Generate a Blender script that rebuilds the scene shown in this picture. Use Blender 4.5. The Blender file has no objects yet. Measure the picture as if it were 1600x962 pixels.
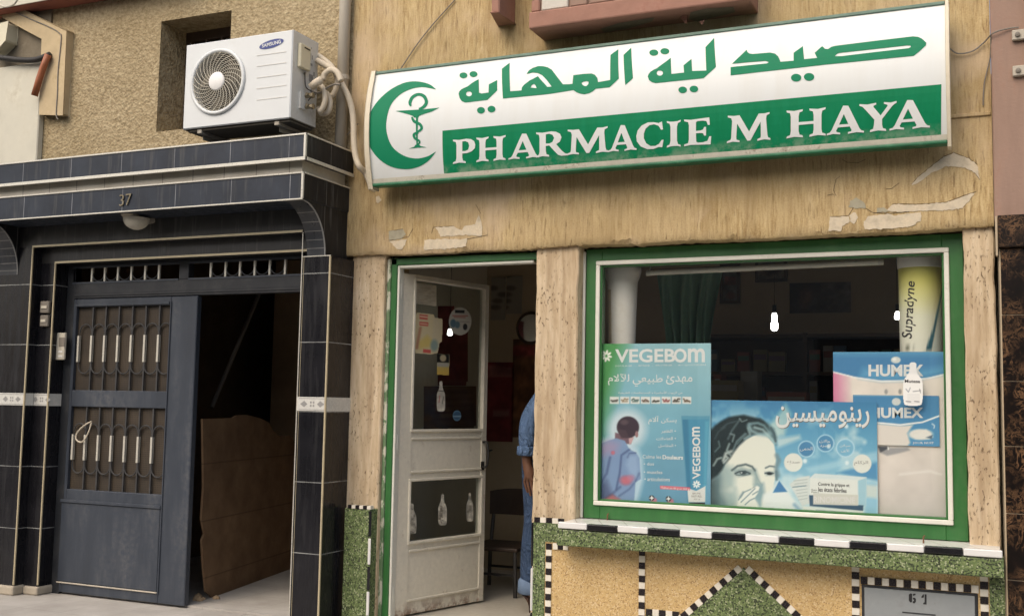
import bpy, bmesh, math, random
import numpy as np
from mathutils import Vector, Matrix
from mathutils.geometry import tessellate_polygon
R = math.radians
random.seed(7)
S = bpy.context.scene
C = S.collection

# ---------------------------------------------------------------- camera, sky, sun, exposure
F, YAW, PITCH, ROLL, ZC = 1699.568, 0.419548, 0.089308, 0.0184345, 1.17
_cy, _sy, _cp, _sp, _cr, _sr = math.cos(YAW), math.sin(YAW), math.cos(PITCH), math.sin(PITCH), math.cos(ROLL), math.sin(ROLL)
FWD = Vector((-_sy*_cp, _cy*_cp, _sp)); _r = Vector((_cy, _sy, 0)); _u = _r.cross(FWD)
RIGHT = _cr*_r + _sr*_u; UP = -_sr*_r + _cr*_u
EYE = Vector((0, 0, ZC))
cam = bpy.data.cameras.new('camera'); cam.sensor_width = 36; cam.lens = 36*F/1600; cam.clip_start = .05; cam.clip_end = 500
co = bpy.data.objects.new('camera', cam); C.objects.link(co)
co.matrix_world = Matrix(((RIGHT.x, UP.x, -FWD.x, 0), (RIGHT.y, UP.y, -FWD.y, 0), (RIGHT.z, UP.z, -FWD.z, ZC), (0, 0, 0, 1)))
S.camera = co
SUN_EL, SUN_AZ = R(47), R(196)          # azimuth clockwise from +Y: the light comes from behind the viewer
w = bpy.data.worlds.new('World'); S.world = w; w.use_nodes = True
wn = w.node_tree; bg = wn.nodes['Background']
sky = wn.nodes.new('ShaderNodeTexSky'); sky.sky_type = 'NISHITA'; sky.sun_disc = False
sky.sun_elevation = SUN_EL; sky.sun_rotation = SUN_AZ; sky.air_density = 1.0; sky.dust_density = 6.0; sky.ozone_density = 0.3
wn.links.new(sky.outputs[0], bg.inputs[0]); bg.inputs[1].default_value = 0.15
sl = bpy.data.lights.new('sun', 'SUN'); sl.energy = 1.0; sl.angle = R(85); sl.color = (1, .975, .94)
so = bpy.data.objects.new('sun', sl); C.objects.link(so)
_sd = Vector((math.sin(SUN_AZ)*math.cos(SUN_EL), math.cos(SUN_AZ)*math.cos(SUN_EL), math.sin(SUN_EL)))
so.rotation_euler = _sd.to_track_quat('Z', 'Y').to_euler(); so.location = (0, -6, 12)
S.view_settings.view_transform = 'Standard'; S.view_settings.look = 'None'
S.view_settings.exposure = 0.26; S.view_settings.gamma = 1.0

# ---------------------------------------------------------------- measuring: where a photo point lies on a real plane
def ray(px, py):
    return RIGHT*((px-800)/F) - UP*((py-481)/F) + FWD
def P(px, py, Y=5.0):
    d = ray(px, py); return EYE + d*(Y/d.y)
def PQ(px, py, p0, n):
    d = ray(px, py); return EYE + d*((Vector(p0)-EYE).dot(n)/d.dot(n))
def proj(x, y, z):
    d = Vector((x, y, z))-EYE; c = d.dot(FWD)
    return 800+F*d.dot(RIGHT)/c, 481-F*d.dot(UP)/c
def L(scale, ox, oy, pts):              # points read in an enlarged crop
    return [(ox+a/scale, oy+b/scale) for a, b in pts]

# ---------------------------------------------------------------- materials
def lin(c):
    return tuple((v/255/12.92 if v/255 <= .04045 else ((v/255+.055)/1.055)**2.4) for v in c)
class G:
    def __init__(s, name):
        s.m = bpy.data.materials.new(name); s.m.use_nodes = True; s.nt = s.m.node_tree
        s.b = s.nt.nodes['Principled BSDF']; s.out = s.nt.nodes['Material Output']
        s.pos = s.nt.nodes.new('ShaderNodeNewGeometry').outputs['Position']
    def n(s, t, **kw):
        k = s.nt.nodes.new(t)
        for a, v in kw.items(): setattr(k, a, v)
        return k
    def put(s, sock, v):
        if isinstance(v, bpy.types.NodeSocket): s.nt.links.new(v, sock)
        elif isinstance(v, (tuple, list)) and len(v) == 3 and sock.type == 'RGBA': sock.default_value = (*v, 1)
        else: sock.default_value = v
    def scale(s, sc, vec=None):
        k = s.n('ShaderNodeVectorMath', operation='MULTIPLY'); s.put(k.inputs[0], vec or s.pos); k.inputs[1].default_value = sc
        return k.outputs[0]
    def noise(s, scale, detail=4, rough=.55, vec=None, dist=0):
        k = s.n('ShaderNodeTexNoise'); s.put(k.inputs['Vector'], vec or s.pos)
        k.inputs['Scale'].default_value = scale; k.inputs['Detail'].default_value = detail; k.inputs['Roughness'].default_value = rough; k.inputs['Distortion'].default_value = dist
        return k.outputs['Fac']
    def vor(s, scale, vec=None, feature='F1', out='Distance'):
        k = s.n('ShaderNodeTexVoronoi', feature=feature); s.put(k.inputs['Vector'], vec or s.pos); k.inputs['Scale'].default_value = scale
        return k.outputs[out]
    def ramp(s, fac, stops, interp='LINEAR'):
        k = s.n('ShaderNodeValToRGB'); k.color_ramp.interpolation = interp; e = k.color_ramp.elements
        while len(e) < len(stops): e.new(.5)
        for q, (p, c) in zip(e, stops): q.position = p; q.color = (*c, 1) if isinstance(c, (tuple, list)) else (c, c, c, 1)
        s.put(k.inputs[0], fac); return k.outputs[0]
    def mix(s, fac, a, b, blend='MIX'):
        k = s.n('ShaderNodeMix', data_type='RGBA', blend_type=blend)
        s.put(k.inputs[0], fac); s.put(k.inputs[6], a); s.put(k.inputs[7], b); return k.outputs[2]
    def math(s, op, a, b=0.0, c=None):
        k = s.n('ShaderNodeMath', operation=op); s.put(k.inputs[0], a); s.put(k.inputs[1], b)
        if c is not None: s.put(k.inputs[2], c)
        return k.outputs[0]
    def axis(s, i, vec=None):
        k = s.n('ShaderNodeSeparateXYZ'); s.put(k.inputs[0], vec or s.pos); return k.outputs[i]
    def line(s, i, period, off, width):         # 1 on thin lines across axis i
        a = s.math('FLOORED_MODULO', s.math('SUBTRACT', s.axis(i), off-width/2), period)
        return s.math('LESS_THAN', a, width)
    def band(s, i, lo, hi):
        a = s.axis(i); return s.math('MULTIPLY', s.math('GREATER_THAN', a, lo), s.math('LESS_THAN', a, hi))
    def bump(s, h, strength=.4, dist=.01):
        k = s.n('ShaderNodeBump'); s.put(k.inputs['Height'], h); k.inputs['Strength'].default_value = strength; k.inputs['Distance'].default_value = dist
        s.nt.links.new(k.outputs[0], s.b.inputs['Normal'])
    def done(s, col, rough=.7, metal=0.0, spec=.5):
        s.put(s.b.inputs['Base Color'], col); s.put(s.b.inputs['Roughness'], rough); s.b.inputs['Metallic'].default_value = metal
        s.b.inputs['Specular IOR Level'].default_value = spec
        return s.m
def paint(name, col, rough=.5, var=.18, dirt=None, dirt_amt=.5, scale=9, metal=0.0, bump=.06, spec=.5, streak=False):
    """one painted / plain surface: its colour with wear, dirt and a slight unevenness"""
    g = G(name)
    v = g.scale((1, 1, .18)) if streak else None
    n1 = g.noise(scale, 6, .6, v); n2 = g.noise(scale*6, 4, .6)
    c = g.mix(g.ramp(n1, [(.3, 0.), (.75, 1.)]), tuple(x*(1-var) for x in col), tuple(min(1, x*(1+var*.6)) for x in col))
    if dirt:
        d = g.math('MULTIPLY', g.ramp(n1, [(.5, 0.), (.72, 1.)]), g.ramp(n2, [(.35, 0.), (.65, 1.)]))
        c = g.mix(g.math('MULTIPLY', d, dirt_amt), c, dirt)
    g.bump(n2, bump, .004)
    return g.done(c, g.ramp(n2, [(.2, max(0, rough-.1)), (.8, min(1, rough+.12))]), metal, spec)
def stucco_combed():
    g = G('combed_stucco')
    st = g.noise(1, 6, .68, g.scale((62, 62, 6.5)), .9); st2 = g.noise(1, 4, .62, g.scale((85, 85, 9))); gr = g.noise(130, 3, .7)
    big = g.noise(1.7, 5, .6); rain = g.noise(1, 4, .6, g.scale((9, 9, .6)))
    h = g.math('ADD', g.math('MULTIPLY', st, .7), g.math('MULTIPLY', gr, .3))
    c = g.ramp(h, [(.34, (.27, .172, .074)), (.45, (.43, .31, .15)), (.54, (.54, .41, .212)), (.66, (.64, .51, .30))])
    c = g.mix(g.ramp(g.noise(3.5, 5, .65), [(.40, .0), (.62, .6)]), c, g.mix(gr, (.40, .295, .16), (.60, .47, .275)))
    tick = g.math('MULTIPLY', g.ramp(st2, [(.33, 1.), (.43, 0.)]), g.ramp(g.noise(4, 3, .6), [(.40, .3), (.60, 1.)]))
    c = g.mix(g.math('MULTIPLY', tick, .8), c, (.15, .09, .04))
    c = g.mix(g.ramp(big, [(.44, 0.), (.72, .55)]), c, (.33, .235, .11))
    c = g.mix(g.ramp(rain, [(.50, 0.), (.72, .5)]), c, (.30, .21, .10))
    c = g.mix(g.ramp(g.noise(2.3, 4, .6), [(.50, 0.), (.66, .5)]), c, (.60, .47, .335))
    g.bump(g.math('SUBTRACT', h, g.math('MULTIPLY', tick, .5)), .6, .009)
    return g.done(c, .92, 0, .2)
def stucco_rough():
    g = G('rough_stucco')
    n = g.noise(34, 6, .68); v = g.vor(60); cr = g.noise(26, 4, .6, None, 2.5); big = g.noise(1.1, 4, .55)
    c = g.ramp(n, [(.28, (.21, .155, .085)), (.45, (.38, .305, .185)), (.6, (.50, .41, .26)), (.78, (.62, .54, .37))])
    ck = g.math('MULTIPLY', g.ramp(g.math('ABSOLUTE', g.math('SUBTRACT', cr, .5)), [(0., 1.), (.02, 0.)]), g.ramp(g.noise(5, 2, .5), [(.45, 0.), (.6, .8)]))
    c = g.mix(ck, c, (.10, .07, .035))
    c = g.mix(g.ramp(big, [(.40, .0), (.68, .55)]), c, (.25, .19, .095))
    g.bump(g.math('ADD', n, g.math('MULTIPLY', v, .5)), .8, .014)
    return g.done(c, .95, 0, .2)
def stucco_pillar():
    g = G('pitted_plaster')
    n = g.noise(1, 6, .62, g.scale((40, 40, 6))); big = g.noise(2.2, 5, .6)
    pit = g.noise(1, 3, .6, g.scale((95, 95, 42))); pitm = g.math('MULTIPLY', g.ramp(pit, [(.33, 1.), (.41, 0.)]), g.ramp(g.noise(3.6, 5, .7), [(.42, .05), (.56, 1.)]))
    c = g.ramp(n, [(.25, (.42, .32, .20)), (.5, (.60, .48, .325)), (.75, (.72, .61, .445))])
    c = g.mix(g.ramp(big, [(.45, 0.), (.75, .5)]), c, (.42, .30, .165))
    c = g.mix(g.ramp(g.noise(1, 4, .6, g.scale((14, 14, 1.1))), [(.48, 0.), (.68, .6)]), c, (.30, .21, .125))
    c = g.mix(g.math('MULTIPLY', pitm, .85), c, (.13, .085, .05))
    g.bump(g.math('SUBTRACT', n, pitm), .6, .008)
    return g.done(c, .9, 0, .2)
def terrazzo(name, cols, scale=95, binder=(.2, .2, .15)):
    g = G(name)
    k = g.n('ShaderNodeTexVoronoi', feature='F1'); g.put(k.inputs['Vector'], g.pos); k.inputs['Scale'].default_value = scale
    wn_ = g.n('ShaderNodeTexWhiteNoise', noise_dimensions='3D'); g.put(wn_.inputs['Vector'], k.outputs['Position'])
    step = [(i/len(cols), c) for i, c in enumerate(cols)]
    c = g.ramp(wn_.outputs['Value'], step, 'CONSTANT')
    edge = g.vor(scale, None, 'DISTANCE_TO_EDGE')
    c = g.mix(g.ramp(edge, [(.02, 1.), (.09, 0.)]), c, binder)
    c = g.mix(g.ramp(g.noise(3, 5, .6), [(.45, 0.), (.75, .4)]), c, tuple(x*.6 for x in binder))
    g.bump(edge, .12, .003)
    return g.done(c, .5, 0, .4)
def black_tile(name, lines, col=(.012, .013, .016), rough=.16, dusty=.35, grout=(.30, .31, .31), spec=.5):
    """polished black tile; lines: (axis, period, offset, width) of the pale joints"""
    g = G(name)
    n = g.noise(5, 5, .6); n2 = g.noise(1, 4, .6, g.scale((30, 30, 2.5)))
    c = g.mix(g.ramp(n, [(.35, 0.), (.75, 1.)]), col, tuple(x*1.7+.004 for x in col))
    c = g.mix(g.math('MULTIPLY', g.ramp(n2, [(.55, 0.), (.78, 1.)]), dusty), c, (.16, .155, .14))
    lm = None
    for a, p, o, wd in lines:
        l = g.line(a, p, o, wd); lm = l if lm is None else g.math('MAXIMUM', lm, l)
    if lm is not None:
        lm = g.math('MULTIPLY', lm, g.ramp(g.noise(9, 3, .6), [(.3, .35), (.6, .95)]))
        c = g.mix(lm, c, grout)
    g.bump(g.noise(3, 2, .5), .05, .01)
    return g.done(c, g.ramp(n2, [(.3, rough), (.8, rough+.35)]), 0, spec)
def marble():
    g = G('brown_marble')
    w1 = g.noise(9, 7, .68, None, 1.5); v1 = g.noise(13, 6, .65, None, 2.2); v2 = g.noise(24, 5, .65, None, 1.6)
    c = g.ramp(w1, [(.3, (.004, .003, .0025)), (.58, (.008, .005, .004)), (.72, (.022, .012, .008)), (.85, (.06, .032, .018))])
    l1 = g.math('MULTIPLY', g.ramp(g.math('ABSOLUTE', g.math('SUBTRACT', v1, .5)), [(0., 1.), (.05, 0.)]), g.ramp(g.noise(7, 3, .6), [(.45, 0.), (.6, 1.)]))
    l2 = g.math('MULTIPLY', g.ramp(g.math('ABSOLUTE', g.math('SUBTRACT', v2, .5)), [(0., .8), (.05, 0.)]), g.ramp(g.noise(10, 3, .6), [(.45, 0.), (.62, 1.)]))
    c = g.mix(g.math('MULTIPLY', g.math('MAXIMUM', l1, l2), .8), c, (.20, .11, .055))
    return g.done(c, .3, 0, .3)
def glass(name, tint=(.93, .95, .94), refl=1.0):
    m = bpy.data.materials.new(name); m.use_nodes = True; nt = m.node_tree; nt.nodes.clear()
    o = nt.nodes.new('ShaderNodeOutputMaterial'); t = nt.nodes.new('ShaderNodeBsdfTransparent'); gl = nt.nodes.new('ShaderNodeBsdfGlossy')
    t.inputs[0].default_value = (*tint, 1); gl.inputs['Roughness'].default_value = .015; gl.inputs[0].default_value = (refl, refl, refl, 1)
    f = nt.nodes.new('ShaderNodeFresnel'); gg = nt.nodes.new('ShaderNodeNewGeometry'); mr_ = nt.nodes.new('ShaderNodeMapRange'); mr_.inputs['To Min'].default_value = 1.5; mr_.inputs['To Max'].default_value = 1/1.5
    nt.links.new(gg.outputs['Backfacing'], mr_.inputs['Value']); nt.links.new(mr_.outputs[0], f.inputs[0]); mx = nt.nodes.new('ShaderNodeMixShader')
    nt.links.new(f.outputs[0], mx.inputs[0]); nt.links.new(t.outputs[0], mx.inputs[1]); nt.links.new(gl.outputs[0], mx.inputs[2]); nt.links.new(mx.outputs[0], o.inputs[0])
    return m
def printed(name, rough=.45):
    g = G(name); a = g.n('ShaderNodeVertexColor', layer_name='ink')
    h = g.n('ShaderNodeHueSaturation'); h.inputs['Saturation'].default_value = .86; g.put(h.inputs['Color'], a.outputs['Color'])
    return g.done(h.outputs[0], rough, 0, .3)
def emit(name, col, strength):
    g = G(name); g.b.inputs['Emission Color'].default_value = (*col, 1); g.b.inputs['Emission Strength'].default_value = strength
    return g.done((.9, .9, .88), .4)
def rusty(name, col, rust_amt=.5, zlo=None):
    g = G(name); n = g.noise(14, 7, .7); n2 = g.noise(40, 4, .6)
    c = g.mix(g.ramp(n2, [(.3, 0.), (.8, 1.)]), tuple(x*.86 for x in col), col)
    m = g.ramp(n, [(.60, 0.), (.68, rust_amt)])
    if zlo is not None:                     # rust that starts at the bottom edge
        near = g.math('SUBTRACT', 1.0, g.math('SMOOTH_MIN', g.math('MULTIPLY', g.math('SUBTRACT', g.axis(2), zlo), 11), 1.0, .1))
        m = g.math('MAXIMUM', g.math('MULTIPLY', m, .5), g.math('MULTIPLY', near, g.ramp(g.noise(11, 6, .7), [(.44, 0.), (.56, 1.)])))
    c = g.mix(m, c, g.ramp(n2, [(.3, (.10, .035, .012)), (.7, (.26, .11, .04))]))
    g.bump(g.math('ADD', n2, m), .12, .003)
    return g.done(c, g.math('ADD', .42, g.math('MULTIPLY', m, .4)))
M = {}
M['comb'] = stucco_combed(); M['rough'] = stucco_rough(); M['pillar'] = stucco_pillar()
M['patch'] = paint('bare_undercoat', (.64, .555, .41), .9, .3, (.42, .32, .2), .8, 22, bump=.3)
M['patch_grey'] = paint('grey_undercoat', (.40, .37, .27), .9, .25, (.2, .17, .11), .6, 20)
M['pink'] = paint('pink_wall_paint', (.33, .225, .175), .88, .16, (.30, .15, .10), .6, 12, bump=.35, spec=.2, streak=True)
M['ledge'] = paint('pink_ledge_paint', (.36, .20, .15), .85, .2, (.25, .11, .08), .7, 7, bump=.3, spec=.2)
M['redpink'] = paint('red_slab_paint', (.32, .115, .08), .88, .2, (.2, .08, .05), .6, 9, bump=.2)
M['cream'] = paint('cream_wall_paint', (.56, .45, .28), .88, .18, (.32, .24, .13), .7, 7, bump=.3, spec=.2)
M['greywhite'] = paint('grey_white_wall_paint', (.62, .60, .50), .9, .14, (.42, .38, .28), .6, 4, bump=.2, spec=.2)
M['darkplaster'] = paint('raw_cement', (.20, .17, .12), .95, .3, (.09, .075, .05), .8, 8, bump=.5)
M['cement'] = paint('pale_cement', (.42, .37, .29), .95, .2, (.22, .18, .13), .6, 9, bump=.4)
M['green_terr'] = terrazzo('green_terrazzo', [(.02, .025, .015), (.12, .175, .06), (.16, .22, .085), (.03, .04, .02), (.21, .27, .11), (.15, .20, .07), (.36, .40, .24), (.10, .145, .055)], 150, (.10, .135, .06))
M['ochre_terr'] = terrazzo('ochre_terrazzo', [(.56, .385, .165), (.62, .44, .20), (.53, .355, .15), (.65, .49, .26), (.59, .41, .175), (.34, .21, .09), (.61, .435, .20), (.70, .56, .34)], 190, (.50, .35, .16))
M['mosw'] = paint('white_mosaic', (.78, .74, .64), .3, .12, (.4, .34, .25), .5, 30)
M['mosb'] = paint('black_mosaic', (.018, .014, .016), .25, .2, None, 0, 30)
M['edgew'] = paint('white_edge_tile', (.72, .72, .70), .2, .06, (.5, .48, .42), .3, 12)
M['edgeb'] = paint('black_edge_tile', (.014, .014, .016), .16, .2, None, 0, 12)
M['silltile'] = (lambda g: (g.bump(g.noise(20, 3, .5), .03, .003), g.done(g.mix(g.math('MAXIMUM', g.math('LESS_THAN', g.math('FLOORED_MODULO', g.math('ADD', g.axis(0), g.math('MULTIPLY', g.axis(1), .45)), .125), .004), g.line(1, .16, 4.995, .004)), g.mix(g.ramp(g.noise(6, 4, .6), [(.3, 0.), (.7, 1.)]), (.60, .60, .56), (.72, .72, .69)), (.33, .30, .26)), .3))[1])(G('white_sill_tile'))
M['frame_green'] = paint('dark_green_paint', (.032, .145, .038), .38, .25, (.10, .15, .07), .35, 8, streak=True)
M['frame_white'] = paint('white_frame_paint', (.70, .70, .62), .35, .1, (.40, .36, .27), .5, 14)
M['door_white'] = rusty('white_door_paint', (.76, .72, .60), .5, .035)
M['chip'] = (lambda g: g.done(g.mix(g.ramp(g.noise(22, 5, .65, g.scale((1, 1, .5))), [(.46, 0.), (.52, 1.)]), (.50, .50, .40), (.12, .20, .10)), .7))(G('chipped_white_paint'))
M['gap'] = paint('dark_gap_brown', (.06, .042, .025), .9, .4, (.2, .15, .09), .6, 20)
M['navy'] = paint('slate_blue_metal_paint', (.042, .052, .070), .42, .3, (.12, .12, .12), .6, 7, bump=.08, streak=True)
M['navy_dark'] = paint('dark_metal_paint', (.022, .025, .030), .5, .25, (.10, .095, .085), .4, 9)
M['band_tile'] = black_tile('slate_canopy_tile', [(0, .374, -3.301, .004)], (.016, .021, .031), .3, .4, (.24, .25, .27), .35)
M['side_tile'] = black_tile('dirty_side_tile', [(1, .22, 4.78, .004)], (.010, .010, .011), .4, .55, (.15, .15, .14), .25)
M['pil_tile'] = black_tile('pillar_black_tile', [(2, .3645, .0245, .0045)], (.008, .008, .010), .12, .05, (.30, .31, .30), .35)
M['corb_tile'] = black_tile('corbel_black_tile', [(2, .044, .0, .0035)], (.03, .033, .038), .25, .5, (.22, .22, .21))
M['lintel_tile'] = black_tile('lintel_black_tile', [(0, .3, -3.5, .003)], (.018, .018, .018), .3, .5, (.06, .06, .055))
M['lighttile'] = (lambda g: g.done(g.mix(g.line(0, .21, -3.33, .004), g.mix(g.ramp(g.noise(5, 5, .6), [(.35, 0.), (.7, 1.)]), (.56, .51, .40), (.72, .67, .56)), (.24, .2, .15)), .45))(G('cream_canopy_tile'))
M['gold'] = paint('pale_gold_trim', (.58, .50, .33), .35, .15, (.3, .25, .15), .4, 25, .2)
M['silver'] = paint('pale_metal_trim', (.66, .64, .56), .3, .12, (.4, .36, .28), .4, 20, .3)
M['decor'] = paint('white_decor_tile', (.60, .60, .56), .25, .1, (.42, .41, .37), .3, 20)
M['decorgrey'] = paint('grey_decor_print', (.28, .28, .27), .3, .1)
M['marble'] = marble()
M['joint'] = paint('pale_joint', (.45, .36, .24), .6, .15)
M['ac'] = paint('white_enamel', (.66, .69, .69), .35, .05, (.5, .48, .42), .25, 6)
M['acside'] = paint('aged_enamel', (.66, .665, .63), .45, .1, (.36, .32, .26), .5, 9)
M['acdark'] = paint('dark_under_pan', (.16, .14, .105), .8, .3, (.05, .045, .035), .6, 12)
M['coil'] = paint('dark_fan_cavity', (.035, .032, .026), .8, .3)
M['grille'] = paint('cream_grille_wire', (.55, .52, .43), .5, .15, (.3, .26, .2), .4, 20)
M['hub'] = paint('white_hub', (.80, .80, .78), .4, .05)
M['hose'] = paint('cream_foam_hose', (.62, .55, .43), .7, .12, (.35, .29, .21), .5, 14)
M['pipe'] = paint('grey_drain_pipe', (.46, .42, .345), .6, .15, (.24, .2, .15), .6, 6, streak=True)
M['cable'] = paint('grey_cable', (.20, .18, .15), .6, .15)
M['blackcable'] = paint('black_cable', (.02, .018, .016), .6, .2)
M['beige'] = paint('beige_plastic', (.66, .62, .46), .5, .08)
M['brass'] = paint('tarnished_brass', (.28, .24, .16), .45, .3, None, 0, 20, .6)
M['blue'] = paint('logo_blue', (.035, .055, .22), .4, .05)
M['whiteink'] = paint('white_ink', (.70, .725, .71), .45, .04)
M['blackink'] = paint('black_ink', (.015, .015, .018), .5, .1)
M['sign_white'] = (lambda g: g.done(g.mix(g.math('MULTIPLY', g.ramp(g.noise(1, 5, .6, g.scale((14, 14, 2))), [(.45, 0.), (.8, .35)]), 1.0), (.67, .70, .69), (.59, .585, .53)), .35))(G('white_acrylic'))
def sign_film():
    g = G('sign_green_film'); st = g.noise(1, 4, .6, g.scale((25, 25, 3))); n = g.noise(16, 6, .7)
    low = g.math('MULTIPLY', g.math('LESS_THAN', g.axis(2), 2.395), g.ramp(g.math('MULTIPLY', g.math('SUBTRACT', 2.395, g.axis(2)), 16), [(0., 0.), (1., 1.)]))
    d = g.math('MULTIPLY', low, g.ramp(n, [(.42, 0.), (.60, .8)]))
    c = g.mix(g.ramp(st, [(.35, 0.), (.75, 1.)]), (.0055, .19, .078), (.009, .22, .10))
    return g.done(g.mix(d, c, (.26, .36, .26)), .35, 0, .2)
M['sign_green'] = sign_film()
M['sign_green2'] = paint('sign_green_letter', (.008, .205, .098), .5, .03, None, 0, 10, bump=.0, spec=.15)
M['sign_trim'] = paint('dirty_white_trim', (.64, .61, .51), .5, .2, (.17, .115, .07), 1.0, 17, bump=.1)
M['sign_rim'] = paint('green_rim_paint', (.01, .13, .055), .45, .25, (.22, .3, .22), .4, 14)
M['sign_rimtop'] = paint('faded_green_rim', (.13, .22, .17), .5, .2, (.3, .33, .27), .4, 14)
M['sign_cap'] = paint('cream_end_cap', (.66, .60, .46), .5, .12, (.4, .33, .22), .5, 9)
M['grey_door'] = paint('grey_cabinet_paint', (.28, .305, .315), .4, .12, (.14, .14, .13), .4, 9)
M['rust'] = paint('rusty_metal', (.17, .085, .04), .85, .4, (.06, .035, .02), .6, 14)
M['orange'] = paint('orange_conduit', (.36, .12, .05), .5, .2, (.25, .08, .03), .4, 14)
M['glass'] = glass('window_glass', (.99, .995, .99)); M['door_glass'] = glass('door_glass', (.90, .92, .90), .45)
M['print'] = printed('printed_card'); M['print_gloss'] = printed('printed_film', .3)
M['tubewhite'] = paint('white_card_tube', (.86, .84, .77), .55, .06, (.6, .55, .43), .4, 6)
M['tape'] = paint('old_tape', (.62, .53, .36), .45, .15, (.48, .37, .22), .5, 14)
M['lampoff'] = paint('unlit_tube', (.72, .70, .60), .3, .05)
M['curtain'] = paint('green_curtain_cloth', (.26, .46, .35), .8, .12, None, 0, 20, bump=.15)
M['wall_lit'] = paint('lit_interior_paint', (.70, .65, .54), .8, .1, (.5, .43, .33), .4, 4)  # lighter copy of the interior paint, light on the side wall put into colour
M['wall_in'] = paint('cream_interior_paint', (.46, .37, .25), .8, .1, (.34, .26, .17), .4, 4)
M['floor_in'] = paint('shop_floor_tile', (.50, .47, .40), .35, .1, (.35, .31, .25), .4, 5)
M['wood_dark'] = paint('dark_shelf_wood', (.085, .055, .035), .55, .25)
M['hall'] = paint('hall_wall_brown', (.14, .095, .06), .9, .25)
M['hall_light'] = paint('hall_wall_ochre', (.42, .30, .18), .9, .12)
M['bar'] = paint('dull_grille_bar', (.045, .045, .046), .5, .3, (.10, .09, .07), .4, 20)
M['board'] = (lambda g: (g.bump(g.noise(30, 4, .6), .15, .005), g.done(g.mix(g.math('MULTIPLY', g.line(2, .33, .47, .008), .6), g.ramp(g.noise(5, 6, .65), [(.3, (.12, .068, .034)), (.6, (.20, .122, .064)), (.8, (.27, .17, .09))]), (.07, .04, .02)), .85))[1])(G('brown_board'))
M['board_edge'] = paint('board_edge', (.26, .17, .09), .9, .2)
M['mesh'] = (lambda g: g.done(g.mix(g.math('MAXIMUM', g.math('LESS_THAN', g.math('FLOORED_MODULO', g.axis(0), .0125), .0075), g.math('LESS_THAN', g.math('FLOORED_MODULO', g.axis(2), .0125), .0075)), (.008, .006, .005), g.ramp(g.noise(6, 4, .6), [(.3, (.024, .017, .010)), (.7, (.055, .040, .024))])), .7))(G('woven_wire'))
M['paving'] = (lambda g: (g.bump(g.noise(60, 5, .65), .4, .006), g.done(g.mix(g.math('MULTIPLY', g.math('MAXIMUM', g.line(0, .3, .1, .006), g.line(1, .3, .05, .006)), .35), g.mix(g.ramp(g.noise(3, 6, .62), [(.35, 0.), (.7, 1.)]), (.34, .32, .29), (.47, .45, .415)), (.22, .2, .175)), .9, 0, .2))[1])(G('dusty_paving'))
M['asphalt'] = paint('asphalt', (.055, .053, .05), .95, .2, (.10, .09, .08), .5, 6, bump=.5)
M['kerb'] = paint('kerb_concrete', (.38, .36, .32), .9, .15, (.2, .18, .15), .5, 8, bump=.3)
M['opp'] = paint('ochre_street_wall', (.40, .36, .30), .9, .12, (.3, .23, .15), .4, 3)
M['opp_dark'] = paint('dark_shutter', (.05, .045, .04), .5, .2)
M['skin'] = paint('tanned_skin', (.15, .07, .04), .55, .08)
M['hair'] = paint('black_hair', (.012, .010, .009), .6, .2)
def cloth(name, c0, c1, c2):
    g = G(name); fold = g.noise(9, 3, .55, g.scale((1, 1, .7)), 2.2); w_ = g.noise(120, 3, .6)
    c = g.mix(g.ramp(g.noise(11, 5, .65), [(.3, 0.), (.7, 1.)]), c0, c1); c = g.mix(g.ramp(w_, [(.45, 0.), (.75, .5)]), c, c2)
    g.bump(g.math('ADD', fold, g.math('MULTIPLY', w_, .05)), .9, .05); return g.done(c, .9, 0, .2)
M['shirt'] = cloth('blue_denim_shirt', (.07, .125, .235), (.095, .16, .285), (.15, .22, .34)); M['jeans'] = cloth('blue_jeans_cloth', (.028, .05, .10), (.045, .078, .15), (.09, .13, .21))
M['shoe'] = paint('brown_leather', (.07, .035, .022), .5, .2)
M['chair'] = paint('chair_dark_wood', (.04, .025, .017), .5, .25)
M['chairmetal'] = paint('chair_dark_metal', (.03, .028, .026), .4, .2)
M['white_stone'] = paint('white_stone_cladding', (.60, .57, .50), .85, .15, (.4, .33, .26), .5, 14, bump=.3)

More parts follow.
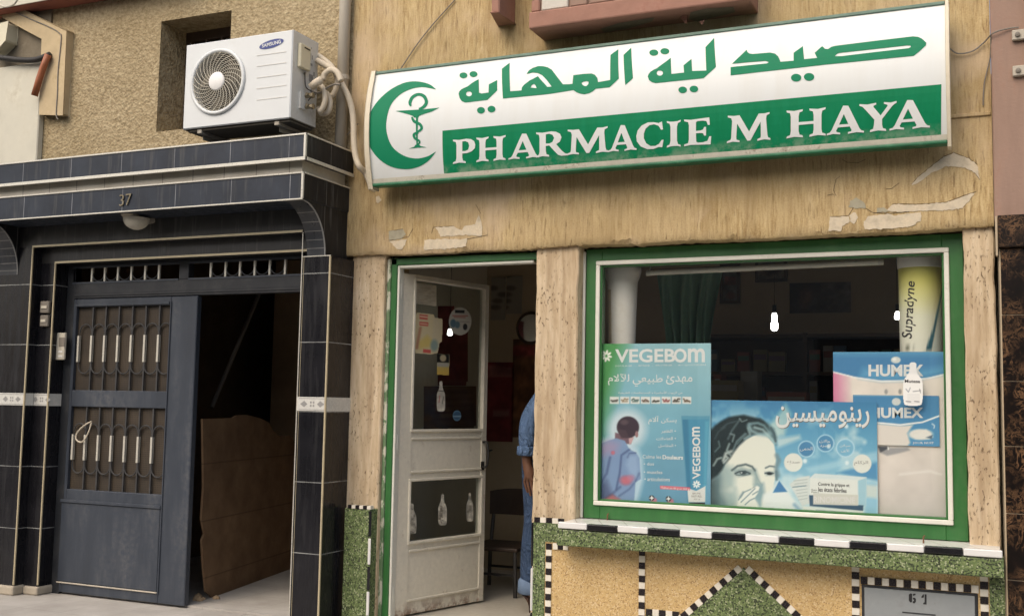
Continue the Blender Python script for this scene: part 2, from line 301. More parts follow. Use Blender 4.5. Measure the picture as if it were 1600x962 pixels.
# ---------------------------------------------------------------- mesh building
class MB:
    def __init__(s): s.v = []; s.f = []; s.mi = []; s.col = None
    def add(s, vs, fs, m=0):
        b = len(s.v); s.v += [tuple(v) for v in vs]; s.f += [tuple(b+i for i in f) for f in fs]; s.mi += [m]*len(fs); return s
    def box(s, x0, x1, y0, y1, z0, z1, m=0):
        x0, x1 = sorted((x0, x1)); y0, y1 = sorted((y0, y1)); z0, z1 = sorted((z0, z1))
        return s.add([(x0, y0, z0), (x1, y0, z0), (x1, y1, z0), (x0, y1, z0), (x0, y0, z1), (x1, y0, z1), (x1, y1, z1), (x0, y1, z1)],
                     [(0, 3, 2, 1), (4, 5, 6, 7), (0, 1, 5, 4), (1, 2, 6, 5), (2, 3, 7, 6), (3, 0, 4, 7)], m)
    def obox(s, o, ex, ey, ez, m=0):            # box from a corner and three edge vectors
        o, ex, ey, ez = map(Vector, (o, ex, ey, ez))
        vs = [o, o+ex, o+ex+ey, o+ey, o+ez, o+ex+ez, o+ex+ey+ez, o+ey+ez]
        return s.add(vs, [(0, 3, 2, 1), (4, 5, 6, 7), (0, 1, 5, 4), (1, 2, 6, 5), (2, 3, 7, 6), (3, 0, 4, 7)], m)
    def prism(s, pts, d, m=0):                   # closed 3-D outline swept by d
        pts = [Vector(p) for p in pts]; d = Vector(d); n = len(pts)
        tri = tessellate_polygon([pts])
        vs = pts+[p+d for p in pts]
        fs = [tuple(t) for t in tri]+[tuple(i+n for i in reversed(t)) for t in tri]+[(i, (i+1) % n, n+(i+1) % n, n+i) for i in range(n)]
        return s.add(vs, fs, m)
    def tube(s, pts, r, n=8, m=0, cap=True, smoothpath=0):
        pts = [Vector(p) for p in pts]
        if smoothpath: pts = spline(pts, smoothpath)
        rs = r if isinstance(r, (list, tuple)) else [r]*len(pts)
        if len(rs) != len(pts): rs = [rs[0]+(rs[-1]-rs[0])*i/(len(pts)-1) for i in range(len(pts))]
        vs = []; prev = None
        for i, p in enumerate(pts):
            t = (pts[min(i+1, len(pts)-1)]-pts[max(i-1, 0)]).normalized()
            a = prev if prev is not None else (Vector((0, 0, 1)) if abs(t.z) < .9 else Vector((1, 0, 0)))
            a = (a-t*a.dot(t)).normalized(); prev = a; b = t.cross(a)
            for k in range(n):
                q = 2*math.pi*k/n; vs.append(p+(a*math.cos(q)+b*math.sin(q))*rs[i])
        fs = [(i*n+k, i*n+(k+1) % n, (i+1)*n+(k+1) % n, (i+1)*n+k) for i in range(len(pts)-1) for k in range(n)]
        if cap: fs += [tuple(reversed(range(n))), tuple((len(pts)-1)*n+k for k in range(n))]
        return s.add(vs, fs, m)
    def lathe(s, o, prof, n=28, m=0, axis='z', arc=(0, 2*math.pi)):
        o = Vector(o); vs = []; full = abs(arc[1]-arc[0]-2*math.pi) < 1e-6; k = n if full else n+1
        for r, h in prof:
            for i in range(k):
                q = arc[0]+(arc[1]-arc[0])*i/n; a, b = r*math.cos(q), r*math.sin(q)
                vs.append(o+(Vector((a, b, h)) if axis == 'z' else Vector((a, h, b))))
        fs = []
        for j in range(len(prof)-1):
            for i in range(n):
                i2 = (i+1) % k; f = (j*k+i, j*k+i2, (j+1)*k+i2, (j+1)*k+i); fs.append(f if axis == 'z' else tuple(reversed(f)))
        return s.add(vs, fs, m)
    def flat(s, outer, holes=(), to3=None, m=0):
        """a filled outline with holes; to3 puts a 2-D point into space"""
        loops = [[Vector((a, b, 0)) for a, b in l] for l in (outer, *holes)]
        tri = tessellate_polygon(loops); allp = [p for l in loops for p in l]
        fs = []
        for t in tri:
            a, b, c = (to3(allp[i].x, allp[i].y) for i in t)
            n = (b-a).cross(c-a); fs.append(tuple(t) if n.y < 0 else tuple(reversed(t)))
        return s.add([to3(p.x, p.y) for p in allp], fs, m)
    def build(s, name, mats, parent=None, bevel=0, smooth=False, at=None, seg=1, auto=None):
        me = bpy.data.meshes.new(name)
        off = Vector(parent['_base']) if parent is not None and '_base' in parent else Vector((0, 0, 0))
        if at is not None: off = Vector(at)
        base = off
        loc = Vector((0, 0, 0))
        if parent is not None:
            q = parent; tot = Vector((0, 0, 0))
            base = Vector(parent.get('_world', (0, 0, 0)))
            rel = Vector((0, 0, 0))
        me.from_pydata([tuple(Vector(v)-base) for v in s.v], [], s.f)
        for mm in (mats if isinstance(mats, (list, tuple)) else [mats]): me.materials.append(M[mm] if isinstance(mm, str) else mm)
        for p, k in zip(me.polygons, s.mi): p.material_index = k
        me.validate(); me.update()
        if smooth: me.shade_smooth()
        if auto is not None:
            me.shade_smooth(); me.set_sharp_from_angle(angle=R(auto))
        o = bpy.data.objects.new(name, me); C.objects.link(o)
        if parent is not None: o.parent = parent
        else: o.location = base
        o['_world'] = tuple(base)
        if bevel:
            b = o.modifiers.new('bevel', 'BEVEL'); b.width = bevel; b.segments = seg; b.limit_method = 'ANGLE'; b.angle_limit = R(40)
        return o
def spline(pts, k=6, closed=False):
    pts = [Vector(p) for p in pts]; n = len(pts); out = []
    rng = range(n if closed else n-1)
    for i in rng:
        g = (lambda j: pts[j % n]) if closed else (lambda j: pts[max(0, min(n-1, j))])
        a, b, c, d = g(i-1), g(i), g(i+1), g(i+2)
        for q in range(k):
            t = q/k; out.append(.5*((2*b)+(c-a)*t+(2*a-5*b+4*c-d)*t*t+(3*b-a-3*c+d)*t**3))
    if not closed: out.append(pts[-1])
    return out
def sp2(pts, k=4): return [(p.x, p.y) for p in spline([(a, b, 0) for a, b in pts], k, True)]
def tag(o, label=None, cat=None, group=None, kind=None):
    for k, v in (('label', label), ('category', cat), ('group', group), ('kind', kind)):
        if v: o[k] = v
    return o
def thing(name, label, cat, loc, group=None):
    o = bpy.data.objects.new(name, None); C.objects.link(o); o.location = loc; o.empty_display_size = .1
    o['_world'] = tuple(loc); return tag(o, label, cat, group)
def ell(cx, cy, rx, ry, n=20): return [(cx+rx*math.cos(2*math.pi*i/n), cy+ry*math.sin(2*math.pi*i/n)) for i in range(n)]
def stroke2(pts, wd, k=5):
    """outline of a brush stroke through 2-D points"""
    pts = spline([(a, b, 0) for a, b in pts], k); n = len(pts)
    ws = wd if isinstance(wd, (list, tuple)) else [wd, wd]
    l, r = [], []
    for i, p in enumerate(pts):
        t = (pts[min(i+1, n-1)]-pts[max(i-1, 0)]).normalized(); nn = Vector((-t.y, t.x, 0))
        u = i/(n-1)*(len(ws)-1); j = min(int(u), len(ws)-2); h = (ws[j]+(ws[j+1]-ws[j])*(u-j))/2
        l.append(((p+nn*h).x, (p+nn*h).y)); r.append(((p-nn*h).x, (p-nn*h).y))
    return l+r[::-1]
def onY(Y): return lambda px, py: P(px, py, Y)

# lettering ------------------------------------------------------
_AR = {'ا': 'FE8D', 'أ': 'FE83', 'آ': 'FE81', 'إ': 'FE87', 'ب': 'FE8F', 'ة': 'FE93', 'ت': 'FE95', 'ث': 'FE99', 'ج': 'FE9D', 'ح': 'FEA1', 'خ': 'FEA5', 'د': 'FEA9', 'ذ': 'FEAB', 'ر': 'FEAD',
       'ز': 'FEAF', 'س': 'FEB1', 'ش': 'FEB5', 'ص': 'FEB9', 'ض': 'FEBD', 'ط': 'FEC1', 'ظ': 'FEC5', 'ع': 'FEC9', 'غ': 'FECD', 'ف': 'FED1', 'ق': 'FED5', 'ك': 'FED9', 'ل': 'FEDD', 'م': 'FEE1',
       'ن': 'FEE5', 'ه': 'FEE9', 'و': 'FEED', 'ى': 'FEEF', 'ي': 'FEF1', 'ئ': 'FE89'}
_NOJOIN = set('اأآإدذرزوةى')
_LA = {'آ': 'FEF5', 'أ': 'FEF7', 'إ': 'FEF9', 'ا': 'FEFB'}
def arabic(t):
    """joined letter forms in drawing order, left to right"""
    out = []; i = 0; prev = False
    while i < len(t):
        c = t[i]
        if c == 'ل' and i+1 < len(t) and t[i+1] in _LA:
            out.append(chr(int(_LA[t[i+1]], 16)+(1 if prev else 0))); prev = False; i += 2; continue
        if c not in _AR: out.append(c); prev = False; i += 1; continue
        nxt = i+1 < len(t) and t[i+1] in _AR and c not in _NOJOIN
        b = int(_AR[c], 16)
        if c in _NOJOIN: f = 1 if prev else 0
        else: f = 3 if prev and nxt else (2 if nxt else (1 if prev else 0))
        out.append(chr(b+f)); prev = nxt; i += 1
    return ''.join(reversed(out))
_tc = {}
def glyphs(t, bold=0.0, res=3, shear=0.0):
    key = (t, bold, res, shear)
    if key not in _tc:
        c = bpy.data.curves.new('lettering', 'FONT'); c.body = t; c.offset = bold; c.resolution_u = res; c.shear = shear
        o = bpy.data.objects.new('lettering', c); C.objects.link(o)
        ev = o.evaluated_get(bpy.context.evaluated_depsgraph_get()); m = ev.to_mesh()
        vs = [(v.co.x, v.co.y) for v in m.vertices]; fs = [tuple(p.vertices) for p in m.polygons]
        ev.to_mesh_clear(); bpy.data.objects.remove(o); bpy.data.curves.remove(c)
        _tc[key] = (vs, fs)
    return _tc[key]
def text(mb, t, quad, to3, bold=0.0, res=3, m=0, shear=0.0):
    """quad: photo points of the ink box TL, TR, BR, BL"""
    vs, fs = glyphs(t, bold, res, shear)
    if not vs: return
    xs = [a for a, b in vs]; ys = [b for a, b in vs]; x0, x1, y0, y1 = min(xs), max(xs), min(ys), max(ys)
    (ax, ay), (bx, by), (cx, cy), (dx, dy) = quad; out = []
    for a, b in vs:
        u = (a-x0)/(x1-x0 or 1); v = (y1-b)/(y1-y0 or 1)
        out.append(to3((ax*(1-u)+bx*u)*(1-v)+(dx*(1-u)+cx*u)*v, (ay*(1-u)+by*u)*(1-v)+(dy*(1-u)+cy*u)*v))
    fo = []
    for f in fs:
        a, b, c = (out[i] for i in f[:3]); fo.append(f if (b-a).cross(c-a).y < 0 else tuple(reversed(f)))
    mb.add(out, fo, m)
def tq(x0, y0, x1, y1, s0=0.0, s1=None):        # text box whose top/bottom run at slopes s0 / s1
    s1 = s0 if s1 is None else s1; d = x1-x0
    return [(x0, y0), (x1, y0+s0*d), (x1, y1+s1*d), (x0, y1)]

# printed pictures: ink colours on a fine grid of the card --------
class Ink:
    def __init__(s, X, Y): s.X, s.Y = X, Y; s.c = np.zeros((len(X), 3))
    def mixin(s, a, c): a = a[:, None]; s.c = s.c*(1-a)+np.array(c, float)[None, :]*a; return s
    def fill(s, c): s.c[:] = c; return s
    def grad(s, p0, c0, p1, c1):
        d = np.array(p1, float)-np.array(p0); t = np.clip(((s.X-p0[0])*d[0]+(s.Y-p0[1])*d[1])/(d@d), 0, 1)[:, None]
        s.c = np.array(c0)[None]*(1-t)+np.array(c1)[None]*t; return s
    def wash(s, p0, p1, c, a0=0., a1=1.):
        d = np.array(p1, float)-np.array(p0); t = np.clip(((s.X-p0[0])*d[0]+(s.Y-p0[1])*d[1])/(d@d), 0, 1)
        return s.mixin(a0+(a1-a0)*t, c)
    def sd(s, pts):
        n = len(pts); d = np.full(len(s.X), 1e9); ins = np.zeros(len(s.X), bool)
        for i in range(n):
            (x0, y0), (x1, y1) = pts[i], pts[(i+1) % n]; ex, ey = x1-x0, y1-y0
            t = np.clip(((s.X-x0)*ex+(s.Y-y0)*ey)/(ex*ex+ey*ey+1e-9), 0, 1)
            d = np.minimum(d, np.hypot(s.X-x0-t*ex, s.Y-y0-t*ey))
            if y0 != y1: ins ^= ((y0 > s.Y) != (y1 > s.Y)) & (s.X < ex*(s.Y-y0)/ey+x0)
        return np.where(ins, -d, d)
    def poly(s, pts, c, f=1., a=1.):
        return s.mixin(np.clip(.5-s.sd(pts)/f, 0, 1)*a, c)
    def ell(s, cx, cy, rx, ry, c, f=.3, a=1., rot=0.):
        q = R(rot); dx, dy = s.X-cx, s.Y-cy; u = (dx*math.cos(q)+dy*math.sin(q))/rx; v = (-dx*math.sin(q)+dy*math.cos(q))/ry
        return s.mixin(np.clip((1-np.hypot(u, v))/f+.5, 0, 1)*a, c)
    def ring(s, cx, cy, r, wd, c, a=1.):
        return s.mixin(np.clip(1-np.abs(np.hypot(s.X-cx, s.Y-cy)-r)/wd, 0, 1)*a, c)
    def stroke(s, pts, wd, c, f=1., a=1.):
        d = np.full(len(s.X), 1e9)
        for (x0, y0), (x1, y1) in zip(pts, pts[1:]):
            ex, ey = x1-x0, y1-y0; t = np.clip(((s.X-x0)*ex+(s.Y-y0)*ey)/(ex*ex+ey*ey+1e-9), 0, 1)
            d = np.minimum(d, np.hypot(s.X-x0-t*ex, s.Y-y0-t*ey))
        return s.mixin(np.clip(.5-(d-wd/2)/f, 0, 1)*a, c)
    def mottle(s, size, amp, seed=1, c=None, thr=0.):
        rs = np.random.RandomState(seed); v = np.zeros(len(s.X))
        for o in range(4):
            sz = size/2**o; gx, gy = s.X/sz, s.Y/sz; ix, iy = np.floor(gx).astype(int), np.floor(gy).astype(int)
            fx, fy = gx-ix, gy-iy; fx = fx*fx*(3-2*fx); fy = fy*fy*(3-2*fy); T = rs.rand(64, 64)
            g = lambda a, b: T[(ix+a) % 64, (iy+b) % 64]
            v += ((g(0, 0)*(1-fx)+g(1, 0)*fx)*(1-fy)+(g(0, 1)*(1-fx)+g(1, 1)*fx)*fy-.5)*.6**o
        if c is None: s.c = s.c*(1+v[:, None]*amp); return s
        return s.mixin(np.clip((v-thr)*3, 0, 1)*amp, c)
def card(name, x0, x1, z0, z1, y, nx, nz, draw, mat, parent, thick=.004, to3=None, inv=None):
    """a printed card: front carries the ink grid, plus plain edges and back"""
    xs = np.linspace(x0, x1, nx+1); zs = np.linspace(z0, z1, nz+1)
    vs = [(a, y, b) for b in zs for a in xs]
    pj = np.array([proj(*v) for v in vs]); ink = Ink(pj[:, 0], pj[:, 1]); draw(ink)
    k = nx+1
    fs = [(j*k+i, j*k+i+1, (j+1)*k+i+1, (j+1)*k+i) for j in range(nz) for i in range(nx)]
    b = len(vs); e = .0005
    vs += [(x0, y+e, z0), (x1, y+e, z0), (x1, y+e, z1), (x0, y+e, z1), (x0, y+thick, z0), (x1, y+thick, z0), (x1, y+thick, z1), (x0, y+thick, z1)]
    fs += [(b, b+4, b+5, b+1), (b+1, b+5, b+6, b+2), (b+2, b+6, b+7, b+3), (b+3, b+7, b+4, b), (b+4, b+7, b+6, b+5)]
    col = np.ones((len(vs), 4)); col[:, :3] = .6
    q = np.clip(ink.c, 0, 255)/255; q = np.where(q <= .04045, q/12.92, ((q+.055)/1.055)**2.4); col[:b, :3] = q
    me = bpy.data.meshes.new(name); base = Vector(parent['_world']) if parent is not None else Vector((x0, y, z0))
    me.from_pydata([tuple(Vector(v)-base) for v in vs], [], fs); me.materials.append(M[mat])
    at = me.color_attributes.new('ink', 'FLOAT_COLOR', 'POINT'); at.data.foreach_set('color', col.ravel().astype(np.float32))
    o = bpy.data.objects.new(name, me); C.objects.link(o)
    if parent is not None: o.parent = parent
    else: o.location = base
    o['_world'] = tuple(base)
    return o

# ================================================================ the ground
MB().box(-12, 6, 2.6, 5.6, -.15, 0).build('pavement', 'paving'); tag(bpy.data.objects['pavement'], kind='structure')
tag(MB().box(-12, 6, 2.44, 2.595, -.16, .004).build('kerb', 'kerb', bevel=.015), kind='structure')
tag(MB().add([(-60, -60, -.154), (60, -60, -.154), (60, 2.45, -.154), (-60, 2.45, -.154)], [(0, 1, 2, 3)]).build('road', 'asphalt'), kind='structure')
tag(MB().add([(-80, -80, -.2), (80, -80, -.2), (80, 80, -.2), (-80, 80, -.2)], [(0, 1, 2, 3)]).build('ground', 'kerb'), kind='structure')

# the house across the street (seen only in the panes)
ob = thing('terraced_house', 'ochre terraced house with dark shutters across the street', 'house', (-4, -9, 0))
mb = MB(); mb.box(-16, 8, -10, -9, -.15, 6.2); mb.build('wall', 'opp', ob)
mb = MB(); mb.box(-16.1, 8.1, -10, -8.8, 6.2, 6.45); mb.build('cornice', 'kerb', ob)
for k in range(6):
    x = -14.5+k*3.9
    f = MB().box(x, x+1.1, -9.02, -8.96, 3.9, 5.4).build('window', 'opp_dark', ob)
    MB().box(x, x+1.8, -9.02, -8.96, -.14, 2.4).build('shutter', 'opp_dark', ob)

# ================================================================ the pharmacy building
ZL = P(1000, 379.5, 5.0).z                 # lower edge of the lintel
ph = thing('pharmacy_building', 'tan plaster pharmacy building with a glazed shop front and green terrazzo base', 'building', (-1.6, 5.0, 0))
XR = P(1551, 250, 5.0).x
def rough_edge_wall(x0, x1, y, z0, z1, depth, amp, nx=160, seed=3):
    """wall slab whose lower front edge is chipped"""
    rs = random.Random(seed); mb = MB(); zs = [z0, z0+.012, z0+.05, z1]; vs = []
    jit = [rs.gauss(0, 1) for _ in range(nx+1)]
    for i in range(nx+1):
        x = x0+(x1-x0)*i/nx; j = amp*(.6*math.sin(i*.21)+.5*math.sin(i*.077+2)+.5*jit[i]); c = max(0, amp*2.2*jit[(i*7) % nx]-.006)
        vs += [(x, y+depth, z0), (x, y+.008+c, z0+j), (x, y+.001, z0+.012+j+c), (x, y, z0+.05), (x, y, z1)]
    fs = [(5*i+k, 5*i+5+k, 5*i+6+k, 5*i+1+k) for i in range(nx) for k in range(4)]
    return mb.add(vs, fs)
rough_edge_wall(-3.225, XR, 5.0, ZL, 4.2, .32, .004).build('upper_wall', 'comb', ph, auto=35)
mb = MB(); mb.box(P(1483, 180, 4.995).x, XR-.004, 4.991, 5.001, P(1500, 184, 4.995).z, P(1500, 178, 4.995).z)
mb.build('plaster_seam', 'comb', ph, bevel=.003)
# patches where the top coat has fallen off (bare layers, a few millimetres proud of the wall core)
Z1 = lambda p: L(5.161, 1250, 220, p); Z2 = lambda p: L(3.902, 550, 280, p)
patches = [
    ('patch', Z1([(900, 355), (945, 300), (1050, 215), (1160, 130), (1240, 98), (1370, 150), (1430, 195), (1450, 310), (1410, 260), (1330, 215), (1180, 205), (1060, 260), (960, 335)])),
    ('patch', Z1([(740, 520), (760, 510), (940, 515), (1180, 498), (1320, 445), (1420, 412), (1310, 540), (1180, 560), (880, 570), (740, 572), (700, 560), (712, 545)])),
    ('patch', Z1([(515, 650), (545, 610), (720, 588), (760, 600), (980, 575), (975, 640), (900, 690), (700, 710), (520, 712)])),
    ('patch', Z1([(240, 615), (390, 608), (400, 650), (340, 690), (330, 725), (230, 728)])),
    ('patch', Z1([(400, 607), (440, 575), (470, 620), (432, 672), (404, 650)])),
    ('patch_grey', Z1([(390, 540), (410, 480), (460, 458), (520, 505), (530, 545), (430, 540)])),
    ('patch_grey', Z1([(622, 540), (670, 538), (735, 570), (622, 578)])),
    ('patch_grey', Z2([(225, 320), (310, 305), (330, 335), (300, 362), (225, 370)])),
    ('patch', Z2([(225, 378), (335, 365), (320, 400), (300, 432), (285, 425), (262, 415)])),
    ('patch', Z2([(440, 375), (470, 365), (700, 365), (695, 410), (560, 425), (440, 432)])),
    ('patch', Z2([(510, 293), (620, 287), (640, 300), (670, 310), (690, 285), (750, 275), (770, 215), (790, 270), (793, 345), (690, 338), (540, 350)])),
    ('patch', Z2([(148, 110), (165, 105), (178, 130), (160, 147), (147, 140)]))]
for mname, pts in patches:
    rs = random.Random(len(pts)); dense = []
    for i, (a, b) in enumerate(pts):
        c, d = pts[(i+1) % len(pts)]; k = max(2, int(math.hypot(c-a, d-b)/3))
        for q in range(k): dense.append((a+(c-a)*q/k+rs.gauss(0, .55), b+(d-b)*q/k+rs.gauss(0, .55)))
    mb = MB(); mb.flat(dense, (), onY(4.9978)); mb.build('peeled_patch', mname, ph)
# cracks and torn rims of the peeled coat, rims painted dark to look recessed
for ln in [Z1([(900, 352), (945, 297), (1050, 212), (1160, 127), (1240, 95), (1370, 147), (1432, 192)]), Z1([(1360, 225), (1410, 260), (1452, 315)]), Z1([(740, 517), (760, 507), (940, 512), (1180, 495), (1320, 442), (1422, 409)]),
           Z1([(530, 545), (590, 580), (720, 585), (880, 572)]), Z1([(240, 612), (390, 605), (430, 540)]), Z1([(220, 440), (260, 430), (292, 445), (270, 400), (290, 310), (320, 290)]), Z1([(340, 150), (380, 175), (470, 178), (530, 150)]),
           Z2([(225, 318), (310, 303)]), Z2([(225, 374), (345, 350), (372, 300)]), Z2([(485, 330), (495, 293), (620, 285)]), Z2([(755, 155), (785, 210)]), Z2([(700, 365), (790, 348), (825, 340)]), Z1([(690, 390), (740, 385), (800, 340)])]:
    mb = MB(); mb.tube([P(a, b, 4.9985) for a, b in ln], .0009, 5); mb.build('crack', 'gap', ph)
# pillars between the openings
for xa, xb in ((P(548, 500, 5.03).x, P(599, 500, 5.03).x), (P(836.5, 500, 5.03).x, P(902.5, 500, 5.03).x), (P(1507, 500, 5.03).x, XR)):
    mb = MB(); n = 26; zt = ZL+.02; vs = []; rs = random.Random(int(xa*100))
    for i in range(n+1):
        z = zt*i/n; a, b = (rs.gauss(0, .0022) for _ in '12')
        vs += [(xa+a, 5.3, z), (xa+a, 5.036, z), (xa+a+.006, 5.03, z), (xb+b-.006, 5.03, z), (xb+b, 5.036, z), (xb+b, 5.3, z)]
    mb.add(vs, [(6*i+k, 6*i+k+1, 6*i+k+7, 6*i+k+6) for i in range(n) for k in range(5)]); mb.build('pillar', 'pillar', ph)
# pink ledge and bracket over the sign
lg = MB(); xa, xb = -2.08, -.99; zb = ZC+1.853
lg.box(xa, xb, 4.8, 5.001, zb, zb+.085); lo = lg.build('balcony_ledge', 'ledge', ph, bevel=.008, seg=2)
st = MB(); x = xa; rs = random.Random(5); st.box(xa+.005, xb-.005, 4.83, 5.0, zb+.085, zb+.6, 0)
for wd, mk in ((.055, 2), (.15, 1), (.10, 0), (.13, 0), (.2, 1), (.12, 0), (.16, 0), (.1, 1)):
    st.box(x+.006, x+wd-.004, 4.815, 4.831, zb+.088, zb+.15, mk); st.box(x-.02 if x > xa+.02 else x+.006, x+wd-.03, 4.815, 4.831, zb+.156, zb+.22, (mk+1) % 3); x += wd
st.build('stone_facing', ['pink', 'white_stone', 'ledge'], lo, bevel=.006)
pa = MB(); Zp = lambda p: L(3.077, 720, 0, p)
for pts in ([(1095, 95), (1105, 60), (1180, 42), (1310, 35), (1320, 60), (1200, 90), (1150, 108)], [(670, 140), (760, 112), (930, 85), (920, 105), (800, 140), (690, 158)]):
    pa.flat(Zp(pts), (), lambda px, py: EYE+ray(px, py)*((zb-.0025-ZC)/ray(px, py).z))
for pts in ([(1055, 85), (1085, 120), (1092, 60)], [(1145, 105), (1160, 122), (1175, 95)], ):
    pa.flat(Zp(pts), (), lambda px, py: P(px, py, 4.9), 1)
pa.build('flaking_paint', ['darkplaster', 'ledge'], lo)
bk = MB(); bk.prism([(-2.284, 4.8, zb+.11), (-2.245, 4.8, zb+.11), (-2.242, 5.001, zb+.11), (-2.333, 5.001, zb+.11)], (0, 0, .5)); bk.build('bracket', 'ledge', ph, bevel=.006)
# interior shell
XI0, XI1, YI1, ZI1 = -3.32, .9, 9.0, 2.62
si = MB()
MB().box(XI0-.1, XI0, 5.32, 7.0, 0, ZI1).build('interior_wall', 'wall_lit', ph); si.box(XI1, XI1+.1, 5.0, YI1, 0, ZI1); si.box(XI0-.1, XI1+.1, YI1, YI1+.1, 0, ZI1)
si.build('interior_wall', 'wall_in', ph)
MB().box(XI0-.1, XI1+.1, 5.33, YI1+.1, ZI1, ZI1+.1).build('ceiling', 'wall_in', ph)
tag(MB().box(XI0, XI1, 5.04, YI1, .004, .035).build('shop_floor', 'floor_in'), kind='structure')
# the closed wall right of the display window
MB().box(XR, XI1, 5.3, 5.4, 0, ZI1).build('partition', 'wall_in', ph)
# -------- door frame and door
xs_a, xs_b = P(598, 500, 5.08).x, P(606.5, 500, 5.08).x
df = MB(); zt = P(720, 411, 5.08).z; xd0, xd1 = P(612, 500, 5.08).x, P(836, 500, 5.05).x
df.box(xd0, xd0+.036, 5.06, 5.12, .036, ZL-.012); df.box(xd0, xd1+.01, 5.06, 5.12, zt, ZL-.014)
dfo = df.build('door_frame', 'frame_green', ph, bevel=.004)
MB().box(xd0+.037, xd0+.05, 5.065, 5.115, .036, zt-.002).box(xd0+.05, xd1-.02, 5.065, 5.115, zt-.016, zt-.002).build('inner_frame', 'frame_white', dfo, bevel=.003)
MB().box(xs_b, xd0-.0005, 5.055, 5.12, .036, ZL-.016).build('chipped_strip', 'chip', dfo, bevel=.003)
MB().box(xs_a-.05, xs_b-.0005, 5.09, 5.14, .036, ZL-.01).box(xd0-.05, xd1+.1, 5.105, 5.145, ZL-.013, ZL+.03).build('dark_gap', 'gap', dfo)  # dark brown strips in the gap beside and above the frame
H0 = Vector((P(623, 425, 5.1).x, 5.1, .045)); Fv = Vector((-2.754, 5.81, .045)); DW = (Fv-H0).length; du = (Fv-H0).normalized(); dn = Vector((du.y, -du.x, 0))  # dn faces the viewer
door = bpy.data.objects.new('door', None)
def dp(px, py, off=0.0):                                    # photo point -> (u, z) on the door leaf
    p = PQ(px, py, H0, dn); return (p-H0).dot(du), p.z
def dpt(u, z, t=0.0): return H0+du*u+dn*t+Vector((0, 0, z-H0.z))
ztop = dp(625.6, 426)[1]
u0, u1 = .03, dp(756, 560)[0]
za, zb_ = dp(700, 444)[1], dp(700, 669)[1]
g_t = (dp(645, 436)[1]+dp(753, 454)[1])/2; g_b = (dp(641, 673)[1]+dp(750, 667)[1])/2; gu0 = dp(643, 560)[0]; gu1 = dp(751.5, 560)[0]
l_t = (dp(638, 755)[1]+dp(747.6, 742)[1])/2; l_b = (dp(635, 852)[1]+dp(746, 826)[1])/2
def slab(mb, ua, ub, z0, z1, t0, t1, m=0): mb.obox(dpt(ua, z0, t0), du*(ub-ua), dn*(t1-t0), (0, 0, z1-z0), m)
lf = MB(); T = .018
slab(lf, 0, gu0, .045, ztop, -T, T); slab(lf, gu1, DW, .045, ztop, -T, T)
slab(lf, gu0, gu1, g_t, ztop, -T, T); slab(lf, gu0, gu1, l_t, g_b, -T+.006, T-.006); slab(lf, gu0, gu1, .045, l_b, -T+.006, T-.006)
leaf = lf.build('door', 'door_white', ph, bevel=.003)
mo = MB()                                                    # raised beads round panes and panels
for z0, z1 in ((g_b, g_t), (l_b, l_t)):
    for a in ((gu0-.014, gu1+.014, z1, z1+.014), (gu0-.014, gu1+.014, z0-.014, z0), (gu0-.014, gu0, z0, z1), (gu1, gu1+.014, z0, z1)): slab(mo, *a, T-.006, T+.008)
for z in (g_b-.05, l_t+.05, l_b-.05, .12, ): slab(mo, gu0+.0, gu1-.0, z-.006, z+.006, T-.007, T+.004)
mo.build('beading', 'door_white', leaf, bevel=.002)
for z0, z1 in ((g_b, g_t), (l_b, l_t)):
    k = MB(); slab(k, gu0+.001, gu1-.001, z0+.001, z1-.001, -.002, .002); k.build('pane', 'door_glass', leaf)
hd = MB(); hu = DW-.035; hz0, hz1 = dp(757, 728)[1], dp(757, 690)[1]
hd.tube([dpt(hu, hz0, T), dpt(hu+.004, hz0+.004, T+.03), dpt(hu+.004, (hz0+hz1)/2, T+.042), dpt(hu+.004, hz1-.004, T+.03), dpt(hu, hz1, T)], .0065, 8, smoothpath=5)
hd.tube([dpt(hu, (hz0+hz1)/2+.02, T+.04), dpt(hu+.05, (hz0+hz1)/2+.025, T+.03)], .005, 8); slab(hd, hu-.012, hu+.012, hz0-.02, hz0+.03, T, T+.006)
hd.build('handle', 'blackcable', leaf, smooth=False)
for py in (455, 690, 925):
    z = dp(623, py)[1]; k = MB(); k.tube([dpt(-.004, z-.04, T+.004), dpt(-.004, z+.04, T+.004)], .009, 8); k.build('hinge', 'frame_white', leaf)
k = MB(); z = P(612, 690, 5.05).z
# -------- display window
YW = 5.10
wx0, wx1 = P(931, 409, YW-.012).x, P(1490, 821, YW-.012).x; wz1 = (P(931, 409, YW-.012).z+P(1481, 385, YW-.012).z)/2; wz0 = (P(928.4, 788, YW-.012).z+P(1490.6, 821, YW-.012).z)/2
gx0, gx1 = P(914, 600, YW).x, P(1509, 600, YW).x; gz0 = P(1515, 846, YW).z; gz1 = ZL-.006
wf = MB(); a = .03
wf.box(gx0, wx0+a, YW, YW+.05, gz0, gz1); wf.box(wx1-a, gx1, YW, YW+.05, gz0, gz1); wf.box(wx0+a, wx1-a, YW, YW+.05, wz1-a, gz1); wf.box(wx0+a, wx1-a, YW, YW+.05, gz0, wz0+a)
win = wf.build('window_frame', 'frame_green', ph, bevel=.003)
b = .021; fw = MB(); y0, y1 = YW-.012, YW+.02
fw.box(wx0, wx1, y0, YW-.0005, wz1-b, wz1); fw.box(wx0, wx1, y0, YW-.0005, wz0, wz0+b); fw.box(wx0, wx0+b, y0+.0004, YW-.0005, wz0+b, wz1-b); fw.box(wx1-b, wx1, y0+.0004, YW-.0005, wz0+b, wz1-b)
fw.build('inner_frame', 'frame_white', win, bevel=.003)
MB().box(wx0+a+.001, wx1-a-.001, YW+.004, YW+.009, wz0+a+.001, wz1-a-.001).build('pane', 'glass', win)
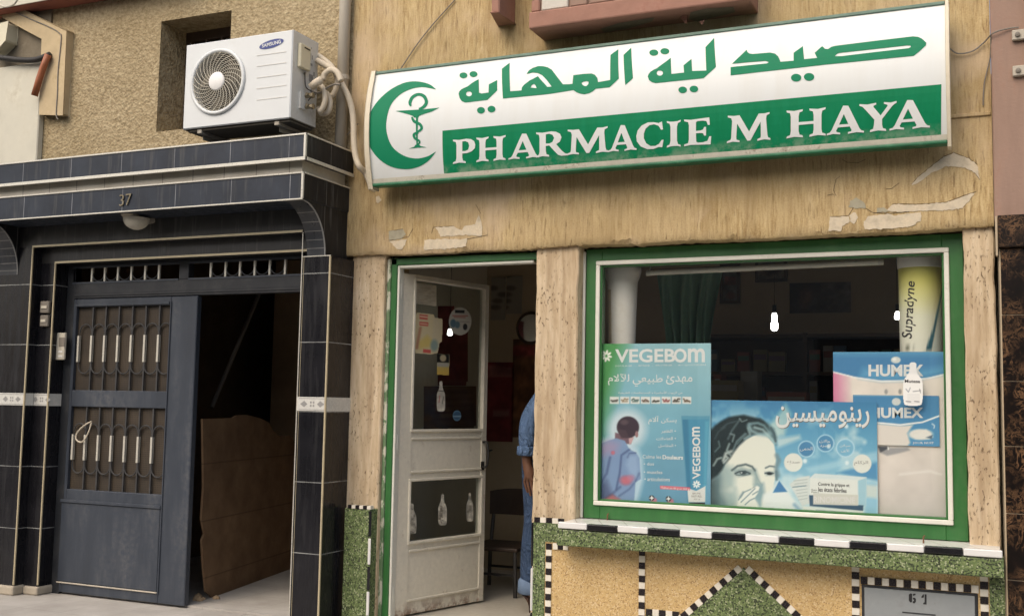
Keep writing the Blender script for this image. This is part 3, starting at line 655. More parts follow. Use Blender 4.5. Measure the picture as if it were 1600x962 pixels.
MB().box(gx0-.03, gx0-.002, YW+.01, YW+.05, gz0, gz1).box(gx0-.02, gx1, YW+.01, YW+.05, gz1+.0006, gz1+.05).build('dark_gap', 'gap', win)  # dark brown strips along the window frame gap
MB().box(gx0-.018, gx0-.004, YW-.004, YW+.01, gz0, gz1-.01).build('stop_bead', 'frame_white', win, bevel=.003)
# -------- sill, apron and tiled base
ZS = ZC-.545; xs0 = P(872, 818, 4.85).x; xs1 = P(1567, 866, 4.85).x
MB().box(xs0+.01, xs1-.01, 4.868, 5.103, ZS-.03, ZS).build('window_sill', 'silltile', ph)
sill = bpy.data.objects['window_sill']
n = 13; tw = (xs1-xs0)/n
for i in range(n):
    e = MB(); rs = random.Random(i); j = rs.uniform(-.0012, .0012)
    e.box(xs0+i*tw+.0012, xs0+(i+1)*tw-.0012, 4.842+j, 4.8675, ZS-.027+j, ZS+.003+j); e.build('edge_tile', 'edgew' if i % 2 == 0 else 'edgeb', sill, bevel=.005, seg=3)
MB().box(xs0-.008, xs1+.004, 4.85, 4.972, ZC-.652, ZS-.0305).build('apron', 'green_terr', ph, bevel=.006, seg=2)
YB = 4.965; pxL = P(833, 900, YB).x; pxR = P(1572, 900, YB).x
base = MB(); base.box(pxL, pxR, YB, 5.04, 0, ZC-.652); basep = base.build('base_panel', 'ochre_terr', ph)
zi = lambda px, py: P(px, py, YB-.003).z
xi = lambda px, py: P(px, py, YB-.003).x
gt = MB(); YG = YB-.003
xv1, xv2, xv3, xv4 = xi(857, 900), xi(1003, 900), xi(1337, 920), xi(1538, 930)
gt.box(pxL, xv1-.02, YG, YB+.01, 0, ZC-.6525); gt.box(xv4+.02, pxR, YG, YB+.01, 0, ZC-.6525); gt.box(pxL, xs0-.012, YG, YB+.01, ZC-.6525, P(850, 815, YG).z)
apx, apz = xi(1162, 882), zi(1162, 882); dl = (xi(1070, 962)-apx, zi(1070, 962)-apz); dr = (xi(1245, 962)-apx, zi(1245, 962)-apz)
bl = (apx+dl[0]*apz/-dl[1], 0); br = (apx+dr[0]*apz/-dr[1], 0)
gt.prism([(bl[0], YG, 0), (br[0], YG, 0), (apx, YG, apz-.01)], (0, .012, 0))
zlo = zi(1030, 957); xq = apx+dl[0]*(apz-zlo)/-dl[1]
gt.prism([(xv2+.02, YG-.0006, 0), (bl[0]-.02, YG-.0006, 0), (xq-.02, YG-.0006, zlo), (xv2+.02, YG-.0006, zlo)], (0, .012, 0))
gt.build('green_inlay', 'green_terr', basep)
def mosaic(p, q, wd=.030, step=.030, first=0, y=None, depth=.006, alt=None):
    """a row of small black and white tiles between two (x, z) points"""
    y = YG-.002 if y is None else y
    d = Vector((q[0]-p[0], 0, q[1]-p[1])); ln = d.length; d.normalize(); nn = Vector((-d.z, 0, d.x)); k = max(1, round(ln/step)); st = ln/k; mb = MB(); rs = random.Random(int(ln*1e4))
    for i in range(k):
        o = Vector((p[0], y-rs.uniform(0, .0012), p[1]))+d*(i*st+.0012)-nn*wd*.5*rs.uniform(.93, 1)
        w2 = alt and i % 2 != first
        mb.obox(o, d*(st-.0024), (0, depth, 0), nn*wd*.96, (i+first) % 2)
    mb.build('mosaic_strip', ['mosw', 'mosb'], basep)
zt1 = P(857, 848, YG).z
mosaic((xv1, zt1), (xv1, .0), first=1); mosaic((xv2, ZC-.655), (xv2, 0), first=1); mosaic((xv1+.02, zt1-.012), (xv1+.10, zt1-.012), first=0)
mosaic((apx-.014, apz-.012), (bl[0]-.014, 0)); mosaic((apx+.014, apz-.012), (br[0]+.014, 0))
mosaic((xv2+.02, zlo), (xq-.03, zlo), first=1)
zc3 = zi(1345, 905.5)
mosaic((xv3, ZC-.655), (xv3, 0), wd=.032); mosaic((xv3+.02, zc3), (xv4-.02, zc3), first=1, wd=.032); mosaic((xv4, ZC-.655), (xv4, 0), wd=.032)
zm = P(850, 812, YG).z
mosaic((pxL+.002, zm), (xs0-.012, zm), first=1, wd=.026)
ev = MB()
for i, (a, b_) in enumerate(((815, 885), (886, 955), (956, 1030), (1031, 1100))): ev.box(pxL-.012, pxL-.0005, YG-.004, YG+.02, P(832, b_, YG).z+.003, P(832, a, YG).z-.002, (i+1) % 2 if i else 1)
ev.build('corner_tile', ['edgew', 'edgeb'], basep, bevel=.004)
# steel hooks standing on the sill
for px, py in ((949, 812), (1443, 848)):
    d = ray(px, py); p = EYE+d*((ZS-ZC)/d.z); k = MB(); k.tube([p, p+Vector((0, 0, .026)), p+Vector((.006, 0, .032))], .0035, 6); tag(k.build('hook', 'rust'), 'small rusty hook standing on the window sill, '+('left end' if px < 1000 else 'right end'), 'hook', 'hooks on the sill')
# cabinet door with the number
cx0, cx1 = xv3+.024, xv4-.024; cz1 = zc3-.018
cb = MB(); cb.box(cx0, cx1, YG-.001, YG+.02, .05, cz1, 0); cab = cb.build('cabinet_frame', 'navy_dark', basep, bevel=.003)
MB().box(cx0+.012, cx1-.012, YG-.006, YG-.0015, .07, cz1-.010).build('cabinet_door', 'grey_door', basep, bevel=.003)
ZN = lambda p: L(4, 1200, 780, p)
for shapes in (([(880, 592), (892, 584), (901, 588), (900, 640), (890, 642), (880, 630)], [(905, 588), (920, 586), (924, 594), (915, 598), (906, 600)], [(905, 612), (918, 612), (925, 620), (924, 638), (915, 648), (904, 645), (905, 634), (912, 632), (912, 624), (905, 622)]), ([(958, 606), (970, 590), (975, 592), (975, 610), (960, 614)], [(979, 590), (991, 592), (991, 655), (970, 653), (970, 645), (979, 640)])):
    k = MB()
    for sh_ in shapes: k.flat(ZN(sh_), (), onY(YG-.0068))
    k.build('number', 'blackink', basep)
MB().box(xi(1410, 957), xi(1462, 960), YG-.0075, YG-.0062, zi(1430, 958), zi(1430, 956)).build('slot', 'navy_dark', basep)
# small terrazzo pier left of the door
lp = MB(); pz = P(555, 794, YB).z; lx0, lx1 = P(541, 880, YB).x-.02, P(577, 880, YB).x
lp.box(lx0, lx1, YB, 5.04, 0, pz); lpo = lp.build('base_pier', 'green_terr', ph, bevel=.003)
k = MB(); m_ = 6
for i in range(m_): k.box(lx0+.02+i*(lx1-lx0-.02)/m_+.001, lx0+.02+(i+1)*(lx1-lx0-.02)/m_-.001, YB-.003, YB+.03, pz+.0005, pz+.018, (i+1) % 2)
k.build('mosaic_strip', ['mosw', 'mosb'], lpo)
k = MB()
for i, (a, b_) in enumerate(((797, 838), (840, 882), (884, 922), (923, 962), (963, 1010), (1011, 1060))): k.box(lx1-.009, lx1+.008, YB-.007, YB-.0005, P(577, b_, YB).z+.002, P(577, a, YB).z-.002, i % 2)
k.build('corner_tile', ['edgeb', 'edgew'], lpo, bevel=.004)

# ================================================================ the pink building on the right
rb = thing('pink_building', 'pink plaster building with dark brown marble cladding at the right edge', 'building', (.6, 4.95, 0))
zm1 = P(1570, 336, 4.93).z
MB().box(XR+.002, 2.2, 4.965, 5.5, zm1-.02, 4.4).build('wall', 'pink', rb, bevel=.006)
MB().box(XR+.012, 2.2, 4.955, 5.2, -.1, zm1-.08).build('wall_core', 'darkplaster', rb)
ys = [388, 492, 595.5, 697, 802, 906, 1012, 1110]
k = MB(); zz = [P(1580, y, 4.94).z for y in ys]; zz[-1] = 0
for i in range(len(zz)-1):
    for j in range(3): k.box(XR+.022+j*.6, XR+.022+(j+1)*.6-.003, 4.94, 4.956, zz[i+1]+.0025, zz[i]-.0005)
k.build('marble_cladding', 'marble', rb, bevel=.0015)
k = MB()
for j in range(3): k.box(XR+.014+j*.6, XR+.014+(j+1)*.6-.003, 4.915, 4.97, zz[0]+.004, zm1-.002)
k.build('marble_course', 'marble', rb, bevel=.003)
MB().box(XR+.004, XR+.0125, 4.92, 4.966, zz[0]-.03, zm1-.004).box(XR+.0165, 2.1, 4.944, 4.9545, 0, zz[0]).build('joint_strip', 'joint', rb)

# ================================================================ the apartment building on the left
ap = thing('apartment_building', 'brown stucco apartment building with a black tiled entrance and canopy', 'building', (-4.4, 5.0, 0))
ZT = ZC+1.364; ZU = ZC+1.24; ZR = ZC+1.168; ZD = ZC+1.03; CXR = -3.20
wxa = P(248, 120, 5.0).x; wxb = -4.072; wza = P(248, 206, 5.0).z; wzb = P(252, 34, 5.0).z
k = MB(); k.box(-7.5, wxa, 5.0, 5.4, ZD, 4.4); k.box(wxb, -3.226, 5.0, 5.4, ZD, 4.4); k.box(wxa, wxb, 5.0, 5.4, ZD, wza); k.box(wxa, wxb, 5.0, 5.4, wzb, 4.4)
k.build('upper_wall', 'rough', ap)
k = MB(); wx2 = wxa; k.box(wxa, wxb, 5.25, 5.32, wza, wzb, 0); wn_o = k.build('window', 'blackcable', ap)
k = MB(); k.box(wxa, wxb, 5.225, 5.25, wza, wza+.04); k.box(wxa, wxb, 5.225, 5.25, wzb-.06, wzb); k.box(wxa, wxa+.05, 5.225, 5.25, wza+.04, wzb-.06)
for i in range(5): k.box(wxa+.16+i*.12, wxa+.172+i*.12, 5.215, 5.24, wza+.04, wzb-.06)
k.box(wxa, wxb, 5.213, 5.228, wzb-.22, wzb-.208); k.build('window_frame', 'wood_dark', wn_o)
# ledge over it with its stepped moulding
zs_ = ZC+2.478; k = MB(); k.box(-7.5, -4.3, 4.87, 5.001, zs_, zs_+.3); lo2 = k.build('balcony_ledge', 'redpink', ap, bevel=.006)
MB().box(-7.5, -5.2, 4.862, 4.8695, zs_+.006, zs_+.3).build('ledge_face', 'greywhite', lo2)
k = MB(); k.box(-7.5, -5.525, 4.955, 5.001, ZT-.1, ZC+2.13); wl = k.build('white_wall', 'greywhite', ap, bevel=.006)
k = MB(); k.prism([P(px, py, 4.945) for px, py in ((25, 10), (105, 48), (97, 179), (62, 178), (66, 60), (0, 26), (-60, 0), (-60, -60), (0, -20))], (0, .055, 0)); k.build('stepped_moulding', 'cream', ap, bevel=.006)
k = MB(); k.box(-7.4, -5.50, 4.985, 5.0, ZC+2.131, ZC+2.50); k.build('recess_shade', 'darkplaster', ap)  # thin dark slab on the wall, its colour stands in for a shaded recess
# canopy
cn = MB(); cn.box(-7.5, CXR, 4.55, 5.001, ZU, ZT)
can = cn.build('canopy', ['band_tile'], ap, bevel=.002)
for p in can.data.polygons:
    pass
sm = MB(); sm.box(CXR+.0005, CXR+.004, 4.556, 5.0, ZU+.006, ZT-.006); sm.box(CXR-.0215, CXR-.0175, 4.576, 5.0, ZD+.006, ZR-.006); sm.build('side_tile', 'side_tile', can)
MB().box(-7.5, CXR-.05, 4.60, 5.001, ZR, ZU).build('cream_band', 'lighttile', can)
MB().box(-7.5, CXR-.022, 4.57, 5.001, ZD, ZR).build('fascia', 'band_tile', can, bevel=.002)
tr = MB(); t = .004
tr.box(-7.5, CXR+t, 4.545, 4.5495, ZT-.006, ZT+.003); tr.box(-7.5, CXR+t, 4.543, 4.5495, ZU-.014, ZU+.004); tr.box(CXR-.008, CXR+.005, 4.5435, 4.5560, ZU+.004, ZT-.006)
tr.box(CXR+.0045, CXR+.009, 4.5565, 5.0, ZT-.006, ZT+.003); tr.box(CXR+.0045, CXR+.01, 4.5565, 5.0, ZU-.014, ZU+.004)
x2 = CXR-.022
tr.box(-7.5, x2+t, 4.564, 4.5695, ZR-.005, ZR+.003); tr.box(-7.5, x2+t, 4.564, 4.5695, ZD-.003, ZD+.005); tr.box(x2-.008, x2+.005, 4.5645, 4.5755, ZD+.005, ZR-.005)
tr.box(x2+.0055, x2+.01, 4.576, 5.0, ZR-.005, ZR+.003)
tr.build('edge_trim', 'silver', can, bevel=.0015)
hn = MB(); text(hn, '37', [(186.5, 304.5), (205, 302), (204, 319.5), (186, 322)], onY(4.562), -.012); 
hno = hn.build('house_number', 'brass', can); sol = hno.modifiers.new('solid', 'SOLIDIFY'); sol.thickness = .006
# stepped portal: lintels, pillars, corbels
YP, YQ, YGT = 4.80, 4.87, 4.97
GX1, GX2 = -5.335, -5.218; PX0, PX1 = -3.372, -3.192; ZA, ZB = ZC+.904, ZC+.811
ln = MB(); ln.box(GX1-.3, PX1-.05, YP, 5.001, ZA, ZD-.001); lno = ln.build('lintel', 'lintel_tile', ap)
MB().box(GX1+.001, PX0, YQ, 5.001, ZB, ZA-.0005).build('inner_lintel', 'lintel_tile', lno)
MB().box(GX1, PX0, YP-.005, YP-.0003, ZA-.003, ZA+.009).box(GX2, PX0, YQ-.005, YQ-.0003, ZB-.003, ZB+.009).build('gold_trim', 'gold', lno)
def pillar_decor(x0, x1, y, z0, z1, par, side=None):
    k = MB(); k.box(x0, x1, y-.004, y-.0004, z0, z1); o = k.build('decor_tile', 'decor', par, bevel=.001)
    k = MB(); zc = (z0+z1)/2; n = max(1, round((x1-x0)/.2)); st = (x1-x0)/n
    for i in range(n):
        cx = x0+(i+.5)*st+.01; to3 = lambda a, b: Vector((a, y-.0046, b)); s = min(.2, st)
        for dx, dz in ((1, 1), (1, -1), (-1, 1), (-1, -1)): k.flat(ell(cx+dx*.0085, zc+dz*.0085, .006, .006, 10), (), to3)
        for sg in (-1, 1): k.flat([(cx+sg*(.03), zc), (cx+sg*.05, zc+.017), (cx+sg*.075, zc), (cx+sg*.05, zc-.017)], (), to3, 1)
        k.flat([(cx-s/2, z1-.006), (cx+s/2, z1-.006), (cx+s/2, z1-.009), (cx-s/2, z1-.009)], (), to3, 1); k.flat([(cx-s/2, z0+.006), (cx+s/2, z0+.006), (cx+s/2, z0+.009), (cx-s/2, z0+.009)], (), to3, 1)
    k.build('flower_print', ['decorgrey', 'decorgrey'], o)
zd0, zd1 = P(490, 642, YP).z, P(490, 620, YP).z
# left pier
k = MB(); k.box(-7.5, GX1, YP, 5.001, 0.05, ZA-.0005); k.box(GX1, GX2, YQ, 5.001, .05, ZB); pl = k.build('pillar', 'pil_tile', ap)
MB().box(GX1-.003, GX1+.006, YP-.006, YP+.004, .06, ZA+.008).box(GX2-.003, GX2+.006, YQ-.006, YQ+.004, .06, ZB+.008).build('gold_trim', 'gold', pl, bevel=.0015)
pillar_decor(-6.6, GX1-.004, YP, zd0-.005, zd1-.005, pl); pillar_decor(GX1+.0045, GX2-.004, YQ, zd0-.005, zd1-.005, pl)
MB().box(GX1+.0003, GX1+.004, YP+.005, YQ-.006, zd0-.005, zd1-.005).build('decor_tile', 'decor', pl)
MB().box(GX2+.0003, GX2+.004, YQ+.005, YGT-.001, zd0-.005, zd1-.005).build('decor_tile', 'decor', pl)
MB().box(-7.5, GX1+.012, YP-.015, 5.0, 0, .055).box(GX1+.0125, GX2+.012, YQ-.015, 5.0, 0, .05).build('plinth', 'cement', pl, bevel=.01, seg=2)
# right pier
k = MB(); k.box(PX0, PX1, YP, 5.031, .0, ZC+.768); pr_ = k.build('pillar', 'pil_tile', ap)
MB().box(PX1-.006, PX1+.003, YP-.006, YP+.004, .0, ZC+.765).box(PX0+.012, PX0+.015, YP-.003, YP+.0, 0, ZC+.765).build('gold_trim', 'gold', pr_, bevel=.0015)
MB().box(PX0-.001, PX0+.004, YP-.003, YP+.0, 0, ZC+.9).box(PX0, PX1+.002, YP-.004, YP, ZC+.766, ZC+.771).build('silver_trim', 'silver', pr_)
pillar_decor(PX0+.004, PX1-.0065, YP, zd0, zd1, pr_)
k = MB(); k.box(PX1+.0004, PX1+.004, YP+.005, 5.03, zd0, zd1); k.build('decor_tile', 'decor', pr_)
# corbels with a curved front
def corbel(x0, x1, zb):
    k = MB(); pts = [(4.57, ZD)]; n = 14
    for i in range(1, n+1):
        q = i/n*math.pi/2; pts.append((4.57+(YP-4.57)*math.sin(q)**1.0*1.0 if 0 else 4.572+(YP-4.572)*(1-math.cos(q))**.0*math.sin(q), ZD-(ZD-zb)*(1-math.cos(q))))
    pts += [(5.0, zb), (5.0, ZD)]
    vs = [Vector((x0, a, b)) for a, b in pts]; k.prism(vs, (x1-x0, 0, 0)); o = k.build('corbel', 'corb_tile', ap, auto=30)
    e = MB()
    e.tube([Vector((x1, a-.001, b)) for a, b in pts[:n+1]], .004, 6); e.build('edge_trim', 'decorgrey', o)
    e = MB(); e.prism([Vector((x1+.0005, a+.006, b)) for a, b in pts], (.003, 0, 0)); e.build('side_tile', 'side_tile', o)
    return o
corbel(PX0+.03, -3.228, ZC+.772); corbel(-6.0, -5.452, ZC+.74)
MB().box(-5.452, GX1-.02, YP+.01, 5.0, ZA-.05, ZD-.0015).build('lintel_end', 'lintel_tile', lno)
# entrance hall behind the gate
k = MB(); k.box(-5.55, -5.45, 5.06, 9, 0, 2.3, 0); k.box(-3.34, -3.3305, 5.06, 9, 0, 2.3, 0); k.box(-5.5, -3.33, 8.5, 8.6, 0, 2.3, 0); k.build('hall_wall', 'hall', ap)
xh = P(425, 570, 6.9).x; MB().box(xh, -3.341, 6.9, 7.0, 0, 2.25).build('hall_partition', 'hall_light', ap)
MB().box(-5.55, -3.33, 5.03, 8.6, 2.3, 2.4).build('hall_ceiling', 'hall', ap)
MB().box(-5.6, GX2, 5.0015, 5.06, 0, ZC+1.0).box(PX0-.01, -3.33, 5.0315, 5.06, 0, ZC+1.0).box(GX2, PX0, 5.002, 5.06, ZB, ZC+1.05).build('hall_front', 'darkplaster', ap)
tag(MB().box(-5.5, -3.33, 5.0, 8.6, .001, .012).build('hall_floor', 'paving'), kind='structure')
# -------- gate: frame, transoms, leaves
gz1_ = ZB-.002; zbeam0, zbeam1 = P(200, 464, YGT).z, P(200, 449, YGT).z; gxl = P(105, 600, YGT).x; GR = PX0-.002
k = MB(); k.box(GX2+.001, gxl+.02, YGT, YGT+.05, .0, gz1_); k.box(GR-.05, GR, YGT, YGT+.05, 0, gz1_)
ta = (P(115, 420, YGT).x, P(279, 440, YGT).x, (P(115, 442, YGT).z+P(279, 436.5, YGT).z)/2, (P(115, 419, YGT).z+P(279, 411.5, YGT).z)/2)
tb = (P(295, 420, YGT).x, GR-.05, ta[2], ta[3])
k.box(gxl+.02, GR-.05, YGT, YGT+.05, zbeam0, ta[2]); k.box(gxl+.02, GR-.05, YGT, YGT+.05, ta[3], gz1_); k.box(ta[1], tb[0], YGT, YGT+.05, ta[2], ta[3]); k.box(gxl+.02, ta[0], YGT, YGT+.05, ta[2], ta[3])
k.box(gxl+.02, GR-.05, YGT-.006, YGT-.0004, zbeam0+.012, zbeam0+.028)
gf = k.build('gate_frame', 'navy_dark', ap, bevel=.003)
def arcs(mb, xc, zc, r, a0, a1, y, wd=.005, m=0):
    mb.tube([(xc+r*math.cos(R(a)), y, zc+r*1.0*math.sin(R(a))) for a in np.linspace(a0, a1, 13)], wd, 6, m)
for (x0, x1, z0, z1), bars in ((ta, [142.5, 162.5, 183, 204, 225.5, 247]), (tb, [328, 351, 373.5, 396.5, 420, 444])):
    k = MB(); xs = [P(b_, 428, YGT).x for b_ in bars]
    k.box(x0, x1, YGT+.02, YGT+.03, z0, z0+.006); k.box(x0, x1, YGT-.004, YGT-.0005, z0-.006, z0+.004, 2); k.box(x0, x1, YGT-.004, YGT-.0005, z1-.004, z1+.006, 2)
    for x in xs: k.box(x-.006, x+.006, YGT+.004, YGT+.016, z0, z1, 1)
    for a_, b_ in zip(xs, xs[1:]): arcs(k, (a_+b_)/2, z0+(b_-a_)*.55, (b_-a_)*.46, 180, 360, YGT+.01, .004)
    k.build('transom_grille', ['navy_dark', 'silver', 'navy'], gf)
# left leaf
lx0_, lx1_ = P(103, 700, YGT).x+.004, P(299, 700, YGT).x; YL = YGT-.004
ug = (P(116, 540, YL).x, P(264.5, 540, YL).x, (P(111, 609, YL).z+P(261, 611, YL).z)/2, (P(121, 480, YL).z+P(267, 476, YL).z)/2)
lg_ = (ug[0]-.012, ug[1], (P(108, 764, YL).z+P(255, 772, YL).z)/2, (P(112, 636, YL).z+P(259, 637, YL).z)/2)
k = MB(); Y2 = YL+.04; zb0 = .012; zt0 = zbeam0-.004
k.box(lx0_, ug[0], YL, Y2, zb0, zt0); k.box(ug[1], lx1_, YL, Y2, zb0, zt0); k.box(ug[0], ug[1], YL, Y2, ug[3], zt0); k.box(ug[0], ug[1], YL, Y2, lg_[3], ug[2]); k.box(ug[0], ug[1], YL, Y2, zb0, lg_[2])
gate = k.build('gate', 'navy', ap, bevel=.004)
pz1 = P(180, 790, YL).z; pz0 = P(180, 916, YL).z
k = MB(); k.box(ug[0]-.03, ug[1]-.01, YL-.004, YL-.0004, pz0, pz1); MB().box(ug[0]-.035, ug[1]-.005, YL-.009, YL-.0005, pz0-.012, pz0-.004).build('rail', 'pipe', gate, bevel=.002); k.box(ug[0]-.035, ug[1]-.002, YL-.012, YL-.0005, pz1+.002, pz1+.02)
k.box(ug[1]-.002, ug[1]+.006, YL-.007, YL-.0006, pz0-.014, ug[3]+.02); k.box(ug[0]-.0, ug[1]-.01, YL-.007, YL-.0006, ug[3]+.004, ug[3]+.02)
k.build('sheet_panel', 'navy', gate, bevel=.003)
MB().box(ug[0], ug[1], YL+.024, YL+.027, ug[2], ug[3]).box(ug[0], ug[1], YL+.024, YL+.027, lg_[2], lg_[3]).build('wire_mesh', 'mesh', gate)
gl = MB()
for (x0, x1, z0, z1), bars, (sa, sb), (ta_, tb_) in ((ug, [121, 141.2, 161.4, 182.2, 203.2, 224.2, 245.5], (523.5, 565), (505.7, 583.5)), (lg_, [112, 131, 151.5, 172, 193, 214, 235.5], (680.5, 721), (663, 742))):
    pym = 545 if z0 > .9 else 700
    xs = [P(b_, pym, YL).x for b_ in bars]; zsa, zsb = P(180, sa, YL).z, P(180, sb, YL).z; zta, ztb = P(180, ta_, YL).z, P(180, tb_, YL).z
    for i, x in enumerate(xs):
        if i: gl.box(x-.005, x+.005, YL+.006, YL+.016, z0, z1)
        gl.box(x-.0065, x+.0065, YL+.001, YL+.018, zsb, zsa, 1)
    xs.append(2*xs[-1]-xs[-2])
    for a_, b_ in zip(xs, xs[1:]):
        r_ = (b_-a_)*.46; c_ = (a_+b_)/2
        arcs(gl, c_, zta-r_, r_, 0, 180, YL+.009, .0045); arcs(gl, c_, ztb+r_, r_, 180, 360, YL+.009, .0045)
        for sx in (-1, 1): gl.tube([(c_+sx*r_, YL+.009, zta-r_), (c_+sx*r_, YL+.009, ztb+r_)], .0035, 5)
gl.build('grille_bars', ['bar', 'silver'], gate)
k = MB(); k.tube([P(a_, b_, YL-.012) for a_, b_ in ((143, 658), (132, 664), (121, 675), (119, 686), (128, 690), (137, 678), (143, 660))], .0045, 7, smoothpath=5)
tag(k.build('wire_loop', 'hose'), 'pale wire loop hung on the lower gate grille', 'wire')
# right leaf, folded inwards
k = MB(); xr_ = GR-.06; k.box(xr_-.04, xr_, YGT+.052, YGT+.88, .02, zt0); k.build('gate', 'navy_dark', ap, bevel=.003)

# ================================================================ the shop sign: a bowed light box
sg = thing('shop_sign', 'long bowed light box sign with green pharmacy lettering and a crescent on white', 'sign', (-1.6, 5.0, 2.3))
SZ0, SZ1 = ZC+.2315*4.86+.020, ZC+.360*4.86; SZM = (SZ0+SZ1)/2; SH = (SZ1-SZ0)/2
def sy(z, off=0.0):
    t = (z-SZM)/SH; return 4.868-.052*(1-t*t)-off
def SPt(px, py, off=0.0):
    y = 4.84
    for _ in range(5): y = sy(P(px, py, y).z, off)
    return P(px, py, y)
sx0, sx1 = P(578.5, 200, 4.82).x, P(1478, 120, 4.83).x
NZ = 16
k = MB(); zs = [SZ0+.004+(SZ1-SZ0-.016)*i/NZ for i in range(NZ+1)]
k.add([(x, sy(z), z) for z in zs for x in (sx0, sx1)], [(2*i, 2*i+1, 2*i+3, 2*i+2) for i in range(NZ)]); face = k.build('face', 'sign_white', sg, smooth=True)
MB().box(sx0, sx1, 4.874, 4.915, SZ0+.004, SZ1-.004).box(sx0+.03, sx1-.03, 4.9152, 4.999, SZ0+.09, SZ1-.05).build('case', 'sign_rim', sg)
k = MB()
k.box(sx0, sx1, 4.858, 4.92, SZ1-.012, SZ1+.004); k.build('top_rail', 'sign_rimtop', sg, bevel=.003)
k = MB(); k.box(sx0, sx1, 4.854, 4.915, SZ0-.012, SZ0+.0055); k.build('bottom_rail', 'sign_rim', sg, bevel=.006, seg=2)
k = MB(); k.add([(x, sy(z, .0045), z) for z in np.linspace(SZ0+.006, SZ0+.027, 5) for x in (sx0, sx1)], [(2*i, 2*i+1, 2*i+3, 2*i+2) for i in range(4)]); k.build('lower_trim', 'sign_trim', sg, smooth=True)
for xa, xb in ((sx0-.026, sx0-.0005), (sx1+.0005, sx1+.014)):
    pts = [(sy(z, .014), z) for z in np.linspace(SZ0-.024, SZ1+.010, 14)]
    k = MB(); k.prism([Vector((xa, a, b_)) for a, b_ in pts]+[Vector((xa, 4.925, SZ1+.010)), Vector((xa, 4.925, SZ0-.024))], (xb-xa, 0, 0)); k.build('end_cap', 'sign_cap', sg, bevel=.003)
def on_face(mb, outer, holes=(), off=.0015, m=0):
    """a filled shape laid on the bowed face: cut at several heights so that it follows the curve"""
    f = [SPt(a, b_) for a, b_ in outer]; hs = [[SPt(a, b_) for a, b_ in h] for h in holes]
    loops = [[Vector((p.x, p.z, 0)) for p in l] for l in (f, *hs)]; allp = [p for l in loops for p in l]
    bm = bmesh.new(); vs = [bm.verts.new((p.x, 0, p.y)) for p in allp]
    for t in tessellate_polygon(loops):
        try: bm.faces.new([vs[i] for i in t])
        except ValueError: pass
    z0, z1 = min(p.y for p in allp), max(p.y for p in allp); nn = max(2, int((z1-z0)/.035))
    for i in range(1, nn):
        bmesh.ops.bisect_plane(bm, geom=bm.verts[:]+bm.edges[:]+bm.faces[:], plane_co=(0, 0, z0+(z1-z0)*i/nn), plane_no=(0, 0, 1))
    for v in bm.verts: v.co.y = sy(v.co.z, off)
    bm.normal_update(); bm.verts.index_update()
    mb.add([tuple(v.co) for v in bm.verts], [tuple(v.index for v in (fc.verts if fc.normal.y < 0 else reversed(fc.verts[:]))) for fc in bm.faces], m); bm.free()
k = MB(); on_face(k, [(691.5, 204.5), (1471, 132), (1470.5, 217), (694, 272)], off=.0012); gp = k.build('green_panel', 'sign_green', sg)
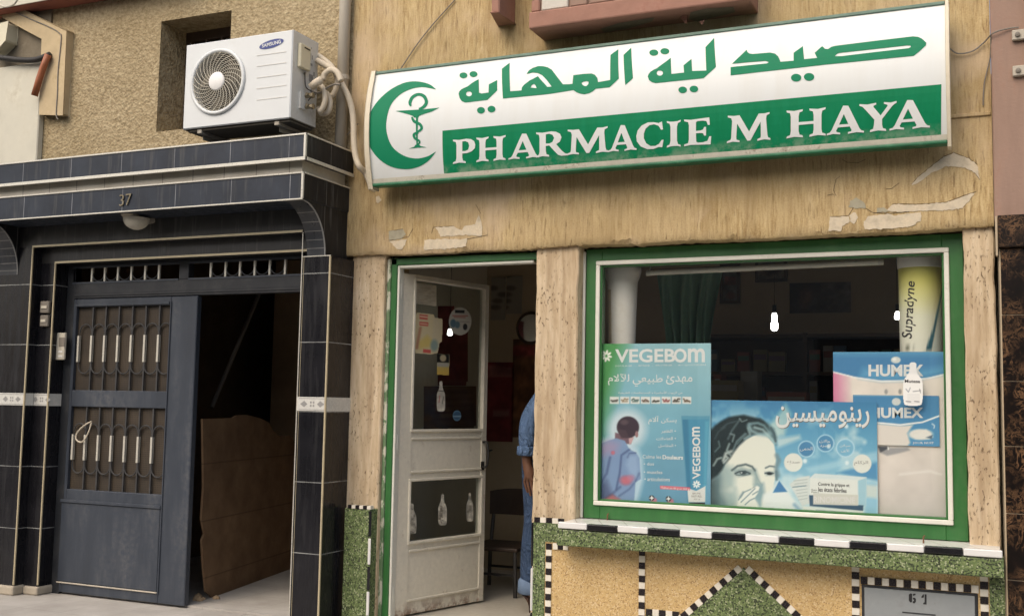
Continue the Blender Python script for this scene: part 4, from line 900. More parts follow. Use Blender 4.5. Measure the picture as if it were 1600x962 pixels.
# latin capitals with flared serifs, drawn in a unit box
LET = {
 'I': ([(0, 0), (.22, .035), (.5, .045), (.78, .035), (1, 0), (.98, .07), (.80, .11), (.73, .24), (.73, .76), (.80, .89), (.98, .93), (1, 1), (.78, .965), (.5, .955), (.22, .965), (0, 1), (.02, .93), (.20, .89), (.27, .76), (.27, .24), (.20, .11), (.02, .07)], []),
 'H': ([(0, 0), (.2, .04), (.42, 0), (.41, .07), (.33, .11), (.31, .24), (.31, .45), (.69, .45), (.69, .24), (.67, .11), (.59, .07), (.58, 0), (.8, .04), (1, 0), (.99, .07), (.91, .11), (.89, .24), (.89, .76), (.91, .89), (.99, .93), (1, 1), (.8, .96), (.58, 1), (.59, .93), (.67, .89), (.69, .76), (.69, .55), (.31, .55), (.31, .76), (.33, .89), (.41, .93), (.42, 1), (.2, .96), (0, 1), (.01, .93), (.09, .89), (.11, .76), (.11, .24), (.09, .11), (.01, .07)], []),
 'P': ([(0, 0), (.28, .04), (.58, 0), (.57, .07), (.45, .11), (.42, .24), (.42, .40), (.62, .40), (.84, .46), (.98, .58), (1, .72), (.95, .87), (.80, .96), (.6, .99), (.28, .965), (0, 1), (.01, .93), (.13, .89), (.16, .76), (.16, .24), (.13, .11), (.01, .07)], [[(.42, .50), (.55, .49), (.68, .54), (.73, .69), (.68, .84), (.55, .90), (.42, .89)]]),
 'R': ([(0, 0), (.2, .04), (.42, 0), (.41, .07), (.33, .11), (.31, .24), (.31, .43), (.42, .44), (.60, .18), (.70, .05), (.80, 0), (1.02, 0), (1.02, .05), (.92, .09), (.82, .2), (.64, .47), (.76, .56), (.81, .72), (.76, .87), (.63, .96), (.48, .99), (.2, .965), (0, 1), (.01, .93), (.09, .89), (.11, .76), (.11, .24), (.09, .11), (.01, .07)], [[(.31, .53), (.42, .52), (.52, .57), (.575, .72), (.52, .85), (.42, .90), (.31, .89)]]),
 'A': ([(0, 0), (.17, .035), (.36, 0), (.36, .06), (.27, .09), (.25, .13), (.30, .25), (.62, .25), (.67, .12), (.65, .08), (.57, .06), (.57, 0), (.79, .035), (1, 0), (1, .06), (.93, .09), (.88, .17), (.58, .98), (.44, 1), (.13, .17), (.08, .09), (0, .06)], [[(.33, .345), (.58, .345), (.46, .70)]]),
 'M': ([(0, 0), (.14, .035), (.29, 0), (.29, .06), (.22, .10), (.215, .2), (.235, .68), (.47, .03), (.54, .03), (.775, .68), (.78, .2), (.775, .11), (.70, .06), (.70, 0), (.86, .035), (1, 0), (1, .06), (.945, .10), (.93, .2), (.90, .78), (.91, .89), (.98, .94), (.98, 1), (.86, .97), (.73, .98), (.51, .36), (.29, .98), (.16, .97), (.02, 1), (.02, .94), (.10, .89), (.12, .78), (.10, .2), (.085, .11), (0, .06)], []),
 'C': ([(.98, .31), (.93, .03), (.80, .05), (.62, -.01), (.40, 0), (.17, .12), (.03, .32), (.01, .52), (.06, .74), (.20, .91), (.42, 1.01), (.62, 1.0), (.80, .95), (.92, 1.0), (.96, .70), (.89, .69), (.80, .85), (.64, .92), (.48, .90), (.34, .78), (.28, .60), (.28, .42), (.36, .23), (.52, .11), (.68, .10), (.82, .17), (.91, .31)], []),
 'E': ([(0, 0), (.25, .035), (.55, .02), (.98, 0), (1, .30), (.93, .30), (.86, .14), (.70, .10), (.52, .10), (.45, .14), (.44, .45), (.60, .45), (.70, .43), (.74, .34), (.81, .34), (.81, .66), (.74, .66), (.70, .57), (.60, .54), (.44, .54), (.44, .86), (.50, .90), (.68, .90), (.82, .87), (.88, .72), (.95, .72), (.93, 1), (.55, .98), (.25, .965), (0, 1), (.01, .93), (.15, .89), (.18, .76), (.18, .24), (.15, .11), (.01, .07)], []),
 'Y': ([(.28, 0), (.5, .04), (.72, 0), (.71, .07), (.63, .11), (.61, .24), (.61, .42), (.88, .84), (.95, .91), (1.0, .94), (1, 1), (.84, .965), (.66, 1), (.66, .94), (.75, .90), (.76, .86), (.57, .55), (.38, .86), (.38, .90), (.45, .94), (.45, 1), (.22, .965), (0, 1), (0, .94), (.08, .90), (.14, .82), (.40, .42), (.39, .24), (.37, .11), (.29, .07)], [])}
capl = lambda x: 218.6-.0870*(x-708); basl = lambda x: 256.3-.0763*(x-713)
k = MB()
for c, x0, x1 in (('P', 708, 743), ('H', 744.6, 790.5), ('A', 795, 843), ('R', 838, 887), ('M', 886, 951), ('A', 951, 995), ('C', 994, 1038), ('I', 1042, 1064), ('E', 1069, 1111.5), ('M', 1136, 1204), ('H', 1229, 1290.5), ('A', 1292, 1350), ('Y', 1343, 1401), ('A', 1390, 1453)):
    o, hs = LET[c]; f = lambda p: ((x0+(x1-x0)*p[0]), basl(x0+(x1-x0)*p[0])*(1-p[1])+capl(x0+(x1-x0)*p[0])*p[1])
    on_face(k, [f(p) for p in o], [[f(p) for p in h] for h in hs], off=.0028+(.0004 if c in 'A' else 0))
k.build('latin_lettering', 'whiteink', sg)
ZA_ = lambda p: L(3.7, 700, 20, p); ZB2 = lambda p: L(2.857, 1040, 0, p); ZC2 = lambda p: L(3.81, 1080, 20, p)
k = MB()
on_face(k, ZA_([(62, 470), (66, 456), (78, 443), (95, 435), (115, 426), (135, 410), (157, 396), (178, 385), (180, 463), (195, 468), (235, 462), (237, 415), (285, 390), (285, 450), (228, 505), (100, 520), (80, 512), (67, 492)]), [ZA_(ell(122, 470, 17, 14))])
on_face(k, ZA_([(312, 325), (357, 290), (360, 455), (425, 450), (428, 432), (440, 418), (470, 394), (520, 368), (545, 397), (575, 430), (600, 428), (570, 388), (545, 362), (520, 350), (490, 346), (455, 355), (468, 335), (490, 320), (520, 310), (550, 310), (578, 317), (600, 330), (632, 372), (665, 415), (700, 414), (720, 412), (725, 362), (780, 355), (830, 352), (850, 360), (864, 378), (868, 402), (938, 390), (940, 245), (985, 212), (988, 382), (935, 432), (855, 440), (838, 455), (820, 465), (790, 472), (765, 469), (745, 462), (725, 448), (590, 470), (318, 497)]),
        [ZA_([(478, 434), (484, 420), (497, 412), (506, 420), (513, 437)]), ZA_([(772, 408), (782, 400), (802, 397), (814, 401), (812, 414), (800, 426), (788, 424), (778, 417)])])
on_face(k, ZA_([(1015, 245), (1060, 203), (1070, 380), (1025, 420)]))
on_face(k, ZA_([(1155, 370), (1160, 355), (1172, 341), (1190, 330), (1210, 320), (1240, 298), (1265, 280), (1288, 262), (1292, 355), (1365, 347), (1362, 305), (1408, 268), (1412, 338)])+ZB2([(182, 316), (178, 212), (217, 170), (225, 300), (170, 350)])+ZA_([(1200, 408), (1178, 402), (1162, 390)]), [ZA_(ell(1225, 350, 18, 15))])
on_face(k, ZC2([(235, 374), (235, 325), (350, 313), (450, 303), (463, 296), (445, 288), (340, 296), (243, 305), (285, 265), (330, 222), (336, 236), (348, 244), (365, 247), (470, 238), (500, 245), (517, 260), (526, 278), (532, 293), (610, 287), (610, 240), (665, 200), (672, 278), (750, 270), (735, 240), (780, 200), (797, 216), (815, 218), (835, 204), (860, 198), (1100, 168), (1320, 142), (1350, 145), (1372, 155), (1400, 180), (1398, 195), (1365, 225), (1325, 258), (800, 310)]),
        [ZC2([(855, 260), (866, 248), (880, 241), (1080, 219), (1285, 196), (1305, 197), (1309, 204), (1295, 212), (1100, 235), (900, 259)])])
for cx, cy, rx, ry, Z_ in ((90, 363, 23, 17, ZA_), (148, 356, 23, 17, ZA_), (191, 565, 23, 19, ZA_), (252, 558, 23, 19, ZA_), (1190, 232, 26, 18, ZA_), (1254, 224, 26, 18, ZA_), (1357, 447, 25, 19, ZA_), (1422, 442, 25, 19, ZA_), (625, 388, 31, 23, ZC2), (702, 383, 31, 23, ZC2)): on_face(k, Z_(ell(cx, cy, rx, ry)))
k.build('arabic_lettering', 'sign_green2', sg)
ZD2 = lambda p: L(3.0058, 540, 0, p)
k = MB()
on_face(k, ZD2([(p.x, p.y) for p in spline([(a, b_, 0) for a, b_ in [(425, 420), (390, 395), (330, 383), (270, 392), (200, 430), (140, 490), (105, 560), (97, 620), (110, 680), (150, 740), (210, 782), (280, 795), (340, 785), (390, 755), (425, 712)]], 4)]+[(p.x, p.y) for p in spline([(a, b_, 0) for a, b_ in [(423, 713), (385, 735), (330, 745), (270, 730), (220, 690), (195, 630), (192, 570), (210, 500), (250, 450), (300, 422), (360, 410), (423, 421)]], 4)]))
k.build('crescent', 'sign_green2', sg)
k = MB()
on_face(k, ZD2([(235, 522), (290, 519), (370, 514), (442, 506), (405, 525), (370, 536), (345, 545), (342, 553), (322, 553), (316, 545), (285, 535)]))
on_face(k, ZD2([(331, 553), (341, 553), (340, 680), (333, 680)])); on_face(k, ZD2([(296, 699), (322, 690), (330, 680), (345, 680), (354, 687), (382, 693), (340, 694)]))
on_face(k, ZD2(stroke2([(307, 500), (303, 482), (316, 456), (345, 444), (370, 455), (380, 480), (368, 502), (345, 514)], [7, 15, 14, 13, 16, 15, 14, 10])), off=.0019)
on_face(k, ZD2(stroke2([(312, 550), (322, 570), (350, 585), (357, 605), (340, 620)], [8, 13, 13, 12, 8])), off=.0019); on_face(k, ZD2(stroke2([(342, 622), (322, 632), (326, 650), (346, 662), (348, 672), (336, 682)], [10, 12, 11, 9, 7, 5])), off=.0023)
k.build('snake_and_bowl', 'sign_green2', sg)
# ================================================================ air conditioner on its wall arms
YA0, YA1 = 4.62, 4.855
ac = thing('air_conditioner', 'white outdoor air conditioner unit with round fan grille on the tiled canopy', 'air conditioner', (-3.7, 4.75, ZC+1.48))
ax0, ax1 = P(288, 136, YA0).x, P(455.5, 116, YA0).x; az0 = (P(287, 202.5, YA0).z+P(453.9, 184.5, YA0).z)/2; az1 = (P(289, 70, YA0).z+P(457.8, 47.7, YA0).z)/2
fc = P(340.5, 128, YA0); FR = .168
# front panel with a round opening
k = MB(); n = 48; circ = [(fc.x+FR*math.cos(2*math.pi*i/n), fc.z+FR*math.sin(2*math.pi*i/n)) for i in range(n)]
k.flat([(ax0+.006, az0+.006), (ax1-.006, az0+.006), (ax1-.006, az1-.006), (ax0+.006, az1-.006)], [circ], lambda a, b_: Vector((a, YA0, b_)))
k.add([(a, YA0, b_) for a, b_ in circ]+[(a, YA0+.05, b_) for a, b_ in circ], [(i, (i+1) % n, n+(i+1) % n, n+i) for i in range(n)])
k.box(ax0, ax1, YA0+.0062, YA1, az1-.0060, az1); k.box(ax0, ax1, YA0+.0062, YA1, az0, az0+.006, 1); k.box(ax0, ax0+.006, YA0+.0062, YA1, az0+.006, az1-.006)
r_ = .006
for (xa, za_), (xb, zb2), (dx, dz) in (((ax0+r_, az1-r_), (ax1-r_, az1-r_), (0, r_)), ((ax0+r_, az0+r_), (ax1-r_, az0+r_), (0, -r_)), ((ax0+r_, az0+r_), (ax0+r_, az1-r_), (-r_, 0)), ((ax1-r_, az0+r_), (ax1-r_, az1-r_), (r_, 0))):
    k.add([(xa, YA0, za_), (xb, YA0, zb2), (xb+dx, YA0+r_, zb2+dz), (xa+dx, YA0+r_, za_+dz)], [(0, 1, 2, 3)])
case = k.build('casing', ['ac', 'acdark'], ac)
MB().box(ax1-.006, ax1, YA0+.0062, YA1, az0+.006, az1-.006).build('side_panel', 'acside', ac)
k = MB(); k.lathe((fc.x, YA0-.001, fc.z), [(FR+.016, -.002), (FR+.014, -.010), (FR+.004, -.013), (FR-.004, -.008), (FR-.006, .004)], 48, 0, 'y'); k.build('fan_ring', 'ac', ac, smooth=True)
k = MB(); k.lathe((fc.x, YA0+.05, fc.z), [(FR, 0), (.001, .02)], 32, 0, 'y'); k.build('fan_cavity', 'coil', ac)
k = MB()
for i in range(3):
    a0 = i*2*math.pi/3+.4; vs = []
    for j in range(9):
        r2 = .03+.125*j/8
        for q, dy in ((a0-.45+.02*j, .045), (a0+.45+.05*j, .02)): vs.append((fc.x+r2*math.cos(q), YA0+dy, fc.z+r2*math.sin(q)))
    k.add(vs, [(2*j, 2*j+1, 2*j+3, 2*j+2) for j in range(8)])
k.build('fan_blades', 'acdark', ac)
k = MB()
for j in range(10):
    r2 = .063+.0107*j
    k.tube([(fc.x+r2*math.cos(2*math.pi*i/40), YA0-.005-.004*(1-(r2/FR)**2), fc.z+r2*math.sin(2*math.pi*i/40)) for i in range(41)], .0016, 4, cap=False)
for i in range(26):
    a0 = 2*math.pi*i/26; pts = []
    for j in range(9):
        u = j/8; r2 = .05+(FR-.053)*u; q = a0-.75*u; pts.append((fc.x+r2*math.cos(q), YA0-.008-.004*(1-u), fc.z+r2*math.sin(q)))
    k.tube(pts, .0021, 5)
k.build('fan_grille', 'grille', ac)
k = MB(); k.lathe((fc.x, YA0-.012, fc.z), [(.053, .004), (.051, -.002), (.044, -.006), (.001, -.007)], 32, 0, 'y'); k.build('hub_cap', 'hub', ac, smooth=True)
k = MB()
for pz in ((233, 243), (282, 290), (333, 341), (382, 388), (432, 439)):
    a = P(1135/2.829, (pz[1])/2.829, YA0); b_ = P(1265/2.829, pz[0]/2.829, YA0); z = (a.z+b_.z)/2; k.box(a.x, b_.x, YA0-.0018, YA0-.0002, z-.0022, z+.0022)
k.build('pressed_ribs', 'acside', ac)
k = MB(); lc = L(2.829, 0, 0, [(1200, 195)])[0]; ex = L(2.829, 0, 0, [(x, y) for x, y in [(1200+58*math.cos(q)*.93+3*math.sin(q), 195-21*math.sin(q)*.9-14*math.cos(q)) for q in np.linspace(0, 2*math.pi, 33)[:-1]]])
k.flat(ex, (), onY(YA0-.0016)); bd = k.build('logo_badge', 'blue', ac)
k = MB(); text(k, 'SAMSUNG', L(2.829, 0, 0, [(1158, 197), (1240, 176), (1243, 192), (1158, 212)]), onY(YA0-.0024), .02); k.build('logo_lettering', 'whiteink', bd)
def onX(X): return lambda px, py: PQ(px, py, (X, 0, 0), Vector((1, 0, 0)))
sX = onX(ax1)
def sidebox(mb, p, q, t, m=0):
    a, b_ = sX(*p), sX(*q); mb.box(ax1+.0005, ax1+t, a.y, b_.y, a.z, b_.z, m)
ZE = lambda x, y: (420+x/4.372, 40+y/4.372)
k = MB(); sidebox(k, ZE(197, 120), ZE(262, 318), .022); cv = k.build('terminal_cover', 'beige', ac, bevel=.004)
k = MB(); a, b_ = sX(*ZE(222, 150)), sX(*ZE(258, 178)); k.box(ax1+.0215, ax1+.024, a.y, b_.y, a.z, b_.z); k.build('handle_shade', 'blackcable', cv)  # raised black plate painted in for the shade of a grip recess
k = MB()
for p, q in (((288, 150), (292, 162)), ((280, 255), (297, 280)), ((275, 330), (300, 395)), ((304, 318), (312, 350)), ((284, 190), (287, 240)), ((295, 205), (299, 235))): k = MB(); sidebox(k, ZE(*p), ZE(*q), .0012); k.build('rating_label', 'decorgrey', ac)
k = MB(); sidebox(k, ZE(206, 450), ZE(240, 580), .012, 0)
for yy in (485, 560):
    c_ = sX(*ZE(240, yy)); k.tube([c_, c_+Vector((.05, 0, 0))], .011, 8, 1); k.tube([c_+Vector((.03, -.02, .006)), c_+Vector((.03, .035, .012))], .008, 8, 1); k.tube([c_+Vector((.05, 0, 0)), c_+Vector((.062, 0, 0))], .016, 6, 1)
k.build('valve', ['acside', 'brass'], ac)
k = MB()
for yx in (ax0+.09, ax1-.11):
    k.box(yx, yx+.03, YA0+.015, 5.0, az0-.026, az0-.003); k.box(yx, yx+.004, YA0+.06, 5.0, az0-.05, az0-.026)
k.box(ax0+.02, ax1-.012, YA0+.02, YA1-.01, az0-.012, az0-.0005, 1)
k.build('wall_arms', ['pipe', 'acdark'], ac, bevel=.002)
# hoses and cables
hz = lambda pts, Y: [P(*ZE(x, y), Y) for x, y in pts]
k = MB(); k.tube(hz([(330, 200), (380, 235), (430, 280), (460, 340), (465, 400), (440, 470), (410, 490)], 4.86), .014, 10, smoothpath=6); tag(k.build('hose', 'hose', smooth=True), 'cream foam hose looping down behind the air conditioner, nearest the wall', 'hose')
k = MB(); k.tube(hz([(330, 240), (395, 275), (440, 300)], 4.83)+hz([(480, 350), (505, 410), (545, 490), (570, 580), (580, 680), (583, 800), (595, 900), (620, 965)], 4.93)+[P(571, 270, 4.97), P(580, 290, 4.98)], .017, 10, smoothpath=6); tag(k.build('hose', 'hose', smooth=True), 'long cream hose running from the air conditioner down beside the sign', 'hose')
k = MB(); k.tube(hz([(370, 370), (385, 330), (430, 303), (470, 325), (495, 380)], 4.80), .0165, 10, smoothpath=6); tag(k.build('hose', 'hose', smooth=True), 'short cream hose arch at the side of the air conditioner', 'hose')
k = MB(); k.tube(hz([(290, 420), (320, 395), (360, 370)], 4.74), .021, 12); k.tube(hz([(350, 400), (375, 440), (385, 500), (370, 560), (345, 590)], 4.80), .0145, 10, smoothpath=5); k.tube(hz([(395, 460), (420, 520), (405, 590), (360, 600), (340, 560)], 4.84), .0145, 10, smoothpath=6); tag(k.build('hose', 'hose', smooth=True), 'coiled cream hose with an open thick end below the arch', 'hose')
k = MB(); k.tube([sX(*ZE(228, 318))+Vector((.02, 0, 0))]+hz([(238, 390), (290, 445), (350, 460), (400, 425), (450, 402), (490, 405)], 4.80), .006, 8, smoothpath=6); tag(k.build('cable', 'cable'), 'grey power cable hanging from the beige cover of the air conditioner', 'cable')
k = MB(); k.tube([sX(*ZE(235, 340))+Vector((.01, 0, 0)), sX(*ZE(240, 420))+Vector((.012, 0, 0)), sX(*ZE(265, 450))+Vector((.02, 0, 0))], .003, 6, smoothpath=5); k.tube(hz([(250, 540), (280, 500), (320, 470)], 4.78), .003, 6); tag(k.build('cable', 'blackcable'), 'thin copper line at the valves of the air conditioner', 'cable')
# drain pipe in the corner
k = MB(); xp, yp = P(536, 110, 4.955).x, 4.955; k.tube([(xp, yp, ZC+1.36), (xp, yp, 4.3)], .032, 14); dpipe = k.build('pipe', 'pipe', smooth=True); 
k = MB(); k.tube([(xp, yp, P(536, 122, yp).z-.012), (xp, yp, P(536, 122, yp).z+.012)], .036, 14); k.build('pipe_clamp', 'pipe', dpipe); tag(dpipe, 'grey drain pipe running down the corner above the canopy', 'pipe')
k = MB(); k.tube([P(549, 0, 4.99), P(541, 40, 4.99), P(540, 100, 4.985), P(528, 165, 4.985), P(524, 222, 4.985)], .004, 6, smoothpath=5); tag(k.build('cable', 'hose'), 'thin pale cable running along the drain pipe', 'cable')
k = MB(); k.tube([P(711, 0, 4.992), P(675, 40, 4.988), P(650, 72, 4.988), P(626, 108, 4.985)], .0035, 6, smoothpath=5); tag(k.build('cable', 'cable'), 'thin dark wire slanting down the plaster to the top of the sign', 'cable')
k = MB(); k.tube([P(527, 225, 4.97), P(545, 208, 4.97), P(560, 193, 4.97)], .003, 6); tag(k.build('cable', 'cable'), 'short dark wire crossing the hose above the canopy corner', 'cable')
k = MB(); k.tube([P(1484, 76, 4.97), P(1497, 84, 4.985), P(1520, 80, 4.985), P(1538, 66, 4.985), P(1552, 52, 4.95), P(1575, 45, 4.955), P(1592, 43, 4.955)], .0035, 6, smoothpath=6); tag(k.build('cable', 'cable'), 'loose brown wire from the right end of the sign to the pink wall', 'cable')
k = MB(); k.tube([P(1548, 56, 4.96), P(1547, 90, 4.985), P(1538, 130, 4.99), P(1536, 165, 4.995)], .0028, 6, smoothpath=6); tag(k.build('cable', 'cable'), 'thin dark wire hanging down the corner beside the pink wall', 'cable')
for i, (px, py) in enumerate(((1590, 55), (1591, 111))):
    c_ = P(px, py, 4.95); cl = MB(); cl.box(c_.x-.022, c_.x+.045, 4.944, 4.9645, c_.z-.022, c_.z+.022); o = cl.build('pipe_bracket', 'pipe', bevel=.003)
    MB().lathe((c_.x+.0, 4.942, c_.z), [(.011, .002), (.010, -.006), (.001, -.008)], 12, 0, 'y').build('bolt', 'cable', o); tag(o, ('upper' if i == 0 else 'lower')+' grey metal bracket bolted to the pink wall', 'bracket', 'pipe brackets on the pink wall')
k = MB(); xq = P(1606, 70, 4.93).x; k.tube([(xq+.03, 4.93, P(1590, 122, 4.93).z), (xq+.03, 4.93, 4.3)], .028, 12); tag(k.build('pipe', 'greywhite', smooth=True), 'pale pipe at the right edge held by two brackets on the pink wall', 'pipe')
# lamp, bells, intercom and odds and ends of the entrance
lamp = thing('wall_lamp', 'broken round lamp hanging under the tiled canopy', 'lamp', tuple(P(210, 345, 4.72)))
c_ = P(203, 338, 4.66); k = MB(); k.lathe((c_.x, c_.y, c_.z), [(.001, -.012), (.04, -.006), (.052, .015), (.055, .045), (.055, ZD-c_.z-.001)], 20); k.build('lamp_base', 'cement', lamp, smooth=True)
c2 = P(213, 347, 4.70); k = MB(); n = 20; prof = [(.074*math.cos(q), -.066*math.sin(q)) for q in np.linspace(0, math.pi/2, 7)]
k.lathe((c2.x, c2.y, c2.z+.022), prof, n); k.build('lamp_shade', 'grille', lamp, smooth=True)
k = MB(); k.tube([c2+Vector((0, .02, 0)), Vector((c2.x+.03, YP, c2.z+.03))], .022, 10); k.build('lamp_arm', 'cable', lamp)
def wallbox(name, px0, py0, px1, py1, y, t, mat): 
    a, b_ = P(px0, py0, y), P(px1, py1, y); return MB().box(a.x, b_.x, y-t, y-.0005, a.z, b_.z).build(name, mat, bevel=.004)
ic = wallbox('intercom', 89, 520, 103, 562, 4.93, .018, 'grille'); tag(ic, 'pale intercom panel with two buttons beside the gate', 'intercom')
for py in (549, 556):
    a = P(93, py, 4.91); MB().box(a.x-.012, a.x+.022, 4.9095, 4.9118, a.z-.006, a.z+.005).build('button', 'edgew', ic)
a, b_ = P(92.5, 527, 4.91), P(100.5, 541, 4.91); MB().box(a.x, b_.x, 4.9095, 4.9118, a.z, b_.z).build('speaker_grille', 'cable', ic)
for i, (p0, p1) in enumerate((((66.5, 471), (79, 489)), ((66, 492.5), (77.5, 510)))):
    a, b_ = P(p0[0], p0[1], 4.868), P(p1[0], p1[1], 4.868); bb = MB().box(a.x, b_.x, 4.85, 4.8695, a.z, b_.z).build('doorbell', 'cable', bevel=.004); MB().box(a.x+.014, b_.x-.012, 4.845, 4.8498, (a.z+b_.z)/2-.008, (a.z+b_.z)/2+.008).build('button', 'grille', bb)
    tag(bb, ('upper' if i == 0 else 'lower')+' of two small grey doorbells on the black tiles', 'doorbell', 'doorbells left of the gate')
Zl = lambda p: L(3.85, 0, 0, p)
k = MB(); k.tube([P(*q, 4.915) for q in Zl([(290, 330), (262, 400), (235, 480), (207, 577)])], .021, 12); oc = k.build('conduit', 'orange', smooth=True); tag(oc, 'orange plastic conduit end hanging beside the balcony bracket', 'conduit')
k = MB(); k.tube([P(*q, 4.925) for q in Zl([(-20, 345), (60, 355), (130, 362), (220, 360), (300, 330)])], .019, 12, smoothpath=5); tag(k.build('cable', 'blackcable', smooth=True), 'thick black cable bundle beside the white wall', 'cable')
k = MB(); k.tube([P(*q, 4.942) for q in Zl([(75, 65), (170, 110), (300, 165), (355, 200), (368, 235), (350, 420), (345, 560), (338, 688), (350, 720)])], .004, 6, smoothpath=6); tag(k.build('cable', 'cable'), 'thin dark cable running down the front of the balcony bracket', 'cable')
k = MB(); a, b_ = P(-16, 40, 4.90), P(9, 78, 4.90); k.prism([(a.x, 4.90, b_.z+.02), (a.x+.06, 4.90, b_.z), (b_.x, 4.90, b_.z+.06), (b_.x, 4.90, a.z), (a.x, 4.90, a.z)], (0, .08, 0)); tag(k.build('junction_box', 'beige', bevel=.008), 'pale box fixed under the balcony at the left edge', 'box')
k = MB(); k.tube([P(0, 8, 4.3), P(8, 11, 4.3), P(20, 8, 4.3), P(27, 0, 4.3)], .006, 8, smoothpath=4); tag(k.build('cable', 'greywhite'), 'white cable loop at the top left corner', 'cable')
# things in the hall
ba, bb = Vector((-4.23, 5.18, .014)), Vector((-4.5, 6.37, .014)); bd_ = (bb-ba); bu = bd_.normalized(); bn = Vector((bu.y, -bu.x, 0))
def onB(px, py): return PQ(px, py, ba, bn)
k = MB(); Zb = lambda p: L(2.394, 280, 560, p)
out = [onB(*q) for q in Zb([(88, 225), (150, 224), (200, 222), (216, 212), (255, 210), (300, 222), (335, 238), (352, 270), (375, 290), (412, 288), (450, 330), (450, 810), (400, 822), (260, 868), (130, 905), (118, 885), (100, 870), (92, 790), (85, 680), (95, 655), (84, 600), (92, 480)])]
k.prism(out, -bn*.012); brd = k.build('board', 'board'); tag(brd, 'large brown fibreboard sheet with a ragged top leaning inside the dark entrance', 'board')
k = MB(); k.tube([P(408, 452, 6.2), P(331, 636, 5.75)], .014, 8); tag(k.build('pole', 'cable'), 'thin pole slanting through the dark entrance hall', 'pole')
k = MB(); rs = random.Random(2)
for i in range(7):
    x, y = -4.28+rs.uniform(-.05, .08), 5.15+rs.uniform(-.05, .1); r2 = rs.uniform(.012, .03); k.lathe((x, y, .013), [(r2, 0), (r2*.9, r2*.5), (r2*.3, r2*.9), (.001, r2)], 7)
tag(k.build('rubble', 'hall_light'), kind='stuff')

# ================================================================ behind the display window
SHZ = wz0+.004
MB().box(wx0-.02, wx1+.02, 5.152-.035, 5.75, SHZ-.05, SHZ-.001).build('display_shelf', 'wall_in', ph)
def letters(parent, name, mat, items, y):
    k = MB()
    for it in items: text(k, it[0], it[1], onY(y), *(it[2:] if len(it) > 2 else ()))
    return k.build(name, mat, parent)
AR = arabic
